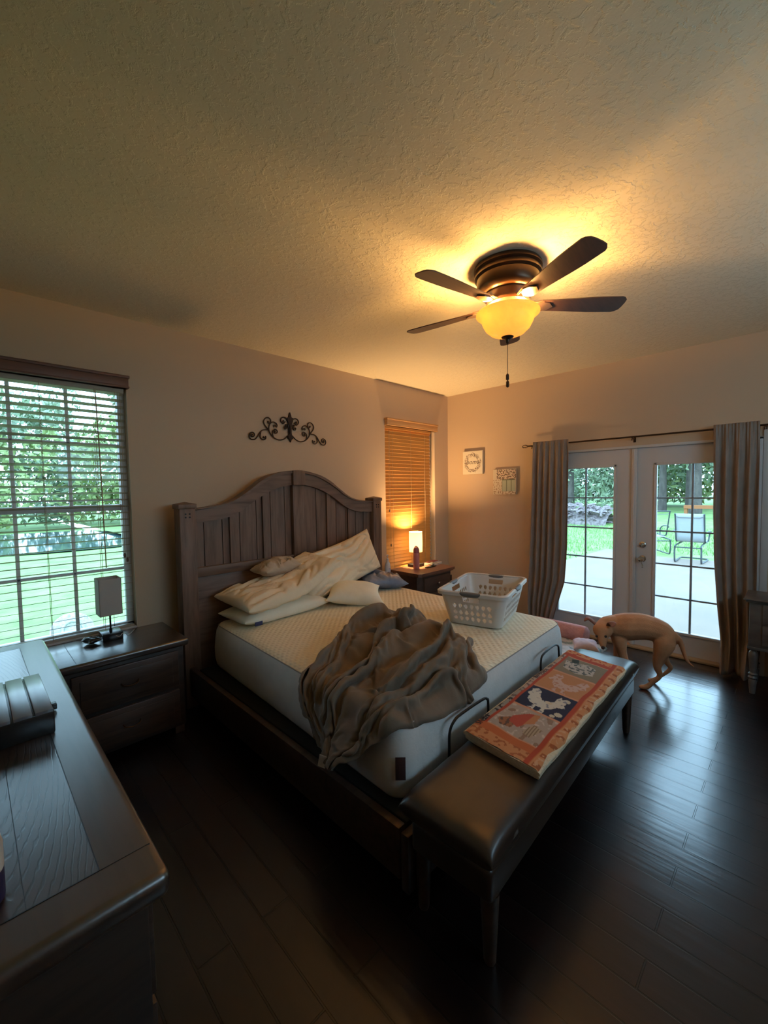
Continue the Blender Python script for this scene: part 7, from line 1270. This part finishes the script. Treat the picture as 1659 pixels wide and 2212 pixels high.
# mean phase
ph_ = np.angle(sum(np.exp(5j*a) for a in angs))/5
k0 = round((base_a-ph_)/(2*PI/5))
for k in range(5): blade(ph_+(k0+k)*2*PI/5)
R = .170
pr = [(R,2.684),(R+.010,2.680),(R+.010,2.672),(R-.004,2.662),(R-.018,2.648),(R-.028,2.622),(R-.044,2.592),(R-.072,2.566),(R-.115,2.548),(.02,2.540)]
pi_ = [(r-.004, z+.004) for r, z in pr][::-1]
obj('glass_bowl', MB().lathe(pr+pi_[1:], cxy, 56, cap=False), BOWL, fan, ang=1.2, label='amber alabaster glass bowl, lit')
obj('finial', MB().lathe([(.028,2.552),(.036,2.544),(.030,2.536),(.012,2.526),(.008,2.508),(.001,2.500)], cxy, 24), BRONZE, fan)
obj('stem', MB().lathe([(.010,2.70),(.010,2.54)], cxy, 12), BRONZE, fan)
for dx, z1 in ((.010, 2.335), (-.006, 2.29)):
    c_ = obj('pull_chain', MB().tube([(fc_.x+dx, fc_.y+dx*.6, 2.512), (fc_.x+dx, fc_.y+dx*.6, z1)], .0014, 5), IRON, fan)
    obj('fob', MB().lathe([(.003,0),(.009,.006),(.009,.032),(.004,.040)], (fc_.x+dx, fc_.y+dx*.6, z1-.04), 12), BRONZE, c_)
for k in range(3):
    a = .6+k*2*PI/3; x, y = fc_.x+.085*math.cos(a), fc_.y+.085*math.sin(a)
    obj('bulb', MB().sphere((x, y, 2.645), .022, 8), translucent('fan_bulb', (.9,.7,.5), (.9,.7,.5), (1,.72,.35), 6), fan)
    plight('fan_light', (x+.02*math.cos(a), y+.02*math.sin(a), 2.665), FAN_W/3, WARM, .03, fan)

# ------------------------------------------------------------------ curtains
def curtain(label, ytop, ybot_fn, nf, xb, seed, z0=.012, pool=0):
    t = thing('curtain', label, 'curtain', (xb, (ytop[0]+ytop[1])/2, z0))
    m = MB(); nu, nv = 170, 60
    def f(a, b):
        z = 2.185-(2.185-z0)*b; lo, hi = ybot_fn(b)
        aa = a+.012*nse(a*5, b*2, seed)
        y = lo+(hi-lo)*aa; k = .35+.65*smooth01(b*5)
        am = (.022+.012*nse(a*3, b*1.5, seed+4))*k
        x = xb+.006*math.sin(2*PI*nf*3.3*a+seed)*max(0, 1-b*5)+am*math.sin(2*PI*nf*a+1.3*nse(a*2, b*1.2, seed+2)*smooth01(b*3))+.010*nse(a*9, b*4, seed+8)*b
        if b < .03: x = xb+(x-xb)*.8
        return (x - pool*smooth01((b-.85)/.15)*.06*(1+math.sin(a*9)), y, z)
    m.grid(nu, nv, f); o = obj('fabric_panel', m, CURT, t, ang=3); md = o.modifiers.new('t', 'SOLIDIFY'); md.thickness = .003
    return t
def cl(b):
    z = 2.185-2.17*b
    hi = -1.285+.0*b-.10*smooth01((b-.75)/.25)*0
    lo = float(np.interp(z, [0, .2, .6, 1.0, 1.6, 2.19], [-1.50, -1.56, -1.675, -1.70, -1.705, -1.71]))
    hi = float(np.interp(z, [0, .3, 1.0, 2.19], [-1.26, -1.24, -1.27, -1.30])); return lo, hi
def cr(b):
    z = 2.185-2.17*b
    hi = float(np.interp(z, [0, .3, .6, 1.0, 1.4, 2.19], [-3.06, -3.05, -3.02, -2.99, -2.975, -2.965]))
    lo = float(np.interp(z, [0, .5, 2.19], [-3.26, -3.28, -3.27])); return lo, hi
curtain('taupe grommetless curtain panel gathered at the left side of the glass doors', (-1.7, -1.3), cl, 6, -.122, 3)
curtain('taupe curtain panel at the right side of the glass doors, hem resting on the floor', (-3.27, -2.97), cr, 4, -.124, 8, pool=1)
rod = thing('curtain_rod', 'thin dark metal curtain rod above the glass doors with open cage finial', 'curtain rod', (-.1, -2.3, 2.147))
obj('rod', MB().tube([(-.10, -1.225, 2.147), (-.10, -3.42, 2.150)], .0085, 10), BRONZE, rod)
for yy, s in ((-1.195, 1), (-3.45, -1)):
    m = MB()
    for k in range(4):
        P = []
        for t in np.linspace(0, PI, 9):
            an = k*PI/2+t*.5; rr = .021*math.sin(t); P.append((-.10+rr*math.cos(an), yy-s*.032*math.cos(t), 2.147+rr*math.sin(an)))
        m.tube(P, .003, 6)
    obj('finial', m, BRONZE, rod)
for yy in (-1.28, -2.32, -3.30):
    obj('bracket', MB().tube([(-.10, yy, 2.138), (-.05, yy, 2.135), (-.004, yy, 2.13)], .006, 8).box((-.006, yy-.012, 2.10), (-.0005, yy+.012, 2.16), .002).tube([(-.10, yy, 2.13), (-.10, yy, 2.112)], .005, 8), BRONZE, rod)

# ------------------------------------------------------------------ dog bed things by the doors
PF = mat('pink_fleece', rough=.95, build=noisy((.55,.24,.22), (.70,.36,.33), (20,20,20), 1, .6, .006, 90))
tag(obj('bolster', MB().lathe([(.01,0),(.055,.008),(.082,.03),(.088,.08),(.088,.56),(.082,.61),(.055,.632),(.01,.64)], (0,0,0), 26, TR((-.235, -1.98, .095), 0, 0, 0) @ Matrix.Rotation(-PI/2, 4, 'X')), PF), 'pink plush roll lying along the glass doors', 'bolster')
mm = MB(); cols = []
for j in range(40):
    for i in range(60):
        a, b = i/59, j/39; x = -.95+.72*a+.02*nse(b*4, 1, a*3); y = -2.16+.62*b+.03*nse(a*4, 2, b*3)
        z = .022+.03*max(0, nse(a*5, b*5, 3))+.004
        if i in (0, 59) or j in (0, 39): z = .002
        mm.v.append((x, y, z)); k = nse(a*9, b*9, 6); cols.append((.25,.38,.42) if k > .22 else ((.5,.55,.56) if k < -.25 else (.62,.66,.66)))
mm.f = [(j*60+i, j*60+i+1, (j+1)*60+i+1, (j+1)*60+i) for j in range(39) for i in range(59)]
pt = painted('floor_blanket', mm, cols); tag(pt, 'white blanket with blue grey sketch pattern spread on the floor by the pink roll', 'blanket')
tag(obj('plush_cushion', pillow_mb(.26, .22, .13, 30, 24, M=TR((-.62, -2.08, .115), .4), wr=.004, seed=71), mat('lilac_fleece', rough=.95, build=noisy((.55,.46,.55), (.75,.62,.66), (16,16,16)))), 'pale lilac plush cushion on the floor blanket below the dog', 'cushion')

# ------------------------------------------------------------------ dog
dog = thing('dog', 'tan short haired dog walking past the bench with head lowered toward the camera', 'dog', (-.92, -2.62, 0))
DN = {
 'pelvis': ((-.88,-2.775,.470), (.086,.086)), 'loin': ((-.905,-2.70,.496), (.098,.098)), 'mid': ((-.93,-2.62,.505), (.108,.108)),
 'chest': ((-.965,-2.53,.492), (.114,.114)), 'shoulder': ((-1.005,-2.455,.485), (.102,.102)), 'neck': ((-1.05,-2.41,.495), (.080,.080)), 'nape': ((-1.085,-2.392,.485), (.068,.068)),
 'skull': ((-1.125,-2.388,.468), (.064,.064)), 'brow': ((-1.150,-2.395,.432), (.050,.050)), 'muz': ((-1.168,-2.405,.395), (.034,.034)), 'nose': ((-1.180,-2.412,.364), (.025,.025)),
 'rump': ((-.862,-2.822,.450), (.052,.052)), 't1': ((-.85,-2.860,.445), (.024,.024)), 't2': ((-.84,-2.885,.39), (.019,.019)), 't3': ((-.84,-2.905,.325), (.016,.016)), 't4': ((-.84,-2.930,.268), (.012,.012)), 't5': ((-.84,-2.972,.236), (.004,.004)),
 'fa': ((-1.03,-2.49,.38), (.058,.058)), 'fb': ((-1.03,-2.512,.285), (.037,.037)), 'fc': ((-1.02,-2.556,.14), (.025,.025)), 'fd': ((-1.02,-2.56,.05), (.022,.022)), 'fe': ((-1.03,-2.56,.024), (.026,.024)), 'ff': ((-1.062,-2.562,.018), (.021,.016)),
 'ga': ((-.945,-2.465,.38), (.056,.056)), 'gb': ((-.935,-2.455,.285), (.036,.036)), 'gc': ((-.92,-2.44,.14), (.024,.024)), 'gd': ((-.92,-2.43,.05), (.021,.021)), 'ge': ((-.935,-2.425,.022), (.021,.018)), 'gf': ((-.96,-2.405,.015), (.018,.011)),
 'ha': ((-.925,-2.785,.395), (.078,.078)), 'hb': ((-.945,-2.762,.295), (.050,.050)), 'hc': ((-.945,-2.745,.205), (.029,.029)), 'hd': ((-.935,-2.762,.135), (.020,.020)), 'he': ((-.945,-2.712,.065), (.018,.018)), 'hf': ((-.955,-2.678,.024), (.024,.020)), 'hg': ((-.975,-2.640,.017), (.021,.014)),
 'ia': ((-.83,-2.785,.395), (.070,.070)), 'ib': ((-.80,-2.755,.28), (.042,.042)), 'ic': ((-.775,-2.775,.205), (.024,.024)), 'id': ((-.76,-2.800,.152), (.018,.018)), 'ie': ((-.76,-2.745,.075), (.013,.014)), 'if': ((-.765,-2.690,.025), (.018,.015)), 'ig': ((-.78,-2.655,.013), (.018,.011)),
}
DE = [('pelvis','loin'),('loin','mid'),('mid','chest'),('chest','shoulder'),('shoulder','neck'),('neck','nape'),('nape','skull'),('skull','brow'),('brow','muz'),('muz','nose'),('pelvis','rump'),('rump','t1'),('t1','t2'),('t2','t3'),('t3','t4'),('t4','t5'),
 ('shoulder','fa'),('fa','fb'),('fb','fc'),('fc','fd'),('fd','fe'),('fe','ff'),('shoulder','ga'),('ga','gb'),('gb','gc'),('gc','gd'),('gd','ge'),('ge','gf'),
 ('pelvis','ha'),('ha','hb'),('hb','hc'),('hc','hd'),('hd','he'),('he','hf'),('hf','hg'),('pelvis','ia'),('ia','ib'),('ib','ic'),('ic','id'),('id','ie'),('ie','if'),('if','ig')]
chains = [['rump','pelvis','loin','mid','chest','shoulder','neck','nape','skull','brow','muz','nose'], ['rump','t1','t2','t3','t4','t5'],
 ['shoulder','fa','fb','fc','fd','fe','ff'], ['shoulder','ga','gb','gc','gd','ge','gf'], ['pelvis','ha','hb','hc','hd','he','hf','hg'], ['pelvis','ia','ib','ic','id','ie','if','ig']]
m = MB()
for ch in chains:
    P = [DN[k][0] for k in ch]; rr = [sum(DN[k][1])/2 for k in ch]
    if ch[0] != 'rump': rr[0] = rr[1]*.9
    Pc = curve_pts(P, 4); n = len(Pc); Rc = np.interp(np.linspace(0, len(P)-1, n), range(len(P)), rr).tolist()
    m.tube(Pc, Rc, 14)
    for k in (0, -1): m.sphere(Pc[k], Rc[k]*.98, 7)
m.sphere((-1.125,-2.390,.468), .072, 9, (.9, 1.04, .9))
db = obj('body', m, FUR, dog, ang=3)
md = db.modifiers.new('r', 'REMESH'); md.mode = 'VOXEL'; md.voxel_size = .0065; md.use_smooth_shade = True
md = db.modifiers.new('s', 'SMOOTH'); md.factor = .6; md.iterations = 6
def ear(P, W_):
    m = MB(); pts = curve_pts(P, 5); n = len(pts); r = [float(np.interp(i/(n-1), [0, .35, .7, 1], W_)) for i in range(n)]
    m.tube(pts, r, 10, flat=.35); return m
obj('ear', ear([(-1.115,-2.335,.500), (-1.120,-2.305,.530), (-1.130,-2.275,.545), (-1.160,-2.258,.525)], [.026,.034,.030,.006]), EAR, dog, ang=2)
obj('ear', ear([(-1.120,-2.436,.515), (-1.135,-2.455,.545), (-1.150,-2.470,.552), (-1.178,-2.480,.528)], [.026,.034,.030,.006]), EAR, dog, ang=2)
for c in ((-1.190,-2.366,.430), (-1.186,-2.434,.442)): obj('eye', MB().sphere(c, .0105, 8), NOSE, dog)
obj('nose', MB().sphere((-1.200,-2.419,.350), .015, 8), NOSE, dog)


# ------------------------------------------------------------------ outdoors
OUT_Z = -.12
tag(obj('patio_slab', MB().prism([(.16, -9), (8.2, -6.5), (7.4, -1.2), (8.1, .40), (5.5, .52), (.16, .60)], idf, OUT_Z-.1, OUT_Z), CONC, smooth=False), 'pale concrete patio slab outside the glass doors', 'patio')
m = MB(); nx, ny = 90, 90
def gr(a, b):
    x = .16+a**1.6*60; y = -30+b*75
    z = OUT_Z-.03+.05*nse(x*.4, y*.4, 2)*min(1, x/6)+max(0, x-14)*.012
    return (x, y, z-.02)
m.grid(nx, ny, gr); g1 = obj('lawn', m, GRASS, ang=3); tag(g1, 'bright green lawn beyond the patio', 'grass', kind='stuff')
m = MB()
def gl_(a, b):
    x = -45+a*60.3 if a < .745 else -.075+(a-.745)*0; y = .16+b**1.5*70
    return (min(x, .0), y, -.33+.04*nse(x*.5, y*.5, 7))
m.grid(70, 60, gl_); g2 = obj('lawn', m, GRASS, ang=3); tag(g2, 'sunlit green lawn outside the left window', 'grass', kind='stuff')
random.seed(4); m = MB()
for k in range(9000):
    x = random.uniform(5.6, 16); y = random.uniform(-5, 7)
    if x < 8.4 and y < .55: continue
    h = random.uniform(.05, .16); a = random.uniform(0, 6.28); w = .012; z = OUT_Z-.05+max(0, x-14)*.012
    dx, dy = math.cos(a)*w, math.sin(a)*w; ex, ey = random.uniform(-.05,.05), random.uniform(-.05,.05)
    m.add([(x-dx, y-dy, z), (x+dx, y+dy, z), (x+ex, y+ey, z+h)], [(0,1,2)])
tag(obj('grass_tufts', m, BLADEG, smooth=False), 'taller grass blades at the edge of the patio', 'grass', kind='stuff')
def tree(label, x, y, z, h, tr, crown, lm, seed, n=2600, s=.22, low=.25, trunk=True, name='tree', sz=.55, bare=0):
    random.seed(seed); t = thing(name, label, 'tree', (x, y, z), 'trees beyond the lawn')
    if trunk:
        P = [(x+.12*nse(k, seed, 1)*k, y+.15*nse(k, seed, 5)*k, z-.2+h*.85*k/6) for k in range(7)]
        obj('trunk', MB().tube(P, [tr*(1.15-.12*k) for k in range(7)], 10), BARK, t)
    m = MB(); cl_ = [(random.gauss(0, crown*.45), random.gauss(0, crown*.45), random.uniform(low, 1)*h, random.uniform(.35, 1)*crown*sz) for _ in range(26)]
    for k in range(n):
        c = random.choice(cl_); d = Vector((random.gauss(0,1), random.gauss(0,1), random.gauss(0,.8))).normalized()*c[3]*random.uniform(.7, 1.05)
        p = Vector((x+c[0], y+c[1], z+c[2]))+d; q = s*random.uniform(.6, 1.3)
        u = Vector((random.gauss(0,1), random.gauss(0,1), random.gauss(0,1))).normalized(); v = u.orthogonal().normalized(); w = v
        if p.z < z+.15: continue
        m.add([p-u*q*.5, p+v*q*.28, p+u*q*.5, p-v*q*.28+Vector((0,0,.02))], [(0,1,2,3)])
    obj('foliage', m, lm, t, smooth=False); return t
tr_ = [(27,8.75,.30,.0,LEAF1,'broad dark tree at the far left of the left door pane'),(27,2.9,.22,0,LEAF2,'bare lower trunk tree at the left of the right door pane'),(28,1.65,.20,0,LEAF1,'straight thin trunk tree in the middle of the right door pane'),(26,1.02,.30,0,LEAF1,'thick dark trunk tree right of the thin one')]
for k, (x, y, r, _, l_, lb) in enumerate(tr_): tree(lb, x, y, .15, 9, r, 2.4, l_, 10+k, low=.42 if k else .3, s=.30)
bk_ = [(34,12,LEAF1),(33,8.5,LEAF1),(35,5.6,LEAF1),(34,2.5,LEAF2),(33,-.3,LEAF1),(35,-3.5,LEAF2),(31,-6,LEAF1),(38,15,LEAF1),(30,5.9,LEAF1)]
nm_ = ['leftmost','second','third','fourth','fifth','sixth','seventh','eighth','ninth']
for k, (x, y, l_) in enumerate(bk_):
    tree(('dark','light green','tall','wide','rounded','pale','near','distant','low')[k]+' leafy tree in the woodland wall behind the lawn, '+nm_[k]+' from the left', x, y, .2, 10, .25, 3.2, l_, 40+k, n=3600, s=.42, low=.03, trunk=False, sz=.6)
lf = [(-9.5,30,LEAF1,8.5,3.4),(-5.2,27,LEAF2,7.2,3.0),(-1.8,30,LEAF1,8.2,3.2),(1.5,26,LEAF2,7.5,2.8),(-13.5,33,LEAF1,10,3.6),(4.6,30,LEAF1,9,3.2),(-3.2,36,LEAF1,9.5,3.4)]
for k, (x, y, l_, h, c) in enumerate(lf):
    tree(('dark','light green','tall','rounded','large','bushy','distant')[k]+' leafy tree across the pond, '+('third','fourth','fifth','sixth','first','seventh','background')[k]+' along the far bank', x, y, -.3, h, .22, c, l_, 70+k, n=3200, s=.40, low=.05, trunk=False, sz=.55)['group'] = 'trees across the pond'
tag(obj('pond', MB().prism([(-14,15.5),(-1,14.5),(4,17),(5,23),(-4,24.5),(-16,24)], idf, -.30, -.265), WATER, smooth=False), 'dark pond behind the lawn outside the left window', 'pond')
# woodpile
random.seed(9); WPX = 16.6
wp_ = []
for k in range(285):
    y = random.uniform(2.9, 6.9); hmax = .98*max(0, 1-abs((y-4.2)/3.0)**2.2); x = WPX+random.uniform(-.9, .4)
    z = -.10+random.random()**.6*max(.1, hmax)*(1-.3*abs(x-WPX)); r = random.uniform(.05, .10); L = random.uniform(.28, .45)
    d = Vector((random.gauss(0, 1), random.gauss(0, 1), random.gauss(0, .35))).normalized()*L/2
    c = Vector((x, y, z)); u = d.cross(Vector((0,0,1))).normalized()*r; v = d.cross(u).normalized()*r*random.uniform(.6, 1)
    tri = [c-d+u, c-d-u*.6+v*.5, c-d-v, c+d+u, c+d-u*.6+v*.5, c+d-v]
    mb = MB().add([tuple(p) for p in tri], [(0,1,2), (5,4,3), (0,3,4,1), (1,4,5,2), (2,5,3,0)])
    tag(obj('firewood_log', mb, LOG, smooth=False), 'split log in the heap of firewood on the lawn', 'firewood', 'firewood heap')
m = MB(); m.grid(30, 24, lambda a, b: (WPX-.9+1.6*b, 2.8+4.2*a, -.18+.70*math.sin(PI*b)**.7*max(0, 1-abs((2.8+4.2*a-4.2)/3.0)**2.2)+.06*nse(a*9, b*5, 3)))
tag(obj('firewood_core', m, LOG, ang=.1), 'packed inner mass of the firewood heap', 'firewood', kind='stuff')
# patio chairs (spring base sling chair)
def pchair(label, ox, oy, sling=True):
    t = thing('patio_chair', label, 'patio chair', (ox, oy, OUT_Z)); z = OUT_Z
    F = lambda pts: [(ox+a, oy+b, z+c) for a, b, c in pts]
    m = MB()
    prof = [(-.16, 1.13), (-.13, 1.05), (-.08, .85), (-.02, .62), (.02, .50), (.10, .46), (.30, .45), (.50, .48), (.54, .46)]
    m.grid(8, len(prof)*1, lambda a, b: (ox+prof[int(round(b*(len(prof)-1)))][0], oy-.26+.52*a, z+prof[int(round(b*(len(prof)-1)))][1]))
    if not sling: m = MB().box((ox+.02, oy-.25, z+.43), (ox+.5, oy+.25, z+.45))
    o = obj('sling', m, SLING, t, ang=3); md = o.modifiers.new('t', 'SOLIDIFY'); md.thickness = .006
    obj('head_pad_seam', MB().tube(F([(-.148, -.25, 1.06), (-.146, -.2, 1.04), (-.146, .2, 1.04), (-.148, .25, 1.06)]), .008, 6), GREYP, t)
    for sy in (-.275, .275):
        obj('side_frame', MB().tube(F([(a, sy, c) for a, c in prof]), .016, 8), CFRAME, t)
        obj('arm', MB().tube(curve_pts(F([(-.06, sy*1.06, .70), (.1, sy*1.22, .72), (.34, sy*1.22, .70), (.42, sy*1.1, .62), (.40, sy*1.05, .47)]), 4), .016, 8), CFRAME, t)
    obj('base_frame', MB().tube(curve_pts(F([(.45, .22, .42), (-.20, .24, .40), (-.26, .25, .33), (-.24, .25, .06), (-.10, .25, .018), (.45, .27, .018), (.58, .2, .018), (.58, -.2, .018), (.45, -.27, .018), (-.10, -.25, .018), (-.24, -.25, .06), (-.26, -.25, .33), (-.20, -.24, .40), (.45, -.22, .42)]), 4), .018, 8).tube(F([(-.24, .25, .36), (-.24, -.25, .36)]), .014, 8), CFRAME, t)
    return t
pchair('patio sling chair with pale blue grey back seen through the right door pane', 7.0, -1.71)
pc2 = pchair('second patio chair half hidden behind the door stile, dark frame', 8.0, -.80, False)
pc2_bar = obj('top_bar', MB().tube([(7.84, -1.075, 1.0), (7.84, -.525, 1.0)], .016, 8), CFRAME, pc2)
pc2.rotation_euler = (0, 0, R_(35))
sw = thing('garden_bench', 'small orange brown wooden bench on the lawn behind the patio chair', 'bench', (22, .1, .05))
obj('seat', MB().box((21.8, -.6, .45), (22.2, .9, .62)), RUST, sw, smooth=False)
for q in (-.5, .75): obj('leg', MB().box((21.85, q, -.05), (22.15, q+.14, .46)), RUST, sw, smooth=False)
# round stone ring outside the left window
rs = thing('stone_ring', 'pale speckled round stone disc with raised ring lying on the grass outside the left window', 'garden ornament', (-3.83, 3.7, -.33))
Mx = TR((-3.84, 3.65, -.24), 0, 0, R_(62))
obj('disc', MB().lathe([(.22,-.05),(.25,-.03),(.255,0),(.24,.03),(.18,.04),(.15,.045),(.001,.045)], (0,0,0), 40, Mx), STONE, rs)
obj('raised_ring', MB().tube([Mx @ Vector((.12*math.cos(a), .12*math.sin(a), .05)) for a in np.linspace(0, 2*PI, 33)[:-1]], .018, 8, closed=True), STONE, rs)
